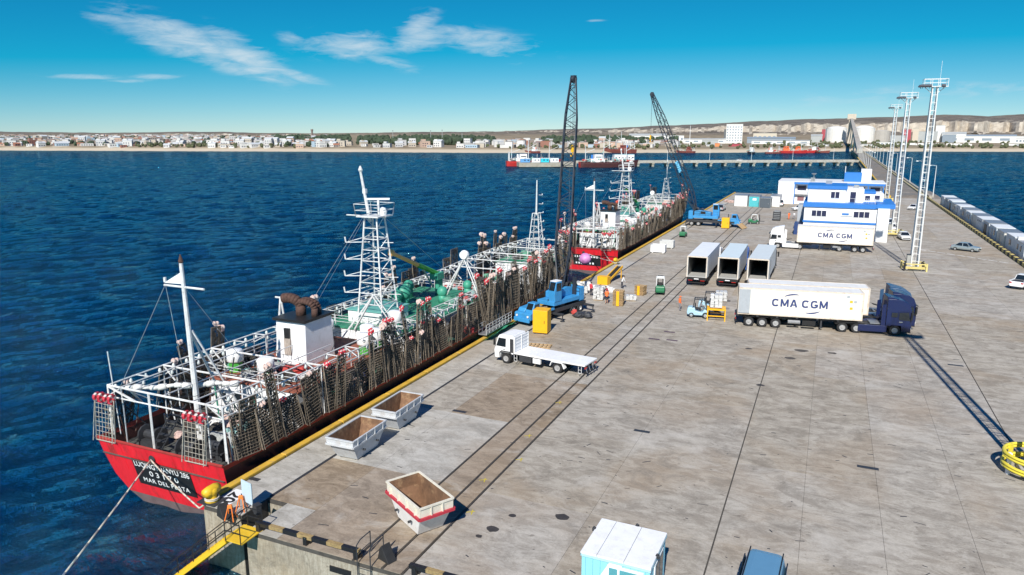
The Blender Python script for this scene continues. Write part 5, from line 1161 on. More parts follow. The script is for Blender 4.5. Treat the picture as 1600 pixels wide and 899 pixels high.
# flatbed truck
def flatbed():
    a = math.atan2(.7, -5.1); t = thing('flatbed_truck', 'white flatbed truck with an empty bed parked across the crane rails', 'truck', (-25.1+.1, 55.8+1.0, 0), a)
    W = 1.16; H = 2.62
    prof = [(1.15, .45), (1.2, 1.1), (1.12, 1.45), (.86, 2.35), (.72, 2.55), (.3, H), (-.7, H), (-.78, 2.4), (-.78, .95), (-.52, .95), (-.5, 1.02), (.5, 1.02), (.6, .48)]
    b = MB(); n = len(prof); ins = lambda z: 0 if z < 1.5 else .09*(z-1.5)
    b.add([(x, -W+ins(z), z) for x, z in prof]+[(x, W-ins(z), z) for x, z in prof], [(i, (i+1) % n, n+(i+1) % n, n+i) for i in range(n)]+[tuple(range(n)), tuple(range(2*n-1, n-1, -1))])
    cab = b.build('cab', clean, t, bevel=.05)
    b = MB(); b.add([(1.155, -1.02, 1.48), (1.155, 1.02, 1.48), (.895, .96, 2.36), (.895, -.96, 2.36)], [(0, 1, 2, 3)]); b.build('windscreen', glass, cab)
    b = MB(); b.bb((1.0, -1.1, .42), (1.24, 1.1, .78)); b.build('front_bumper', black_p, cab, bevel=.04); b = MB(); b.bb((1.15, -.8, .85), (1.215, .8, 1.2)); b.build('grille', black_p, cab)
    for s in (-1, 1):
        b = MB(); b.add([(.98, s*(W+.012), 1.55), (.0, s*(W+.012), 1.55), (.0, s*(W-.05), 2.3), (.75, s*(W-.05), 2.3)], [(0, 1, 2, 3)]); b.build('side_window', glass, cab)
        b = MB(); b.bb((-.77, s*W-.03, 1.1), (-.45, s*W+s*.012, 2.35)); b.build('rear_panel', darkm, cab)
        b = MB(); b.box((1.05, s*(W+.18), 1.95), (.12, .2, .6)); b.build('mirror', black_p, cab)
        b = MB(); b.tube((.08, s*(W+.02), 1.32), (.26, s*(W+.02), 1.32), .025, 5); b.build('door_handle', black_p, cab)
        b = MB(); b.box((1.18, s*.9, .95), (.08, .36, .2)); b.build('headlight', lampclr, cab)
        b = MB(); b.prism([(.62, .45), (.66, 1.0), (.45, 1.18), (-.45, 1.18), (-.62, 1.0), (-.66, .75), (-.55, .95), (-.4, 1.08), (.4, 1.08), (.55, .95)], s*(W-.2), s*(W+.03), axis='y'); b.build('wheel_arch', darkm, cab)
        wheel(t, 'truck', 0, s*.98, .48, True).scale = (1, .93, .93); wheel(t, 'truck', -5.15, s*.95, .48, True).scale = (1, .93, .93)
        b = MB(); b.prism([(-4.45, .62), (-4.62, 1.03), (-5.65, 1.03), (-5.9, .55), (-5.82, .5), (-5.6, .96), (-4.66, .96), (-4.52, .6)], s*.78, s*1.2, axis='y'); b.build('mudguard', clean, t)
        b = MB(); b.bb((-2.6, s*1.1-.2, .42), (-1.35, s*1.1, .95)); b.build('fuel_tank' if s > 0 else 'battery_box', darkm, t, bevel=.05)
        b = MB(); b.bb((-3.5, s*1.1-.2, .5), (-2.75, s*1.1, .95)); b.build('toolbox', clean, t)
        for x in (-1.05, -7.35): b = MB(); b.path([(x-.14, s*1.18, .98), (x-.14, s*1.18, .42), (x+.14, s*1.18, .42), (x+.14, s*1.18, .98)], .025, 4); b.tube((x-.14, s*1.18, .7), (x+.14, s*1.18, .7), .02, 4); b.build('side_step', pipe, t)
        b = MB(); b.box((-7.78, s*.95, .88), (.06, .34, .14)); b.build('tail_light', lampred, t)
    b = MB(); b.box((-4.35, 0, 1.12), (6.9, 2.44, .13)); bed = b.build('bed', clean, t, bevel=.02)
    b = MB(); b.box((-.93, 0, 1.85), (.06, 2.44, 1.4)); hb = b.build('headboard', clean, t)
    for y in (-1.16, 0, 1.16): b = MB(); b.bb((-1.0, y-.05, 1.15), (-.9, y+.05, 2.58)); b.build('headboard_post', clean, hb)
    for z in (1.3, 1.62, 1.94, 2.26, 2.5): b = MB(); b.bb((-.985, -1.15, z-.02), (-.955, 1.15, z+.02)); b.build('headboard_rib', clean, hb)
    for y in (-.4, .4): b = MB(); b.bb((-7.7, y-.07, .72), (.6, y+.07, .98)); b.build('chassis_beam', darkm, t)
    b = MB(); b.bb((-7.85, -1.1, .42), (-7.75, 1.1, .56)); b.build('rear_bumper', black_p, t)
    for y in (-.9, -.3, .3, .9): b = MB(); b.tube((-7.7, y, 1.05), (-7.95, y+.1, .5), .03, 4); b.build('tow_bracket', steel, t)
flatbed()

# cars
def car(name, label, x, y, rz, col, kind='sedan', group=None):
    t = thing(name, label, 'pickup' if kind == 'pickup' else 'car', (x, y, 0), rz, group)
    L = {'sedan': 4.4, 'suv': 4.5, 'pickup': 5.2, 'hatch': 4.0}[kind]; Hh = {'sedan': 1.46, 'suv': 1.72, 'pickup': 1.78, 'hatch': 1.5}[kind]; up_ = {'sedan': 0, 'suv': .12, 'pickup': .16, 'hatch': 0}[kind]
    def se(h, w_=.87, zb=.28): return [(w_*.9, zb+up_), (w_, .45+up_), (w_, .68+up_), (w_*.96, h-.05), (w_*.8, h)]
    hb = .92+up_
    S_ = [(-L/2, se(.62+up_, .72)), (-L/2+.08, se(.78+up_, .80)), (-L/2+.5, se(.86+up_, .86)), (-L/2+1.25, se(hb)), (L/2-.9, se(hb+.03)), (L/2-.3, se(hb if kind != 'hatch' else hb)), (L/2-.05, se(hb-.08, .82)), (L/2, se(.62+up_, .78))]
    b = MB(); b.smooth = False; sect_loft(b, S_); body = b.build('body', col, t, bevel=.03)
    g0 = {'sedan': (-.95, -.35, .95, 1.55), 'suv': (-1.0, -.45, 1.75, 2.1), 'pickup': (-1.1, -.5, .55, .75), 'hatch': (-.85, -.25, 1.25, 1.75)}[kind]
    b = MB(); x0, x1, x2, x3 = g0; wb, wt = .82, .64; zb, zt = hb-.02, Hh-.05
    vs = [(-wb, x0, zb), (wb, x0, zb), (wb, x3, zb), (-wb, x3, zb), (-wt, x1, zt), (wt, x1, zt), (wt, x2, zt), (-wt, x2, zt)]
    b.add(vs, [(0, 1, 5, 4), (1, 2, 6, 5), (2, 3, 7, 6), (3, 0, 4, 7), (4, 5, 6, 7)]); b.build('windows', glass, t)
    b = MB(); b.add([(-wt-.01, x1-.04, zt+.005), (wt+.01, x1-.04, zt+.005), (wt+.01, x2+.04, zt+.005), (-wt-.01, x2+.04, zt+.005), (-wt+.1, x1+.08, Hh), (wt-.1, x1+.08, Hh), (wt-.1, x2-.06, Hh), (-wt+.1, x2-.06, Hh)], [(0, 1, 5, 4), (1, 2, 6, 5), (2, 3, 7, 6), (3, 0, 4, 7), (4, 5, 6, 7)]); b.build('roof', col, t)
    for s in (-1, 1):
        ps = [(x0, x1), ((x0+x3)/2-.05, (x1+x2)/2), (x3, x2)]
        for ya, yb in ps: b = MB(); b.tube((s*(wb+.005), ya, zb), (s*(wt+.005), yb, zt), .045, 4); b.build('pillar', col, t)
        for y in (-L/2+.82, L/2-.85): wheel(t, 'car', s*.78, y, .32+up_*.4)
        b = MB(); b.box((s*.6, -L/2+.03, .68+up_), (.34, .12, .14)); b.build('headlight', lampclr, t); b = MB(); b.box((s*.66, L/2-.03, .76+up_), (.26, .1, .16)); b.build('tail_light', lampred, t)
        b = MB(); b.box((s*.93, x0+.25, .98+up_), (.16, .1, .12)); b.build('mirror', col, t)
    b = MB(); b.box((0, -L/2+.02, .48+up_), (1.3, .08, .16)); b.build('grille', black_p, t); b = MB(); b.box((0, L/2, .6+up_), (.5, .03, .12)); b.build('number_plate', clean, t)
    if kind == 'pickup':
        b = MB(); b.bb((-.7, 1.0, hb+.028), (.7, 2.35, hb+.04)); b.build('load_bed', darkm, t)
        for s in (-1, 1): b = MB(); b.bb((s*.8-.05, .9, hb), (s*.8+.05, 2.5, hb+.12)); b.build('bed_rail', col, t)
    return t
silver = M('car_silver', (.36, .42, .44), .25, metal=.4, var=.03); carw = M('car_white', (.76, .77, .78), .25, var=.02); carg = M('car_grey', (.40, .39, .40), .3, metal=.3, var=.03)
car('parked_car', 'silver green sedan standing alone on the open apron near the row of container cabins', 22.6, 145.8, R(62), silver)
car('pickup_truck', 'white double cab pickup with an open load bed near the striped kerb', 24.6, 113.2, R(152), carw, 'pickup')
car('parked_car', 'white hatchback parked beside the yellow guarded mast and the office', 13.9, 157.2, R(8), carw, 'hatch')
car('parked_car', 'white car driving along the causeway approach by itself', 21.2, 222, R(-28), carw, 'sedan')
car('parked_car', 'white van-like car parked against the office wall behind the mast', 12.7, 178.5, R(5), carw, 'suv')
car('parked_car', 'white sedan parked behind the office, next in line to the hatchback', 12.6, 171.0, R(5), carw, 'sedan')
car('parked_car', 'silver hatchback parked beyond the broadside blue crane', -26.2, 198.5, R(178), carg, 'suv')
car('pickup_truck', 'white pickup parked beside the white corner of the long office', -12.6, 218.5, R(180), carw, 'pickup')
car('parked_car', 'white car parked beside the dark container near the office steps', -7.0, 207, R(-60), carw, 'hatch')

# forklifts
def forklift(label, x, y, rz, col, guardc, lift=.15, load=False):
    t = thing('forklift', label, 'forklift', (x, y, 0), rz)        # heading -Y is the fork side
    b = MB(); b.prism([(-.95, .32), (1.05, .28), (1.2, .5), (1.18, 1.05), (.95, 1.15), (.5, 1.12), (.42, .78), (-.25, .62), (-.5, .95), (-.85, .9)], -.55, .55, axis='x'); b.build('body', col, t, bevel=.06)
    b = MB(); b.prism([(.72, .3), (1.3, .34), (1.36, .6), (1.28, 1.12), (.8, 1.18)], -.56, .56, axis='x'); b.build('counterweight', col, t, bevel=.08)
    for s in (-1, 1):
        b = MB(); b.path([(s*.5, .72, 1.12), (s*.48, .55, 2.1), (s*.48, -.5, 2.1), (s*.5, -.82, .9)], .045, 5); b.build('guard_post', guardc, t)
        wheel(t, 'fork', s*.5, -.68); wheel(t, 'fork', s*.46, .85, .29).scale = (.9, .85, .85)
        b = MB(); b.bb((s*.3-.05, -1.12, .1), (s*.3+.05, -1.0, 2.15)); b.build('mast_rail', darkm, t)
        b = MB(); b.bb((s*.24-.06, -2.2, lift), (s*.24+.06, -1.14, lift+.05)); b.bb((s*.24-.06, -1.19, lift), (s*.24+.06, -1.13, lift+.7)); b.build('fork', darkm, t)
    b = MB()
    for k in range(6): b.bb((-.5, -.5+k*.2, 2.08), (.5, -.44+k*.2, 2.13))
    b.bb((-.52, -.53, 2.06), (-.44, .6, 2.15)); b.bb((.44, -.53, 2.06), (.52, .6, 2.15)); b.bb((-.52, -.56, 2.06), (.52, -.48, 2.15)); b.bb((-.52, .55, 2.06), (.52, .62, 2.15)); b.build('roof_guard', guardc, t)
    for z in (.3, 1.1, 2.05): b = MB(); b.bb((-.34, -1.1, z), (.34, -1.02, z+.1)); b.build('mast_cross_bar', darkm, t)
    b = MB(); b.bb((-.42, -1.2, lift+.35), (.42, -1.13, lift+.85)); b.build('carriage', darkm, t)
    b = MB(); b.box((0, .25, .98), (.5, .5, .16)); b.box((0, .5, 1.28), (.48, .12, .55)); b.build('seat', black, t, bevel=.04)
    b = MB(); b.tube((0, -.42, .9), (0, -.22, 1.2), .03, 5); b.lathe([(.15, 0), (.18, .02), (.15, .04), (.13, .02), (.15, 0)], 10, c=(0, -.2, 1.2)); b.build('steering_wheel', black, t)
    return t
gf = M('forklift_green', (.02, .16, .07), .4, var=.05, dirt=.2); bf = M('forklift_pale_blue', (.36, .55, .66), .4, var=.05, dirt=.2); gw = M('guard_white', (.70, .71, .70), .45)
forklift('green forklift with a white roof guard driving on the crane rails', -18.9, 90.0, R(192), gf, gw)
forklift('pale blue forklift loading pallets beside the yellow ramp', -12.2, 79.6, R(96), bf, darkm, lift=1.3)
forklift('dark guarded pale blue forklift behind the loading ramp', -11.6, 83.4, R(96), bf, darkm, lift=1.2)
forklift('green forklift parked near the quay edge ahead of the white bins', -26.0, 143.5, R(180), gf, gw)
forklift('green and white forklift carrying pallets beyond the broadside blue crane', -15.2, 171.4, R(100), gf, gw, lift=.6)

# mobile cranes
cb = M('crane_blue', (.04, .26, .55), .45, var=.12, scale=1.2, dirt=.5, dirtcol=(.07, .10, .13)); boomd = M('boom_dark', (.022, .028, .04), .55, var=.2)
def crane(label, x, y, rz, tip, boom_foot, sc_):
    t = thing('mobile_crane', label, 'crane', (x, y, 0), rz); t.scale = (sc_, sc_, sc_); inv = (Matrix.Translation((x, y, 0)) @ Matrix.Rotation(rz, 4, 'Z') @ Matrix.Scale(sc_, 4)).inverted()
    b = MB(); b.bb((-1.25, -5.2, .85), (1.25, 5.4, 1.35)); b.build('carrier_frame', darkm, t, bevel=.04)
    for yy in (-4.1, -2.6, 2.6, 4.1):
        for s in (-1, 1): wheel(t, 'crane', s*1.1, yy)
    b = MB(); b.prism([(-6.1, .75), (-4.2, .75), (-4.2, 1.62), (-5.9, 1.6), (-6.15, 1.5)], -1.25, 1.25, axis='x'); b.build('front_deck', cb, t, bevel=.06)
    b = MB(); b.prism([(-5.75, 1.55), (-4.3, 1.55), (-4.25, 2.75), (-5.3, 2.8), (-5.68, 2.0)], .15, 1.25, axis='x'); cab = b.build('drive_cab', cb, t, bevel=.06)
    b = MB(); b.add([(.25, -5.72, 2.02), (1.15, -5.72, 2.02), (1.12, -5.36, 2.72), (.28, -5.36, 2.72)], [(0, 1, 2, 3)]); b.build('windscreen', glass, cab)
    b = MB(); b.prism([(-5.6, 1.6), (-3.6, 1.6), (-3.6, 2.1), (-5.3, 2.0)], -1.2, -.1, axis='x'); b.build('engine_cover', cb, t, bevel=.06)
    b = MB(); b.tube((-.5, -3.7, 2.0), (-.5, -3.7, 2.9), .08, 7); b.build('exhaust', darkm, t)
    for s in (-1, 1):
        b = MB(); b.bb(((.15 if s < 0 else 1.25)-.012, -5.3, 1.95), ((.15 if s < 0 else 1.25)+.012, -4.45, 2.6)); b.build('side_window', glass, cab); b = MB(); b.lathe([(0, -.05), (.14, -.05), (.14, .05), (0, .05)], 9, c=(s*.85, -6.15, 1.2), axis='y'); b.build('headlight', lampclr, cab)
        b = MB(); b.bb((s*1.3-.12, -4.35, 1.36), (s*1.3+.12, -1.6, 1.6)); b.build('fender', cb, t)
        for yy in (-1.5, 5.1): b = MB(); b.bb((s*1.2, yy-.15, .75), (s*2.7, yy+.15, 1.0)); b.tube((s*2.6, yy, .8), (s*2.6, yy, .12), .07, 6); b.lathe([(.3, 0), (.3, .08), (.1, .12)], 10, c=(s*2.6, yy, .02)); b.build('outrigger', darkm, t)
    b = MB(); b.bb((-1.2, -6.35, .5), (1.2, -6.1, 1.0)); b.build('bumper', cb, t, bevel=.04)
    b = MB(); b.tube((0, .8, 1.3), (0, .8, 1.75), 1.0, 16); b.build('slew_ring', darkm, t)
    b = MB(); b.bb((-1.35, -1.6, 1.75), (1.35, 3.9, 2.3)); up = b.build('upper_deck', cb, t, bevel=.05)
    b = MB(); b.prism([(0, 2.3), (3.6, 2.3), (3.6, 3.3), (2.4, 3.5), (0, 3.1)], -1.3, .35, axis='x'); b.build('engine_house', cb, up, bevel=.06)
    b = MB(); b.bb((-1.32, 3.9, 1.5), (1.32, 4.9, 3.3)); b.build('counterweight', cb, up, bevel=.08)
    b = MB(); b.prism([(-1.5, 2.25), (-.1, 2.25), (-.1, 4.75), (-1.2, 4.8), (-1.55, 3.7)], .4, 1.4, axis='x'); oc = b.build('operator_cab', cb, up, bevel=.05)
    b = MB(); b.bb((.42, -1.25, 4.79), (1.38, -.08, 4.87)); b.build('cab_roof', clean, oc)
    b = MB(); b.add([(.48, -1.575, 3.7), (1.32, -1.575, 3.7), (1.32, -1.24, 4.72), (.48, -1.24, 4.72)], [(0, 1, 2, 3)]); b.build('windscreen', glass, oc)
    for x_ in (.385, 1.415): b = MB(); b.bb((x_-.01, -1.2, 3.6), (x_+.01, -.25, 4.6)); b.build('side_window', glass, oc)
    b = MB(); b.bb((-1.32, 1.2, 2.7), (-1.3, 2.2, 3.3)); b.build('louvre', black_p, up)
    b = MB(); b.bb((-1.1, 3.65, 2.3), (-.6, 3.9, 4.6)); b.bb((.3, 3.65, 2.3), (.8, 3.9, 4.6)); b.build('gantry_leg', boomd, up)
    for k in range(2): b = MB(); b.lathe([(.28, -.55), (.42, -.55), (.42, -.48), (.3, -.45), (.3, .45), (.42, .48), (.42, .55), (.28, .55), (.28, -.55)], 12, c=(-.45, 3.2-k*1.1, 3.6-.15*k), axis='x'); b.build('winch_drum', darkm, up)
    b = MB()
    for (p_, q_) in (((-1.33, -1.5), (-1.33, 3.8)), ((-1.33, 3.8), (1.33, 3.8))):
        for z in (.5, .95): b.tube((*p_, 2.3+z), (*q_, 2.3+z), .025, 4)
        for k in range(5): f = k/4; x_, y_ = p_[0]+(q_[0]-p_[0])*f, p_[1]+(q_[1]-p_[1])*f; b.tube((x_, y_, 2.3), (x_, y_, 3.25), .025, 4)
    b.build('walkway_rail', darkm, up)
    for (a_, c_) in (((-1.31, .3, 2.45), (-1.30, 3.3, 2.49)), ((-1.31, 1.15, 2.4), (-1.30, 1.19, 3.2)), ((-1.31, 2.3, 2.4), (-1.30, 2.34, 3.3))): b = MB(); b.bb(a_, c_); b.build('panel_seam', black_p, up)
    for k in range(4): b = MB(); b.path([(.9, -.2+k*.15, 2.35), (1.1, -1.0+k*.1, 2.7), (.3, -1.6, 2.5-.1*k)], .03, 4); b.build('hydraulic_hose', black_p, up)
    b = MB(); b.bb((-1.2, -3.5, 1.36), (1.2, -1.75, 1.5)); b.build('tool_deck', darkm, t)
    b = MB()
    for k in range(6): b.bb((-.9+.3*k, -3.2, 1.5), (-.75+.3*k, -2.2, 1.62+.08*(k % 3)))
    b.build('rigging_blocks', wood, t)['kind'] = 'stuff'
    # lattice boom in world space, expressed in the crane's space
    p0 = inv @ Vector(boom_foot); p1 = inv @ Vector(tip); ax = (p1-p0); Lb = ax.length; ax.normalize(); side = ax.cross(Vector((0, 0, 1))).normalized(); nrm = side.cross(ax).normalized()
    def Q(f, a, c):
        w_ = np.interp(f, [0, .16, .8, 1], [.7, 1.9, 1.6, .7]); h_ = np.interp(f, [0, .16, .8, 1], [.3, 1.6, 1.4, .5]); return p0+ax*(Lb*f)+side*(a*w_/2)+nrm*(c*h_/2)
    cs = [(-1, -1), (1, -1), (1, 1), (-1, 1)]; N = 26
    b = MB()
    for a in cs:
        for k in range(N): b.tube(Q(k/N, *a), Q((k+1)/N, *a), .10, 5)
    for k in range(N+1):
        for i in range(4):
            if k % 5 == 0: b.tube(Q(k/N, *cs[i]), Q(k/N, *cs[(i+1) % 4]), .05, 4)
            if k < N: b.tube(Q(k/N, *cs[i if k % 2 else (i+1) % 4]), Q((k+1)/N, *cs[(i+1) % 4 if k % 2 else i]), .052, 4)
    bm_ = b.build('lattice_boom', boomd, t)
    b = MB(); b.lathe([(0, -.3), (.45, -.3), (.5, 0), (.45, .3), (0, .3)], 12, c=tuple(p1), axis='x'); b.box(p1, (.7, .5, 1.0)); b.build('boom_head', boomd, bm_)
    hk = Vector((p1.x, p1.y, p1.z)); hz = p1.z-9
    b = MB(); b.tube(hk, (hk.x, hk.y, hz), .02, 4); b.tube(hk+Vector((.2, 0, 0)), (hk.x+.2, hk.y, hz), .02, 4); b.build('hoist_rope', boomd, bm_)
    b = MB(); b.box((hk.x+.1, hk.y, hz-.5), (.5, .3, 1.0)); b.path([(hk.x+.1, hk.y, hz-1), (hk.x+.1, hk.y, hz-1.4), (hk.x-.2, hk.y, hz-1.6), (hk.x-.3, hk.y, hz-1.35)], .07, 5); b.build('hook_block', yel2, bm_)
    b = MB(); g0_ = Vector((-.3, 3.8, 4.6))
    for s in (-.25, .25): b.tube(g0_+Vector((s, 0, 0)), Q(.98, 0, 1)+side*s, .022, 4)
    b.build('pendant_line', boomd, bm_)
    return t
crane('blue mobile crane beside the worn yellow box, its dark boom rising over the near ship', -27.3, 73.4, R(-17), (-29.9, 86.5, 26.6), (-27.2, 75.4, 3.0), .88)
c2 = crane('blue mobile crane broadside on the quay, dark boom leaning over the far ship', -23.6, 163.6, R(88), (-38.6, 166.0, 28.8), (-27.0, 163.6, 3.0), 1.0)
b = MB(); d = Vector((11.6, -2.4, -25.8)).normalized(); q = Vector((-38.6, 166, 28.8))+d*17.5; bq = MB(); bq.box((0, 0, 0), (.8, .8, 2.6)); jb = bq.build('jib_box', M('jib_light_blue', (.16, .52, .78), .4), c2); jb.matrix_parent_inverse = (Matrix.Translation((-23.6, 163.6, 0)) @ Matrix.Rotation(R(88), 4, 'Z')).inverted(); jb.location = q; jb.rotation_euler = d.to_track_quat('Z', 'Y').to_euler()
def ybox(label, x, y, rz, w_, d_, h_):
    t = thing('equipment_box', label, 'box', (x, y, 0), rz); b = MB(); b.box((0, 0, .12+h_/2), (w_, d_, h_)); b.build('casing', yel2, t, bevel=.03)
    for s in (-1, 1): b = MB(); b.box((s*w_*.35, 0, .06), (.14, d_, .12)); b.build('skid', darkm, t)
    b = MB(); b.box((0, -d_/2-.012, h_*.55), (w_*.84, .03, h_*.8)); b.build('door', yel2, t); b = MB(); b.box((w_*.3, -d_/2-.04, h_*.55), (.05, .05, .3)); b.build('handle', black_p, t)
ybox('tall amber equipment box standing between the flatbed truck and the blue crane', -26.0, 66.6, .1, 1.55, 1.5, 2.35)
ybox('amber equipment box beside the blue crane that stands broadside', -20.1, 160.6, 0, 1.6, 1.4, 2.2)
# ================================================================ CARGO, PEOPLE, BUILDINGS ON THE QUAY
bagw = M('shrink_wrap', (.52, .52, .51), .35, var=.25, scale=5, dirt=.3, dirtcol=(.3, .28, .25))
def bag_mesh(nx, ny, nz, seed, w_=.42, d_=.6, h_=.17):
    rr = random.Random(seed); b = MB()
    for k in range(nz):
        for i in range(nx):
            for j in range(ny):
                if k == nz-1 and rr.random() < .2: continue
                b.box(((i-(nx-1)/2)*w_+rr.uniform(-.03, .03), (j-(ny-1)/2)*d_+rr.uniform(-.03, .03), h_*(k+.5)), (w_*rr.uniform(.9, 1.02), d_*rr.uniform(.9, 1.02), h_*1.05), rz=rr.uniform(-.1, .1), taper=(.86, .9))
    return b.mesh('bags', bagw)
def pallet_parts(t, z, w_=1.2, d_=1.0):
    for y in (-.42, 0, .42): b = MB(); b.box((0, y*d_, z+.06), (w_, .1, .09)); b.build('bearer', wood, t)
    for k in range(6): b = MB(); b.box((-w_/2+.1+k*(w_-.2)/5, 0, z+.12), (.14, d_, .025)); b.build('board', wood, t)
def bag_pallet(label, x, y, rz, nz=7, z=0, seed=1):
    t = thing('bag_pallet', label, 'pallet', (x, y, z), rz); pallet_parts(t, 0); o = link('bags', bag_mesh(3, 2, nz, seed), t, loc=(0, 0, .14)); o['kind'] = 'stuff'; return t
bag_pallet('tall pallet of white bags between the red and orange clad workers', -25.0, 83.3, .1, 9, 0, 1); bag_pallet('low pallet of white bags at the feet of the red clad worker', -27.4, 82.9, .15, 2, 0, 2)
bag_pallet('pallet of white bags standing on the yellow loading ramp', -10.4, 79.2, .15, 8, 1.35, 3); bag_pallet('raised pallet of white bags carried behind the loading ramp', -10.3, 82.4, .15, 6, 1.4, 4)
bag_pallet('pallet of white bags against the green net heap', -28.0, 86.0, .3, 5, 0, 5); bag_pallet('low pallet of bags between the two stacks of empty pallets', -21.3, 84.6, .3, 3, 0, 6)
def pallet_stack(label, x, y, rz, n):
    t = thing('pallet_stack', label, 'pallets', (x, y, 0), rz)
    for k in range(n):
        p = MB()
        for yy in (-.42, 0, .42): p.box((0, yy, .06), (1.25, .11, .09))
        for q in range(6): p.box((-.52+q*.21, 0, .125), (.16, 1.1, .03))
        o = p.build('pallet', wood, t); o.location = (rnd.uniform(-.04, .04), rnd.uniform(-.04, .04), k*.155); o.rotation_euler = (0, 0, rnd.uniform(-.05, .05))
    for x_ in (0,): b = MB(); b.box((0, -.66, n*.155/2+.02), (.34, .015, n*.15)); b.build('yellow_strap', yel2, t)
pallet_stack('tall stack of empty wooden pallets beside the orange vested worker', -22.0, 81.4, .1, 12); pallet_stack('shorter stack of empty wooden pallets beyond the tall stack', -21.0, 88.2, -.2, 8)
# yellow loading ramp at the container door
t = thing('loading_ramp', 'yellow steel loading platform at the open container door', 'platform', (-10.35, 79.25, 0), A8)
b = MB(); b.box((0, 0, 1.28), (2.0, 1.7, .14)); b.build('deck', yel2, t)
for x in (-.92, .92):
    for y in (-.75, .75): b = MB(); b.box((x, y, .6), (.12, .12, 1.2)); b.build('leg', yel2, t)
for y in (-.75, .75): b = MB(); b.box((0, y, .55), (1.8, .08, .1)); b.build('brace', yel2, t)
t = thing('belt_conveyor', 'yellow sloping belt conveyor behind the pallet workers', 'conveyor', (-27.0, 94.0, 0), -.15)
for s in (-.4, .4): b = MB(); b.box((s, 1.8, 1.0), (.12, 4.6, .3), rx=.28); b.build('side_beam', yel2, t); b = MB(); b.box((s, 3.6, .75), (.1, .1, 1.5)); b.build('leg', yel2, t); b = MB(); b.box((s, -.3, .25), (.1, .1, .5)); b.build('leg', yel2, t)
b = MB(); b.box((0, 1.8, 1.0), (.7, 4.4, .08), rx=.28); b.build('belt', black, t); b = MB(); b.box((0, -1.3, .55), (1.5, 1.0, 1.1)); b.build('hopper', yel2, t)
# black heap with red cloth, green net heap, white bins, flat pallet
t = thing('tarp_heap', 'crumpled black tarpaulin heap with a red cloth beside the blue crane', 'tarpaulin', (-24.2, 74.2, 0))
b = MB(); rr = random.Random(3)
for k in range(7): b.ball((rr.uniform(-.8, .9), rr.uniform(-.5, .5), .25), rr.uniform(.35, .6), 9, 6, jit=.25, sc=(1.1, 1, .75), rr=rr)
b.build('tarpaulin', darkm, t); b = MB(); b.ball((-.8, -.1, .5), .4, 8, 6, jit=.2, sc=(1, .8, .9), rr=rr); b.build('cloth', cloths[4], t)
def heap(name, label, cat, x, y, m_, n, rad, hh, seed, part):
    t = thing(name, label, cat, (x, y, 0)); b = MB(); rr = random.Random(seed)
    for k in range(n): a = rr.uniform(0, 6.28); q = rad*rr.random()**.6; b.ball((q*math.cos(a), q*math.sin(a), hh*(1-q/rad/1.3)*rr.random()), rr.uniform(.3, .55), 8, 5, jit=.28, rr=rr)
    b.build(part, m_, t); return t
heap('net_heap', 'tall dark green heap of fishing net beside the bagged pallets', 'net', -29.0, 84.5, M('green_net', (.03, .085, .05), .95, var=.5, scale=6, dirt=.5, dirtcol=(.12, .11, .06)), 26, 1.2, 2.2, 4, 'net')
heap('plastic_heap', 'heap of grey plastic sheeting between the net heap and quay edge', 'plastic', -29.2, 89.2, cloths[0], 22, 1.6, .6, 5, 'sheeting'); heap('bag_heap', 'loose heap of pale bags lying on the floor by the conveyor', 'bags', -25.6, 88.2, cloths[0], 14, 1.1, .5, 6, 'sheeting')
def bin_(label, x, y, m_):
    t = thing('plastic_bin', label, 'bin', (x, y, 0), .05)
    for s in (-1, 1):
        b = MB(); b.box((s*1.18, 0, .75), (.08, 1.8, 1.2)); b.build('end_wall', m_, t); b = MB(); b.box((0, s*.88, .75), (2.3, .08, 1.2)); b.build('side_wall', m_, t)
        for k in (-.8, 0, .8): b = MB(); b.box((k, s*.93, .75), (.1, .04, 1.2)); b.build('rib', m_, t)
        b = MB(); b.box((s*.9, 0, .08), (.2, 1.7, .16)); b.build('skid', m_, t)
    b = MB(); b.box((0, 0, .2), (2.3, 1.76, .08)); b.build('floor', m_, t); b = MB(); b.ball((0, 0, .8), .8, 10, 6, jit=.12, sc=(1.2, .9, .5)); b.build('contents', cloths[0], t)
bin_('white slatted bin on the quay edge nearer the forklift tracks', -26.3, 122.5, clean); bin_('pale grey slatted bin just ahead of the white bin', -26.0, 128.2, M('bin_grey', (.52, .53, .52), .6))
t = thing('pallet', 'single flat wooden pallet on the floor by the amber box', 'pallet', (-24.3, 61.8, 0), .15); pallet_parts(t, 0, 2.2, 1.3)
for (px, py, lab) in ((948, 358+5, ''),): pass
t = thing('timber_stack', 'leaning stack of planks beside the amber box of the broadside crane', 'timber', (-16.8, 161.5, 0), .6)
for k in range(5): b = MB(); b.box((k*.26-.5, 0, .5+.05*k), (.2, 2.6, .12), rx=.3); b.build('plank', wood, t)
t = thing('gangway', 'white railed gangway with green safety net between near ship and quay', 'gangway', (-31.0, 62.6, .3), 0)
b = MB(); b.box((.5, 2.4, .15), (.9, 6.2, .1)); b.build('walkway', steel, t)
for x in (.08, .92):
    b = MB()
    for z in (.55, .85, 1.15): b.tube((x, -.7, z), (x, 5.5, z), .025, 4)
    for k in range(9): b.tube((x, -.7+k*.775, .15), (x, -.7+k*.775, 1.15), .025, 4)
    b.build('handrail', pipe, t)
b = MB(); nx_ = 14; vs = []
for i in range(nx_+1):
    for j in range(7): vs.append((-.9+j*.42, -1.2+i*.52, .25-.9*math.sin(math.pi*j/6)*(.7+.3*math.sin(i*.5))+.06*math.sin(i*1.7+j)))
b.add(vs, [(i*7+j, i*7+j+1, (i+1)*7+j+1, (i+1)*7+j) for i in range(nx_) for j in range(6)]); b.build('safety_net', M('net_green', (.03, .26, .15), .8, var=.3, scale=5), t)
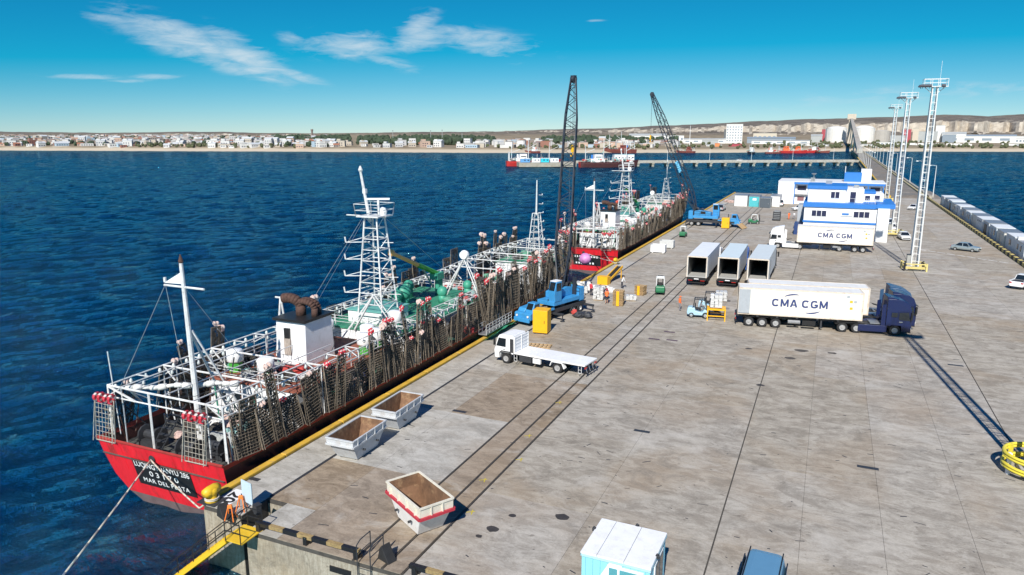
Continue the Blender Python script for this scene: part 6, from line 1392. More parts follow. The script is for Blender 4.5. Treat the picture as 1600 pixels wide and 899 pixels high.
b = MB(); b.smooth = True; b.lathe([(0, -.95), (.5, -.85), (.85, -.4), (.95, 0), (.85, .4), (.5, .85), (0, .95)], 14, axis='y'); o = b.build('fender_ball', M('fender_pink', (.55, .22, .48), .5, var=.35, scale=1.2, dirt=.6, dirtcol=(.6, .5, .58), grime=1)); p = Vector((-34.2, 106.0, .9)); o.location = p; tag(o, 'big pink and purple inflatable fender hanging off the near ship bow', 'fender')

# people ---------------------------------------------------------------
skin_m = M('skin', (.40, .23, .155), .6, var=.08); hair_m = M('hair', (.03, .022, .016), .8)
def person(label, x, y, rz, top, legs, vest=None, hat=None, pose='stand', shorts=False):
    J = {'pel': (0, 0, .95), 'spi': (0, 0, 1.2), 'che': (0, -.01, 1.4), 'nek': (0, -.01, 1.5), 'hed': (0, -.03, 1.6), 'top': (0, -.02, 1.73)}
    lean = {'stand': 0, 'bend': .35, 'lift': .2, 'walk': .05}[pose]
    def ln(p): d = p[2]-.95; return (p[0], p[1]-max(0, d)*lean*1.1, .95+d*math.cos(lean)) if d > 0 else p
    J = {k: ln(v) for k, v in J.items()}; R_ = {'pel': .155, 'spi': .14, 'che': .165, 'nek': .06, 'hed': .092, 'top': .07}
    E_ = [('pel', 'spi'), ('spi', 'che'), ('che', 'nek'), ('nek', 'hed'), ('hed', 'top')]
    for s, n_ in ((-1, 'l'), (1, 'r')):
        st = {'walk': .2*s, 'stand': .03*s, 'bend': .06*s, 'lift': .1*s}[pose]
        J.update({n_+'hip': (s*.1, 0, .9), n_+'kne': (s*.11, st*.6-.03, .5), n_+'ank': (s*.12, st, .09), n_+'toe': (s*.14, st-.17, .045)})
        sh = ln((s*.19, 0, 1.42)); fr = {'stand': (.26, -.04, 1.14, .24, -.16, .90), 'walk': (.25, .1*s, 1.15, .24, .1*s-.1, .92), 'bend': (.26, -.3, 1.05, .2, -.5, .92), 'lift': (.24, -.2, 1.15, .16, -.45, 1.12)}[pose]
        J.update({n_+'sho': sh, n_+'elb': (s*fr[0], fr[1], fr[2]), n_+'wri': (s*fr[3], fr[4], fr[5]), n_+'han': (s*fr[3], fr[4]-.05, fr[5]-.08)})
        R_.update({n_+'hip': .1, n_+'kne': .068, n_+'ank': .05, n_+'toe': .042, n_+'sho': .072, n_+'elb': .05, n_+'wri': .038, n_+'han': .035})
        E_ += [('pel', n_+'hip'), (n_+'hip', n_+'kne'), (n_+'kne', n_+'ank'), (n_+'ank', n_+'toe'), ('che', n_+'sho'), (n_+'sho', n_+'elb'), (n_+'elb', n_+'wri'), (n_+'wri', n_+'han')]
    ks = list(J); me = bpy.data.meshes.new('body'); me.from_pydata([J[k] for k in ks], [(ks.index(a), ks.index(c)) for a, c in E_], [])
    o = bpy.data.objects.new('body', me); C.objects.link(o); md = o.modifiers.new('s', 'SKIN'); sv_ = me.skin_vertices[0].data
    for k, v in zip(ks, sv_): v.radius = (R_[k], R_[k]*.85 if k in ('pel', 'spi', 'che') else R_[k])
    sv_[0].use_root = True; o.modifiers.new('u', 'SUBSURF').levels = 1
    dg = bpy.context.evaluated_depsgraph_get(); m2 = bpy.data.meshes.new_from_object(o.evaluated_get(dg)); bpy.data.objects.remove(o)
    m2.materials.clear()
    for m_ in (top, legs, skin_m, black): m2.materials.append(m_)
    bm = bmesh.new(); bm.from_mesh(m2)
    for s in (-1, 1):                                          # five fingers on each hand
        n_ = 'l' if s < 0 else 'r'; h = Vector(J[n_+'han']); dr = (h-Vector(J[n_+'wri'])).normalized(); sd = Vector((0, 1, 0)).cross(dr).normalized()
        for k in range(5):
            base = h+sd*(.016*(k-2))+dr*.02 if k < 4 else h-sd*.035; dd = dr if k < 4 else (dr-sd*.8).normalized(); ln_ = (.065, .075, .07, .055, .05)[k]
            r_b = bmesh.ops.create_cone(bm, cap_ends=True, segments=5, radius1=.009, radius2=.007, depth=ln_); q = dd.to_track_quat('Z', 'Y').to_matrix().to_4x4()
            bmesh.ops.transform(bm, matrix=Matrix.Translation(base+dd*ln_/2) @ q, verts=r_b['verts'])
    for f in bm.faces:
        c = f.calc_center_median(); hip = .95
        if c.z < .09: f.material_index = 3
        elif c.z < .92: f.material_index = 2 if (shorts and c.z < .52) else 1
        else: f.material_index = 0
        hd = Vector(J['hed']); 
        if (c-hd).length < .17 and c.z > J['nek'][2]+.02: f.material_index = 2
        for n_ in 'lr':
            if (c-Vector(J[n_+'han'])).length < .12: f.material_index = 2
        f.smooth = True
    bm.to_mesh(m2); bm.free()
    t = thing('person', label, 'person', (x, y, 0), rz); link('body', m2, t)
    hd = Vector(J['hed'])
    b = MB(); b.smooth = True; b.ball((hd.x, hd.y+.02, hd.z+.075), .105, 10, 6, sc=(.95, 1.05, .75)); 
    if hat: b.lathe([(.16, 0), (.12, .02), (.11, .03)], 12, c=(hd.x, hd.y-.02, hd.z+.06))
    b.build('helmet' if hat else 'hair', hat or hair_m, t)
    b = MB(); b.ball((hd.x, hd.y-.1, hd.z-.0), .02, 6, 4); b.build('nose', skin_m, t)
    for s in (-1, 1): b = MB(); b.ball((hd.x+s*.035, hd.y-.088, hd.z+.03), .012, 6, 4); b.build('eye', black, t); b = MB(); b.ball((hd.x+s*.095, hd.y, hd.z+.01), .022, 6, 4, sc=(.5, 1, 1.3)); b.build('ear', skin_m, t)
    if vest:
        b = MB(); rings = []
        for z, w_, d_ in ((.98, .19, .15), (1.2, .195, .155), (1.38, .215, .165), (1.47, .15, .12)):
            rings.append([ln((math.cos(a)*w_, math.sin(a)*d_, z)) for a in [2*math.pi*k/12 for k in range(12)]])
        vs = [p for r in rings for p in r]; b.add(vs, [(q*12+i, q*12+(i+1) % 12, (q+1)*12+(i+1) % 12, (q+1)*12+i) for q in range(3) for i in range(12)]); b.smooth = True; b.build('vest', vest, t)
    return t
dkt = M('dark_trousers', (.03, .032, .045), .85); red_t = M('red_jacket', (.52, .035, .06), .8); grey_t = M('grey_clothes', (.22, .22, .24), .85); wht = M('white_shirt', (.62, .62, .63), .85); blk_t = M('black_jacket', (.02, .02, .024), .8)
redv = M('red_vest', (.62, .05, .07), .75)
person('worker in a red jacket and dark trousers beside the green net heap', -26.6, 85.1, R(150), red_t, dkt, redv, None, 'stand')
person('worker in an orange vest with bare legs standing by the tall pallet stack', -23.5, 81.6, R(200), orange, dkt, orange, None, 'lift', shorts=True)
person('worker in a black jacket and red vest leaning over the bagged pallet', -24.0, 83.6, R(250), blk_t, dkt, redv, None, 'bend')
person('worker in white and dark clothes crouched by the yellow hopper', -24.2, 91.0, R(120), wht, dkt, None, None, 'bend')
person('worker in orange overalls and helmet watching the pale blue forklift', -14.8, 81.7, R(100), orange, grey_t, orange, orange, 'stand')
person('worker in an orange jacket walking across the apron by the office', -8.5, 184, R(20), orange, orange, orange, None, 'walk')
person('person in a white shirt standing between the orange worker and office', -7.4, 184.8, R(160), wht, grey_t, None, None, 'stand')
person('person in a pale shirt and dark trousers beside the office wall', -6.2, 186.0, R(200), wht, dkt, None, None, 'stand')
person('forklift driver in dark clothes seated in the pale blue forklift', -12.2, 79.75, R(96), grey_t, dkt, None, None, 'lift').location.z = .15

# buildings on the quay ------------------------------------------------
offb = M('office_blue', (.025, .17, .52), .5, var=.06); offw = M('office_white', (.78, .78, .78), .6, var=.04, dirt=.15, dirtcol=(.5, .47, .42)); pane_m = M('office_pane', (.03, .035, .075), .12, var=.1)
def wall_window(t, x, y, z, w_, h_, parts=3, rz=0):
    f = MB(); f.box((0, 0, 0), (w_+.16, .08, h_+.16)); f = f.build('window', offw, t); f.location = (x, y, z); f.rotation_euler = (0, 0, rz)
    n_ = parts
    for k in range(n_): b = MB(); b.box((-w_/2+w_*(k+.5)/n_, -.03, 0), (w_/n_-.1, .06, h_)); b.build('pane', pane_m, f)
t = thing('office_building', 'white three level office with blue bands beside the container truck', 'building', (-4.3, 152.2, 0))
def part(name, m_, a, c, bev=0): b = MB(); b.bb(a, c); return b.build(name, m_, t, bevel=bev)
part('ground_floor', offw, (0, 0, 0), (14.6, 14, 3.1)); part('blue_band', offb, (-.15, -.15, 3.1), (13.2, 14.1, 3.45))
part('first_floor', offw, (.0, .05, 3.45), (14.6, 14, 6.1)); part('blue_band', offb, (-.25, -.2, 6.1), (12.6, 14.2, 6.95)); part('blue_band', offb, (12.6, -.3, 6.25), (15.8, 14.2, 7.1))
part('upper_floor', offw, (.4, 2.0, 6.95), (7.2, 12, 9.5)); part('blue_band', offb, (.2, 1.8, 9.5), (7.4, 12.2, 10.15)); part('stair_head', offw, (7.2, 3.0, 6.95), (10.4, 10, 9.6)); part('upper_annexe', offw, (10.4, 6.0, 6.95), (14.0, 12, 8.6)); part('blue_band', offb, (10.4, 5.8, 8.6), (12.6, 12.1, 9.0))
part('side_pier', offw, (12.9, -.9, 0), (14.9, 0, 6.3))
wall_window(t, 2.7, .0, 4.9, 2.7, 1.1); wall_window(t, 10.2, .0, 4.95, 2.8, 1.1); wall_window(t, 5.3, 1.96, 8.4, 1.6, 1.2, 2); wall_window(t, 11.2, 5.95, 7.7, 1.0, .9, 1); wall_window(t, 12.9, 5.95, 7.8, 1.0, .9, 1)
b = MB(); b.bb((8.0, 2.96, 6.98), (9.0, 3.02, 9.0)); b.build('stair_door', pane_m, t); b = MB(); b.prism([(8.5, 0), (9, .3), (9, 1.7), (8.8, 2.0), (8.2, 2.0), (8, 1.7), (8, .3)], 2.93, 2.95, axis='y')
b = MB(); b.box((7.4, -.02, 4.95), (1.2, .03, .34)); b.build('wall_sign', offb, t); b = MB(); b.box((7.6, -.03, 4.55), (2.2, .02, .1)); b.build('sign_line', doorg, t)
part('service_block', M('dark_blue_box', (.02, .05, .16), .5), (-1.8, 4.0, 0), (-.05, 8.5, 2.2)); part('grey_annexe', doorg, (-1.5, 9, 0), (-.05, 14, 5.6))
b = MB()
for k in range(9): b.tube((.4+k*1.5, 2.0, 6.95) if k > 4 else (7.6+k*1.2, 1.0, 6.95), (.4+k*1.5, 2.0, 7.9) if k > 4 else (7.6+k*1.2, 1.0, 7.9), .03, 4)
b.tube((7.4, 1.0, 7.9), (14, 1.0, 7.9), .03, 4); b.build('roof_rail', pipe, t)
b = MB(); b.box((4, 9, 10.4), (1.2, .9, .6)); b.box((9, 6, 9.9), (.9, .8, .6)); b.build('roof_unit', steel, t)
t = thing('office_building', 'long white two level building with blue columns behind the office', 'building', (-14.0, 226.0, 0))
part('end_wall', offw, (0, 0, 0), (4.4, 15, 6.4)); part('ground_floor', offw, (4.4, 1.2, 0), (27.5, 15, 2.9)); part('gallery_slab', offw, (4.4, 0, 2.9), (27.5, 1.3, 3.1)); part('first_floor', offw, (4.4, 1.6, 3.1), (27.5, 15, 5.8)); part('blue_fascia', offb, (4.3, -.1, 5.8), (28.0, 1.6, 6.4)); part('roof', M('roof_pale', (.66, .67, .67), .6, var=.06), (-.1, -.12, 6.4), (28.2, 15.1, 6.6))
for k in range(7): b = MB(); b.bb((4.4+k*3.85, -.1, 0), (4.65+k*3.85, .15, 5.8)); b.build('blue_column', offb, t)
for k in range(6):
    b = MB(); b.bb((5.2+k*3.85, 1.55, 3.9), (7.6+k*3.85, 1.62, 5.3)); b.build('window', pane_m, t); b = MB(); b.bb((5.4+k*3.85, 1.15, .9), (7.2+k*3.85, 1.22, 2.2)); b.build('window', M('red_tinted_pane', (.25, .12, .13), .3) if k == 0 else pane_m, t)
b = MB()
for z in (3.6, 4.05): b.tube((4.4, .05, z), (27.5, .05, z), .03, 4)
b.build('gallery_rail', pipe, t)
for z in (3.9, 4.6): b = MB(); b.bb((1.2, -.03, z), (3.4, .02, z+.16)); b.build('vent_slot', doorg, t)
part('blue_roof_room', offb, (17.5, 4, 6.6), (22.0, 8, 9.2)); part('white_roof_room', offw, (21.8, 5, 6.6), (24.5, 9, 10.2))
b = MB(); b.tube((9.4, 1, 6.6), (9.4, 1, 8.6), .12, 6); b.lathe([(0, 0), (.5, .15), (.75, .5)], 10, c=(9.4, 1, 8.5)); b.box((9.2, 1.4, 7.2), (1.2, .8, 1.0)); b.build('dish_aerial', steel, t)
b = MB(); b.tube((17.6, 4.2, 9.2), (17.6, 4.2, 11.0), .12, 6); b.build('roof_post', pipe, t)
# small cabins near the far quay edge
def small_cabin(label, x, y, w_, d_, h_, m_, doorm=None):
    t = thing('site_cabin', label, 'cabin', (x, y, 0)); b = MB(); b.box((0, 0, h_/2), (w_, d_, h_)); b.build('body', m_, t); b = MB(); b.box((0, 0, h_+.06), (w_+.16, d_+.16, .12)); b.build('roof', steel, t)
    b = MB(); b.box((0, -d_/2-.02, h_*.45), (w_*.8, .05, h_*.78)); dd = b.build('door', doorm or m_, t); b = MB(); b.box((w_*.3, -d_/2-.06, h_*.45), (.06, .06, .4)); b.build('handle', steel, dd)
    for s in (-1, 1): b = MB(); b.box((s*(w_/2-.05), -d_/2-.01, h_/2), (.12, .1, h_)); b.build('corner_post', steel, t)
    return t
small_cabin('plain white cabin at the quay edge beyond the broadside blue crane', -22.9, 216, 3.6, 6, 3.0, offw); c = small_cabin('cyan fronted cabin between the white and the slate cabins', -19.3, 215.6, 2.9, 6, 2.9, M('cabin_teal', (.07, .42, .46), .5), M('cabin_teal', (.07, .42, .46), .5)); b = MB(); b.box((.1, -3.06, 2.1), (1.0, .03, .6)); b.build('poster', clean, c)
small_cabin('slate grey container cabin next to the cyan fronted cabin', -16.2, 213.5, 3.0, 6, 2.6, M('slate_box', (.07, .09, .11), .6, var=.1)); small_cabin('white container cabin behind the slate grey one', -13.9, 219.5, 2.6, 8, 2.9, offw)
heap('buoy_heap', 'pink buoys heaped near the white cabin at the quay edge', 'buoys', -27.6, 224, cloths[5], 12, 1.4, .8, 8, 'buoy_pile'); 
t = thing('generator', 'dark generator crate standing by itself beyond the white truck', 'generator', (-11.0, 180.3, 0)); b = MB(); b.box((0, 0, 1.1), (1.7, 1.5, 2.0)); b.build('casing', darkm, t, bevel=.04); b = MB(); b.box((0, 0, 2.2), (1.2, 1.0, .25)); b.build('top', steel, t)
for k in range(4): b = MB(); b.box((0, -.77, .5+k*.4), (1.4, .04, .12)); b.build('louvre', steel, t)
# row of cabins behind the striped kerb
cbw = [M('cab_white', (.70, .72, .73), .5, var=.06, dirt=.3), M('cab_grey', (.50, .53, .55), .5, var=.08, dirt=.3), M('cab_blueish', (.50, .58, .64), .5, var=.06, dirt=.25), M('cab_cream', (.66, .65, .60), .5, var=.08, dirt=.35)]
feat = ['two narrow windows', 'a single square window', 'a plain blank door', 'a window and a door', 'a wide dark opening', 'three small vents', 'a side door and step']
cols = ['white', 'grey', 'pale blue', 'cream']
used = set()
for k in range(14):
    y = 141.6+k*7.3; ci = (k*3+1) % 4 if k else 0; fi = k % 7; lab = '%s container cabin with %s, %s along the kerb' % (cols[ci], feat[fi], ('first', 'second', 'third', 'fourth', 'fifth', 'sixth', 'seventh', 'eighth', 'ninth', 'tenth', 'eleventh', 'twelfth', 'thirteenth', 'last')[k])
    t = thing('container_cabin', lab, 'cabin', (31.0+rnd.uniform(-.1, .1), y, 0), rnd.uniform(-.015, .015), 'cabins behind the striped kerb'); L_ = 6.6 if k else 7.2
    h_ = 2.65+rnd.uniform(-.1, .15); b = MB(); b.box((0, 0, h_/2), (3.0, L_, h_)); b.build('body', cbw[ci], t); b = MB(); b.box((0, 0, h_+.05), (3.1, L_+.1, .1)); b.build('roof', cbw[0] if k % 2 else steel, t)
    for q in range(int(L_/.9)):
        b = MB(); b.box((-1.52, -L_/2+.5+q*.9, h_/2), (.05, .1, h_-.2)); b.build('wall_rib', cbw[ci], t)
    def pn(y_, w_, z_, hh, m_, nm): b = MB(); b.box((-1.54, y_, z_), (.06, w_, hh)); b.build(nm, m_, t)
    if fi == 0: pn(-1.2, .6, 1.6, .9, pane_m, 'window'); pn(1.2, .6, 1.6, .9, pane_m, 'window')
    elif fi == 1: pn(0, 1.2, 1.6, 1.0, pane_m, 'window')
    elif fi == 2: pn(.8, 1.0, 1.1, 2.0, doorg, 'door')
    elif fi == 3: pn(-1.5, 1.0, 1.6, .9, pane_m, 'window'); pn(1.0, .9, 1.1, 2.0, doorg, 'door')
    elif fi == 4: pn(0, 2.6, 1.2, 2.1, darkm, 'opening')
    elif fi == 5: [pn(q, .4, 2.1, .25, darkm, 'vent') for q in (-1.6, 0, 1.6)]
    else: pn(2.0, .9, 1.15, 2.0, doorg, 'door'); b = MB(); b.box((-1.85, 2.0, .12), (.6, 1.1, .24)); b.build('step', steel, t)
    if k == 0: b = MB(); b.box((-.3, -L_/2-.03, 1.7), (.9, .05, .8)); b.build('end_window', pane_m, t); b = MB(); b.box((-1.0, 2.2, h_+.35), (.9, .9, .5)); b.build('roof_unit', cbw[0], t)
t = thing('covered_bin', 'low grey container with a pale tarpaulin top beside the cabin row', 'container', (31.2, 132.6, 0)); b = MB(); b.box((0, 0, .8), (2.8, 9.6, 1.6)); b.build('body', M('bin_dark_grey', (.16, .17, .18), .6, var=.15), t); b = MB(); b.box((0, 0, 1.68), (2.95, 9.7, .16)); b.build('tarpaulin', M('tarp_pale', (.42, .43, .42), .7, var=.15), t)
# ================================================================ ACROSS THE WATER
# --- far jetty branching off the causeway
J0, J1 = Vector((17.5, 622.0)), Vector((-212.0, 491.5)); jd = (J1-J0).normalized(); jn = Vector((-jd.y, jd.x)); JA = math.atan2(jd.y, jd.x); JL = (J1-J0).length
t = thing('jetty', 'pale concrete jetty on piles running off the causeway', 'jetty', (J0.x, J0.y, 0), JA)
b = MB(); b.bb((0, -4, -1.0), (JL, 4, 0)); b.build('deck', conc_l, t)
b = MB(); b.bb((JL-42, -9, -3.2), (JL, 9, -.2)); b.build('jetty_head', wallc, t)
for s in (-1, 1):
    b = MB(); b.bb((0, s*3.8-.12, .0), (JL-42, s*3.8+.12, .75)); b.build('parapet', conc_l, t)
k = 0; x = 6
pj = MB(); pj.tube((0, 0, -6.2), (0, 0, -1.0), .95, 8); pjm = pj.mesh('pile', conc_l); pd = MB(); pd.tube((0, 0, -6.2), (0, 0, -1.0), .7, 8); pdm = pd.mesh('pile', darkm)
while x < JL-44:
    dark = x > JL*.70
    for s in (-1, 1): link('pile', pdm if dark else pjm, t, loc=(x, s*2.7, 0))
    b = MB(); b.bb((x-.9, -3.9, -1.9), (x+.9, 3.9, -1.0)); b.build('pile_cap', wallc if not dark else darkm, t)
    x += 6.2 if dark else 11.2
if True:
    for k in range(6):
        p = J0+jd*(18+k*33)+jn*-3.2; lt = thing('street_lamp', 'slim white lamp post standing on the far jetty', 'street lamp', (p.x, p.y, 0), JA+math.pi/2, 'lamp posts along the far jetty'); link('post', lpm, lt); link('lamp_head', lhm, lt); link('footing', lfm, lt)
p = J0+jd*95; car('delivery_van', 'white van driving along the far jetty', p.x, p.y, JA+math.pi/2, carw, 'suv')
def jbox(label, u_, v_, l_, w_, h_, m_, roofm=None, z=0, winm=None):
    p = J0+jd*u_+jn*v_; t = thing('jetty_building', label, 'cabin', (p.x, p.y, z), JA); b = MB(); b.box((0, 0, h_/2), (l_, w_, h_)); b.build('body', m_, t); b = MB(); b.box((0, 0, h_+.1), (l_+.3, w_+.3, .2)); b.build('roof', roofm or clean, t)
    for s in (-1, 1):
        for q in range(max(1, int(l_/2.5))): b = MB(); b.box((-l_/2+1.25+q*2.5, s*(w_/2+.02), h_*.58), (1.1, .05, .8)); b.build('window', pane_m, t)
jbox('two level white building with teal roof on the far jetty', JL*.70, 0, 15, 6, 5.2, offw, M('teal_roof', (.35, .55, .56), .5)); jbox('small white box cabin on top of the jetty building row', JL*.775, 0, 6, 5, 3.4, offw)
jbox('bright cyan container on the jetty head', JL-19, 7.0, 6, 2.5, 2.8, M('cyan_box', (.03, .50, .62), .5)); jbox('white container beside the cyan one on the jetty head', JL-12.5, 7, 6, 2.5, 2.8, offw); jbox('white container at the inner end of the jetty head', JL-26, 7, 6, 2.5, 2.8, offw); jbox('blue and white container at the outer end of the jetty head', JL-4.5, 7, 7, 2.5, 2.6, M('blue_box', (.12, .30, .55), .5))
# --- trawlers and small ships
trw_red = M('trawler_red', (.46, .022, .02), .5, var=.2, scale=.4, dirt=.4, dirtcol=(.15, .03, .02)); trw_rust = M('trawler_rust', (.22, .055, .04), .7, var=.3, scale=.4, dirt=.5, dirtcol=(.09, .04, .03)); trw_dk2 = M('trawler_maroon', (.075, .02, .02), .6, var=.3, scale=.4, dirt=.5, dirtcol=(.03, .025, .025)); trw_dark = M('trawler_dark', (.02, .022, .03), .5, var=.2)
def trawler(label, x, y, rz, L, hullm, housem, aft=True, masts=2, gallows=True, z=None, clutter=0, seed=0, stern=None):
    rr = random.Random(seed); t = thing('trawler', label, 'boat', (x, y, WATER if z is None else z), rz); B = L*.135; D = L*.085
    b = MB(); N = 16; vs = []
    for i in range(N+1):
        f = i/N; w_ = float(np.interp(f, [0, .08, .6, .85, .96, 1], [.82, 1, 1, .62, .2, .02])); d = D*(1+.5*max(0, (f-.55)/.45)**2+.1*(1-f))
        ys = [(w_*.55, -1.2), (w_*.86, 0), (w_, d*.7), (w_*1.02, d)]
        row = [(B*q, f*L+(d*.35*max(0, (f-.85)/.15)*(zz/d) if d else 0), zz) for q, zz in ys]; row = row+[(-a, c, e) for a, c, e in reversed(row)]; vs += row
    n = 8; b.add(vs, [(i*n+q, i*n+q+1, (i+1)*n+q+1, (i+1)*n+q) for i in range(N) for q in range(n-1)]+[tuple(range(n)), tuple(N*n+q for q in range(n))]+[(i*n+3, i*n+4, (i+1)*n+4, (i+1)*n+3) for i in range(N)]); b.build('hull', hullm, t)
    if stern: b = MB(); b.add([(x_*1.0, y_-.06, z_) for x_, y_, z_ in vs[:8]], [tuple(range(8))]); b.build('transom', stern, t)
    hy = .18*L if aft else .55*L; hl = L*.24
    b = MB(); b.bb((-B*.72, hy, D), (B*.72, hy+hl, D+2.6)); wh = b.build('deckhouse', housem, t); b = MB(); b.bb((-B*.55, hy+hl*.3, D+2.4), (B*.55, hy+hl*.85, D+5.6)); b.build('wheelhouse', housem, t)
    for s in (-1, 1): b = MB(); b.bb((s*B*.55-.03, hy+hl*.35, D+3.5), (s*B*.55+.03, hy+hl*.8, D+4.2)); b.build('window', glass, t)
    b = MB(); b.bb((-B*.5, hy+hl*.85, D+3.5), (B*.5, hy+hl*.85+.05, D+4.2)); b.build('window', glass, t)
    for k in range(masts):
        my = (.42, .82, .1)[k]*L; mh = L*(.44, .36, .30)[k]; b = MB(); b.tube((0, my, D), (0, my, D+mh), L*.008, 6, r1=L*.004); b.tube((0, my, D+mh*.55), (0, my+L*.16, D+mh*.75), L*.004, 5); b.tube((-1.4, my, D+mh*.8), (1.4, my, D+mh*.8), .07, 4); b.build('mast', pipe, t)
    if gallows:
        b = MB(); gy = .05*L
        for s in (-1, 1): b.tube((s*B*.6, gy, D), (s*B*.5, gy, D+L*.17), L*.008, 5)
        b.tube((-B*.52, gy, D+L*.17), (B*.52, gy, D+L*.17), L*.009, 5); b.build('gallows', pipe, t)
    b = MB(); b.tube((0, hy+hl*.15, D+2.4), (0, hy+hl*.15, D+5.4), L*.018, 8); b.build('funnel', rr.choice((housem, f_or, offb)), t)
    b = MB()
    for s in (-1, 1):
        b.path([(s*B*1.0, L*(.05+.06*k), D+1.0) for k in range(12)], .05, 4)
        for k in range(12): b.tube((s*B, L*(.05+.06*k), D), (s*B, L*(.05+.06*k), D+1.0), .04, 4)
    b.build('handrail', pipe, t)
    for k in range(clutter): o = link('deck_gear', lump_meshes[rr.randrange(12)], t, loc=(rr.uniform(-B*.8, B*.8), L*rr.uniform(.08, .9), D+rr.uniform(0, 2))); s_ = rr.uniform(1, 2.2); o.scale = (s_, s_, s_)
    for k in range(clutter//2): b = MB(); x_, y_ = rr.uniform(-B*.9, B*.9), L*rr.uniform(.1, .9); b.tube((x_, y_, D), (x_, y_, D+rr.uniform(2, 6)), .1, 4); b.build('pole', rr.choice((pipe, pipe, darkm)), t)
    return t
p = J0+jd*(JL+7)-jn*16; trawler('red hulled ship with white upperworks moored behind the jetty head', p.x, p.y, JA+math.pi/2, 40, trw_red, offw, True, 3, True, clutter=50, seed=2, stern=trw_red)
p = J0+jd*(JL-44)+jn*11; trawler('dark red squid ship with its bright stern beside the jetty head', p.x, p.y, JA+math.pi/2, 42, trw_dk2, offw, True, 3, False, clutter=70, seed=5, stern=trw_red)
def boat_px(label, px, py, L, rz, hm, wm, seed, **kw):
    g = G(px, py, WATER); return trawler(label, g.x, g.y, rz, L, hm, wm, clutter=8, seed=seed, **kw)
boat_px('dark hulled ship with white upperworks lying off the far shore', 1176, 240.6, 26, R(175), trw_dark, offw, 1); boat_px('bright red trawler moored beside the dark hulled ship', 1215, 239.5, 34, R(-78), trw_red, f_or, 2)
boat_px('orange red trawler with an orange wheelhouse in the far cluster', 1235, 239, 30, R(-85), trw_red, f_or, 3); boat_px('rust coloured trawler at the end of the far cluster', 1262, 238.8, 26, R(-95), trw_rust, offw, 4); boat_px('brown rusting hulk lying alone by the sandy shore', 1277, 239, 20, R(-178), trw_rust, trw_rust, 5)
boat_px('large rusty ship lying along the far beach', 990, 239.8, 52, R(62), trw_rust, trw_rust, 6); boat_px('small red trawler by the beach beyond the jetty head', 842, 239.5, 26, R(65), trw_rust, offw, 7); boat_px('low rusty boat lying off the beach behind the cranes', 1085, 239.4, 26, R(70), trw_rust, trw_rust, 8); boat_px('white and red trawler between the dark ship and the red ones', 1196, 240.2, 20, R(-60), trw_rust, offw, 9)

# --- works on the far shore
def at(px, e, dz=0): p = on_land(px, e); p.z += dz; return p
def facing(px): d = azdir(px); return math.atan2(d.y, d.x)-math.pi/2
def metre(px, e): d = azdir(px); return (shore_dist(px)+e)*(d.x*-math.sin(yaw)+d.y*math.cos(yaw))/FPX   # metres per photo pixel there
siw = M('silo_white', (.66, .65, .62), .6, var=.06, scale=.15, dirt=.25, dirtcol=(.45, .4, .33)); sig = M('silo_grey', (.38, .36, .33), .7, var=.08, scale=.15)
for (px, wpx, hpx, m_, lab) in ((1306, 30, 25, siw, 'white domed storage silo beside the red building'), (1349, 30, 26, siw, 'white domed storage silo between the conveyor tower and grey silo'), (1377, 24, 21, sig, 'grey flat topped storage tank beside the white silos')):
    q = metre(px, 400); p = at(px, 400, -1); t = thing('silo', lab, 'silo', p); r_ = wpx*q/2; h_ = hpx*q
    b = MB(); b.smooth = False; b.tube((0, 0, 0), (0, 0, h_*.84), r_, 28); b.build('drum', m_, t)
    b = MB(); b.smooth = True; b.lathe([(r_, h_*.84), (r_*.8, h_*.92), (r_*.4, h_*.985), (.01, h_)] if m_ is siw else [(r_, h_*.84), (r_*.5, h_*.9), (.01, h_*.93)], 28); b.build('roof', m_, t)
    for k in range(10): a = k*.628; b = MB(); b.box((r_*1.005*math.cos(a), r_*1.005*math.sin(a), h_*.42), (.5, .5, h_*.84), rz=a); b.build('rib', m_, t)
p = at(1328, 330, -1); q = metre(1328, 330); tw = thing('conveyor_tower', 'tall beige conveyor tower with a sloping gallery down to the causeway', 'tower', p)
bei = M('tower_beige', (.50, .44, .36), .8, var=.1, scale=.2)
b = MB(); b.box((0, 0, 21*q), (7*q, 7*q, 42*q)); b.build('shaft', bei, tw); b = MB(); b.box((0, 0, 40*q), (12*q, 9*q, 8*q)); b.build('head_house', bei, tw)
pts = Vector((cwl(700)+1.5, 700, 6)); rel0 = Vector((0, 0, 36*q)); rel1 = pts-p; dv = rel1-rel0
b = MB(); qq = dv.to_track_quat('Y', 'Z'); b.m = Matrix.Translation((rel0+rel1)/2) @ qq.to_matrix().to_4x4(); b.box((0, 0, 0), (4.5, dv.length, 4.0)); b.build('gallery', conc_l, tw)
for f in (.25, .5, .75): c_ = rel0.lerp(rel1, f); b = MB(); b.tube((c_.x-2, c_.y, -3), (c_.x-1, c_.y, c_.z-1.5), .7, 6); b.tube((c_.x+2, c_.y, -3), (c_.x+1, c_.y, c_.z-1.5), .7, 6); b.build('trestle', bei, tw)
indm = {'w': M('shed_white', (.66, .66, .64), .7, var=.08, scale=.1), 'g': M('shed_grey', (.36, .38, .38), .7, var=.1, scale=.1), 'b': M('shed_blue_grey', (.22, .27, .32), .6, var=.1, scale=.1), 'r': M('shed_red', (.36, .06, .08), .7, var=.1), 'y': M('shed_cream', (.52, .47, .38), .7, var=.1), 'd': M('shed_dark', (.11, .12, .13), .7, var=.15), 'o': M('shed_orange', (.62, .22, .08), .7, var=.1)}
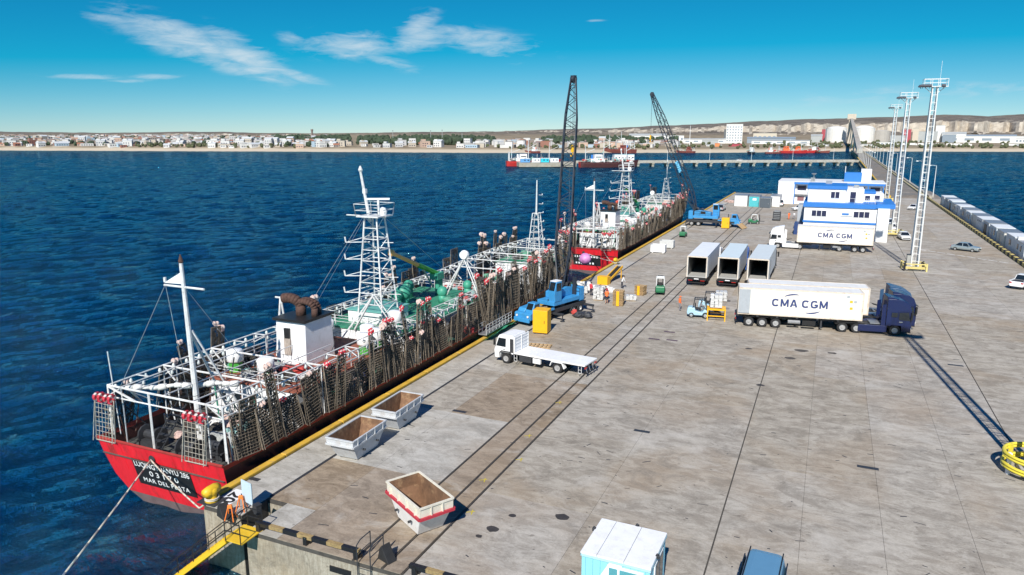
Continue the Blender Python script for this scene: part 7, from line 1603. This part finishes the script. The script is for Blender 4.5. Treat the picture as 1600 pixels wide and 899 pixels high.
def shed(label, px0, px1, ytop, e, m_, depth=18, roof='flat', wins=0, cat='building', name='industrial_shed'):
    pc = (px0+px1)/2; q = metre(pc, e); p = at(pc, e, -.5); d = azdir(pc); dep = p.x*fwd.x+p.y*fwd.y
    zt = CH+(HZ-ytop)*q; h_ = max(2.2, zt-p.z); w_ = (px1-px0)*q
    t = thing(name, label, cat, p, facing(pc)); b = MB(); hh = h_*(.8 if roof == 'gable' else 1)
    b.bb((-w_/2, 0, 0), (w_/2, depth, hh)); b.build('wall', indm[m_], t)
    b = MB()
    if roof == 'gable': b.prism([(-.5, hh), (depth/2, h_), (depth+.5, hh)], -w_/2-.4, w_/2+.4, axis='x')
    else: b.bb((-w_/2-.3, -.3, hh), (w_/2+.3, depth+.3, hh+.4))
    b.build('roof', indm['g' if m_ in 'wy' else m_], t)
    for k in range(wins):
        if wins >= 12:
            row, c_ = divmod(k, 6); b = MB(); b.bb((-w_/2+w_*(c_+.25)/6, -.08, hh*(.12+.14*row)), (-w_/2+w_*(c_+.75)/6, .02, hh*(.19+.14*row)))
        else: b = MB(); b.bb((-w_/2+w_*(k+.2)/wins, -.08, hh*.35), (-w_/2+w_*(k+.75)/wins, .02, hh*.7))
        b.build('window', indm['b'], t)
    return t
shed('pale grey tower block with rows of windows near the far works', 1135, 1159, 195, 330, 'w', 16, 'flat', 36); shed('dark plant room strip beside the pale tower block', 1131, 1137, 203, 338, 'd', 12)
for i, (x0, x1, yt, e, m_, rf, lab) in enumerate(((1178, 1212, 208.5, 420, 'y', 'flat', 'cream factory hall behind the red trawlers'), (1170, 1240, 214, 330, 'b', 'gable', 'long blue grey shed below the cream hall'), (1178, 1262, 218.5, 260, 'w', 'gable', 'long white shed behind the boat cluster'), (1232, 1286, 224.5, 120, 'w', 'flat', 'low white warehouse strip on the shore'), (1288, 1316, 227, 100, 'w', 'flat', 'low white store beneath the silos'), (1284, 1293, 203, 440, 'r', 'flat', 'dark red building behind the first silo'), (1268, 1284, 210, 400, 'g', 'gable', 'grey shed adjoining the red building'), (984, 1040, 209, 420, 'w', 'gable', 'long white hall among the trees'), (1040, 1068, 212, 420, 'w', 'flat', 'white block adjoining the long hall'), (1070, 1132, 216, 330, 'w', 'gable', 'long low white shed before the tower block'), (1098, 1122, 219, 220, 'g', 'flat', 'small grey store on the flats'), (1140, 1160, 225, 110, 'r', 'flat', 'dark red low store by the shore'), (1105, 1128, 226, 110, 'w', 'flat', 'white low store near the shore'), (1118, 1125, 224, 105, 'o', 'flat', 'orange hut among the white stores'),
    (1336, 1372, 226, 120, 'w', 'flat', 'white shed at the shore end of the causeway'), (1372, 1400, 222, 160, 'w', 'flat', 'white plant building below the grey tank'), (1386, 1412, 212, 420, 'g', 'flat', 'grey process hall beside the grey storage tank'), (1410, 1422, 203, 420, 'r', 'flat', 'dark red plant block beside the cream process tower'), (1426, 1434, 201, 430, 'y', 'flat', 'cream process tower of the far works'), (1434, 1462, 206, 430, 'g', 'flat', 'stepped grey plant beside the cream tower'), (1462, 1474, 197, 440, 'w', 'flat', 'tall white plant block beside the stepped grey plant'), (1474, 1506, 206.5, 420, 'w', 'gable', 'white roofed shed beside the tall plant block'), (1474, 1492, 211, 400, 'b', 'flat', 'blue grey lean-to of the white roofed shed'), (1492, 1578, 210.5, 430, 'b', 'gable', 'very long blue grey hall below the cliffs'), (1486, 1600, 213, 380, 'w', 'flat', 'long pale wall of the hall below the cliffs'), (1590, 1612, 216, 300, 'w', 'flat', 'white depot at the end of the flats'))):
    shed(lab, x0, x1, yt, e, m_, 20, rf, 5 if m_ in 'wy' and x1-x0 > 20 else 0)
# parked lorries and tanks along the right hand shore
for k, (px, wpx, m_) in enumerate(((1404, 9, 'w'), (1416, 8, 'w'), (1428, 12, 'w'), (1441, 10, 'w'), (1456, 9, 'w'), (1470, 12, 'w'), (1486, 11, 'w'), (1498, 12, 'w'), (1513, 13, 'w'), (1571, 8, 'w'), (1584, 11, 'w'), (1594, 8, 'g'))):
    e = 75+(k*37) % 40; q = metre(px, e); p = at(px, e); t = thing('parked_lorry', 'white lorry in the line parked on the far shore', 'lorry', p, facing(px)+rnd.uniform(-.1, .1), 'lorries on the far shore'); w_ = wpx*q*.92
    b = MB(); b.bb((-w_/2, 0, 1.2), (w_*.28, 2.6, 4.2)); b.build('box_body', indm[m_], t); b = MB(); b.bb((w_*.3, 0, .8), (w_*.5, 2.5, 3.4)); b.build('cab', indm['w'], t)
    for x_ in (-.35, -.2, .38): b = MB(); b.lathe([(0, -.2), (.52, -.2), (.52, .2), (0, .2)], 10, c=(w_*x_, .1, .5), axis='y'); b.build('wheel', black, t)
# --- chimney tower and masts over the town
p = at(488, 700); q = metre(488, 700); t = thing('water_tower', 'slim brown tower standing above the dark wood', 'tower', p); b = MB(); b.tube((0, 0, 0), (0, 0, 15*q), 1.7*q, 10, r1=1.4*q); b.build('shaft', M('tower_brown', (.20, .16, .14), .8), t); b = MB(); b.tube((0, 0, 13*q), (0, 0, 15.6*q), 2.0*q, 10); b.build('tank', M('tower_brown', (.20, .16, .14), .8), t)
for (px, yt) in ((614, 204), (673, 204), (691, 203), (722, 206), (898, 212), (1078, 196)):
    e = 200; p = at(px, e); q = metre(px, e); h_ = CH+(HZ-yt)*q-p.z; t = thing('radio_mast', 'thin pale mast standing on the far shore', 'mast', p, 0, 'thin masts on the far shore'); b = MB(); b.tube((0, 0, 0), (0, 0, h_), .55, 5, r1=.25); b.build('pole', indm['g'] if px != 1078 else offw, t); b = MB(); b.box((0, 0, h_-1), (1.4, 1.4, .8)); b.build('head', indm['d'], t)
# --- the town
wallcols = [('white', (.58, .57, .55)), ('cream', (.45, .40, .33)), ('pale grey', (.46, .46, .46)), ('brick red', (.27, .13, .095)), ('sandy pink', (.50, .36, .28)), ('grey brown', (.26, .22, .19)), ('pale blue', (.36, .46, .54))]
wm_ = [M('town_wall_'+n.replace(' ', '_'), c, .8, var=.1, scale=.2) for n, c in wallcols]
roofs = [('flat', M('town_roof_grey', (.30, .29, .28), .8, var=.1)), ('tiled', M('town_roof_tile', (.30, .13, .08), .8, var=.15)), ('tin', M('town_roof_tin', (.52, .54, .55), .5, var=.1))]
HM = {}
def house_meshes(ci, ri, k):
    key = (ci, ri, k)
    if key in HM: return HM[key]
    rr = random.Random(ci*31+ri*7+k); w_, d_, h_ = [(8, 7, 3.2), (10.5, 8, 5.5), (12.5, 9, 8.2), (10, 8, 11), (17, 11, 4)][k]
    b = MB(); b.bb((-w_/2, -d_/2, -3), (w_/2, d_/2, h_))
    if k in (1, 2): b.bb((-w_/2+1, -d_/2+1, h_), (-w_/2+w_*.5, d_/2-1, h_+2.6))
    r = MB()
    if ri == 0: r.bb((-w_/2-.2, -d_/2-.2, h_), (w_/2+.2, d_/2+.2, h_+.3))
    else: r.prism([(-d_/2-.4, h_), (0, h_+2.2), (d_/2+.4, h_)], -w_/2-.4, w_/2+.4, axis='x')
    g = MB(); n_ = max(1, int(h_/3.1))
    for f in range(n_):
        for q in range(int(w_/3.2)): g.bb((-w_/2+1+q*3.2, -d_/2-.08, 1+f*3.1), (-w_/2+2.6+q*3.2, -d_/2+.02, 2.3+f*3.1))
    HM[key] = (b.mesh('wall', wm_[ci]), r.mesh('roof', roofs[ri][1]), g.mesh('window_row', pane_m)); return HM[key]
hr_ = random.Random(99); szn = ['small', 'two level', 'three level', 'tall', 'wide low']
cnt = 0
def place_house(px, e, ci=None, k=None):
    global cnt
    if ci is None: ci = hr_.choices(range(7), (12, 5, 4, 2, 3, 2, 1))[0]
    ri = hr_.choices((0, 1, 2), (6, 1, 3))[0]
    if k is None: k = hr_.choices(range(5), (8, 6, 3, 1, 2))[0]
    me = house_meshes(ci, ri, k); p = at(px, e); lab = '%s %s house with a %s roof in the town across the bay' % (szn[k], wallcols[ci][0], roofs[ri][0])
    t = thing('town_house', lab, 'house', p, facing(px)+hr_.uniform(-.5, .5), 'houses of the town across the bay')
    link('wall', me[0], t); link('roof', me[1], t)
    if e < 400: o = link('window_row', me[2], t); o['kind'] = 'stuff'
    cnt += 1
for k in range(200):
    px = hr_.uniform(-60, 505); e = 38+420*hr_.random()**1.5; place_house(px, e)
for k in range(22): place_house(hr_.uniform(330, 530), hr_.uniform(50, 130), 0, hr_.choice((1, 2, 2, 3)))
for k in range(26): place_house(hr_.uniform(500, 760), hr_.uniform(45, 160))
for k in range(16): place_house(hr_.uniform(740, 990), hr_.uniform(60, 240))
for (px, e, ci, k) in ((95, 60, 6, 4), (178, 45, 0, 4), (190, 50, 6, 4), (165, 60, 0, 4), (60, 150, 3, 3), (50, 120, 3, 2), (128, 210, 0, 3), (664, 80, 4, 2), (738, 60, 6, 4), (735, 110, 2, 4)): place_house(px, e, ci, k)
# the rest of the town, further up the slope, too small to tell apart
rr = random.Random(17)
b = MB(); mats_t = wm_+[r_[1] for r_ in roofs]
for k in range(1500):
    px = rr.uniform(-80, 540) if k < 1250 else rr.uniform(740, 1060); e = 90+1150*rr.random()**.9 if k < 1250 else rr.uniform(60, 420); p = at(px, e); w_, d_, h_ = rr.uniform(6, 13), rr.uniform(6, 10), rr.choice((3, 3.4, 4, 5.5, 6.5, 8)); f = facing(px)+rr.uniform(-.5, .5)
    b.cur = rr.choices(range(7), (9, 5, 4, 2, 3, 3, 1))[0]; b.box((p.x, p.y, p.z+h_/2-1), (w_, d_, h_+2), rz=f); b.cur = 7+rr.choices((0, 1, 2), (5, 2, 3))[0]; b.box((p.x, p.y, p.z+h_+.25), (w_+.4, d_+.4, .5), rz=f, taper=(.9, rr.choice((.2, .9))))
o = b.build('distant_houses', mats_t); o['kind'] = 'stuff'; tag(o, 'dense small houses spread up the slope behind the waterfront', 'houses')
# --- woods and street trees: leafy clumps, too far to tell apart
def far_trees(label_name, n, gen, sz, mat, seed):
    rr = random.Random(seed); b = MB()
    for k in range(n):
        px, e = gen(rr); p = at(px, e); s_ = sz*rr.uniform(.6, 1.25)
        for q in range(3): b.ball((p.x+rr.uniform(-.5, .5)*s_, p.y+rr.uniform(-.5, .5)*s_, p.z+s_*rr.uniform(.45, .95)), s_*rr.uniform(.4, .62), 6, 4, jit=.35, sc=(1, 1, rr.uniform(.8, 1.3)), rr=rr)
    o = b.build(label_name, mat); o['kind'] = 'stuff'; return tag(o, {'far_wood': 'dark green wood on the rise beyond the beach', 'street_trees': 'dark street trees scattered between the town houses', 'shore_scrub': 'olive scrub along the far shore and works'}[label_name], 'trees')
fol = M('foliage_dark', (.040, .062, .034), .9, var=.5, scale=.25); fol2 = M('foliage_olive', (.085, .095, .045), .9, var=.5, scale=.25)
far_trees('far_wood', 1100, lambda r: (r.choice((r.uniform(430, 545), r.uniform(560, 770), r.uniform(620, 740), r.uniform(850, 1060))), r.uniform(170, 700)), 7.5, fol, 1)
far_trees('street_trees', 900, lambda r: (r.uniform(-60, 540), 50+1100*r.random()**.9), 4.6, fol, 2)
far_trees('shore_scrub', 420, lambda r: (r.choice((r.uniform(200, 480), r.uniform(760, 1330), r.uniform(1280, 1600))), r.choice((r.uniform(36, 60), r.uniform(60, 420)))), 3.6, fol2, 3)
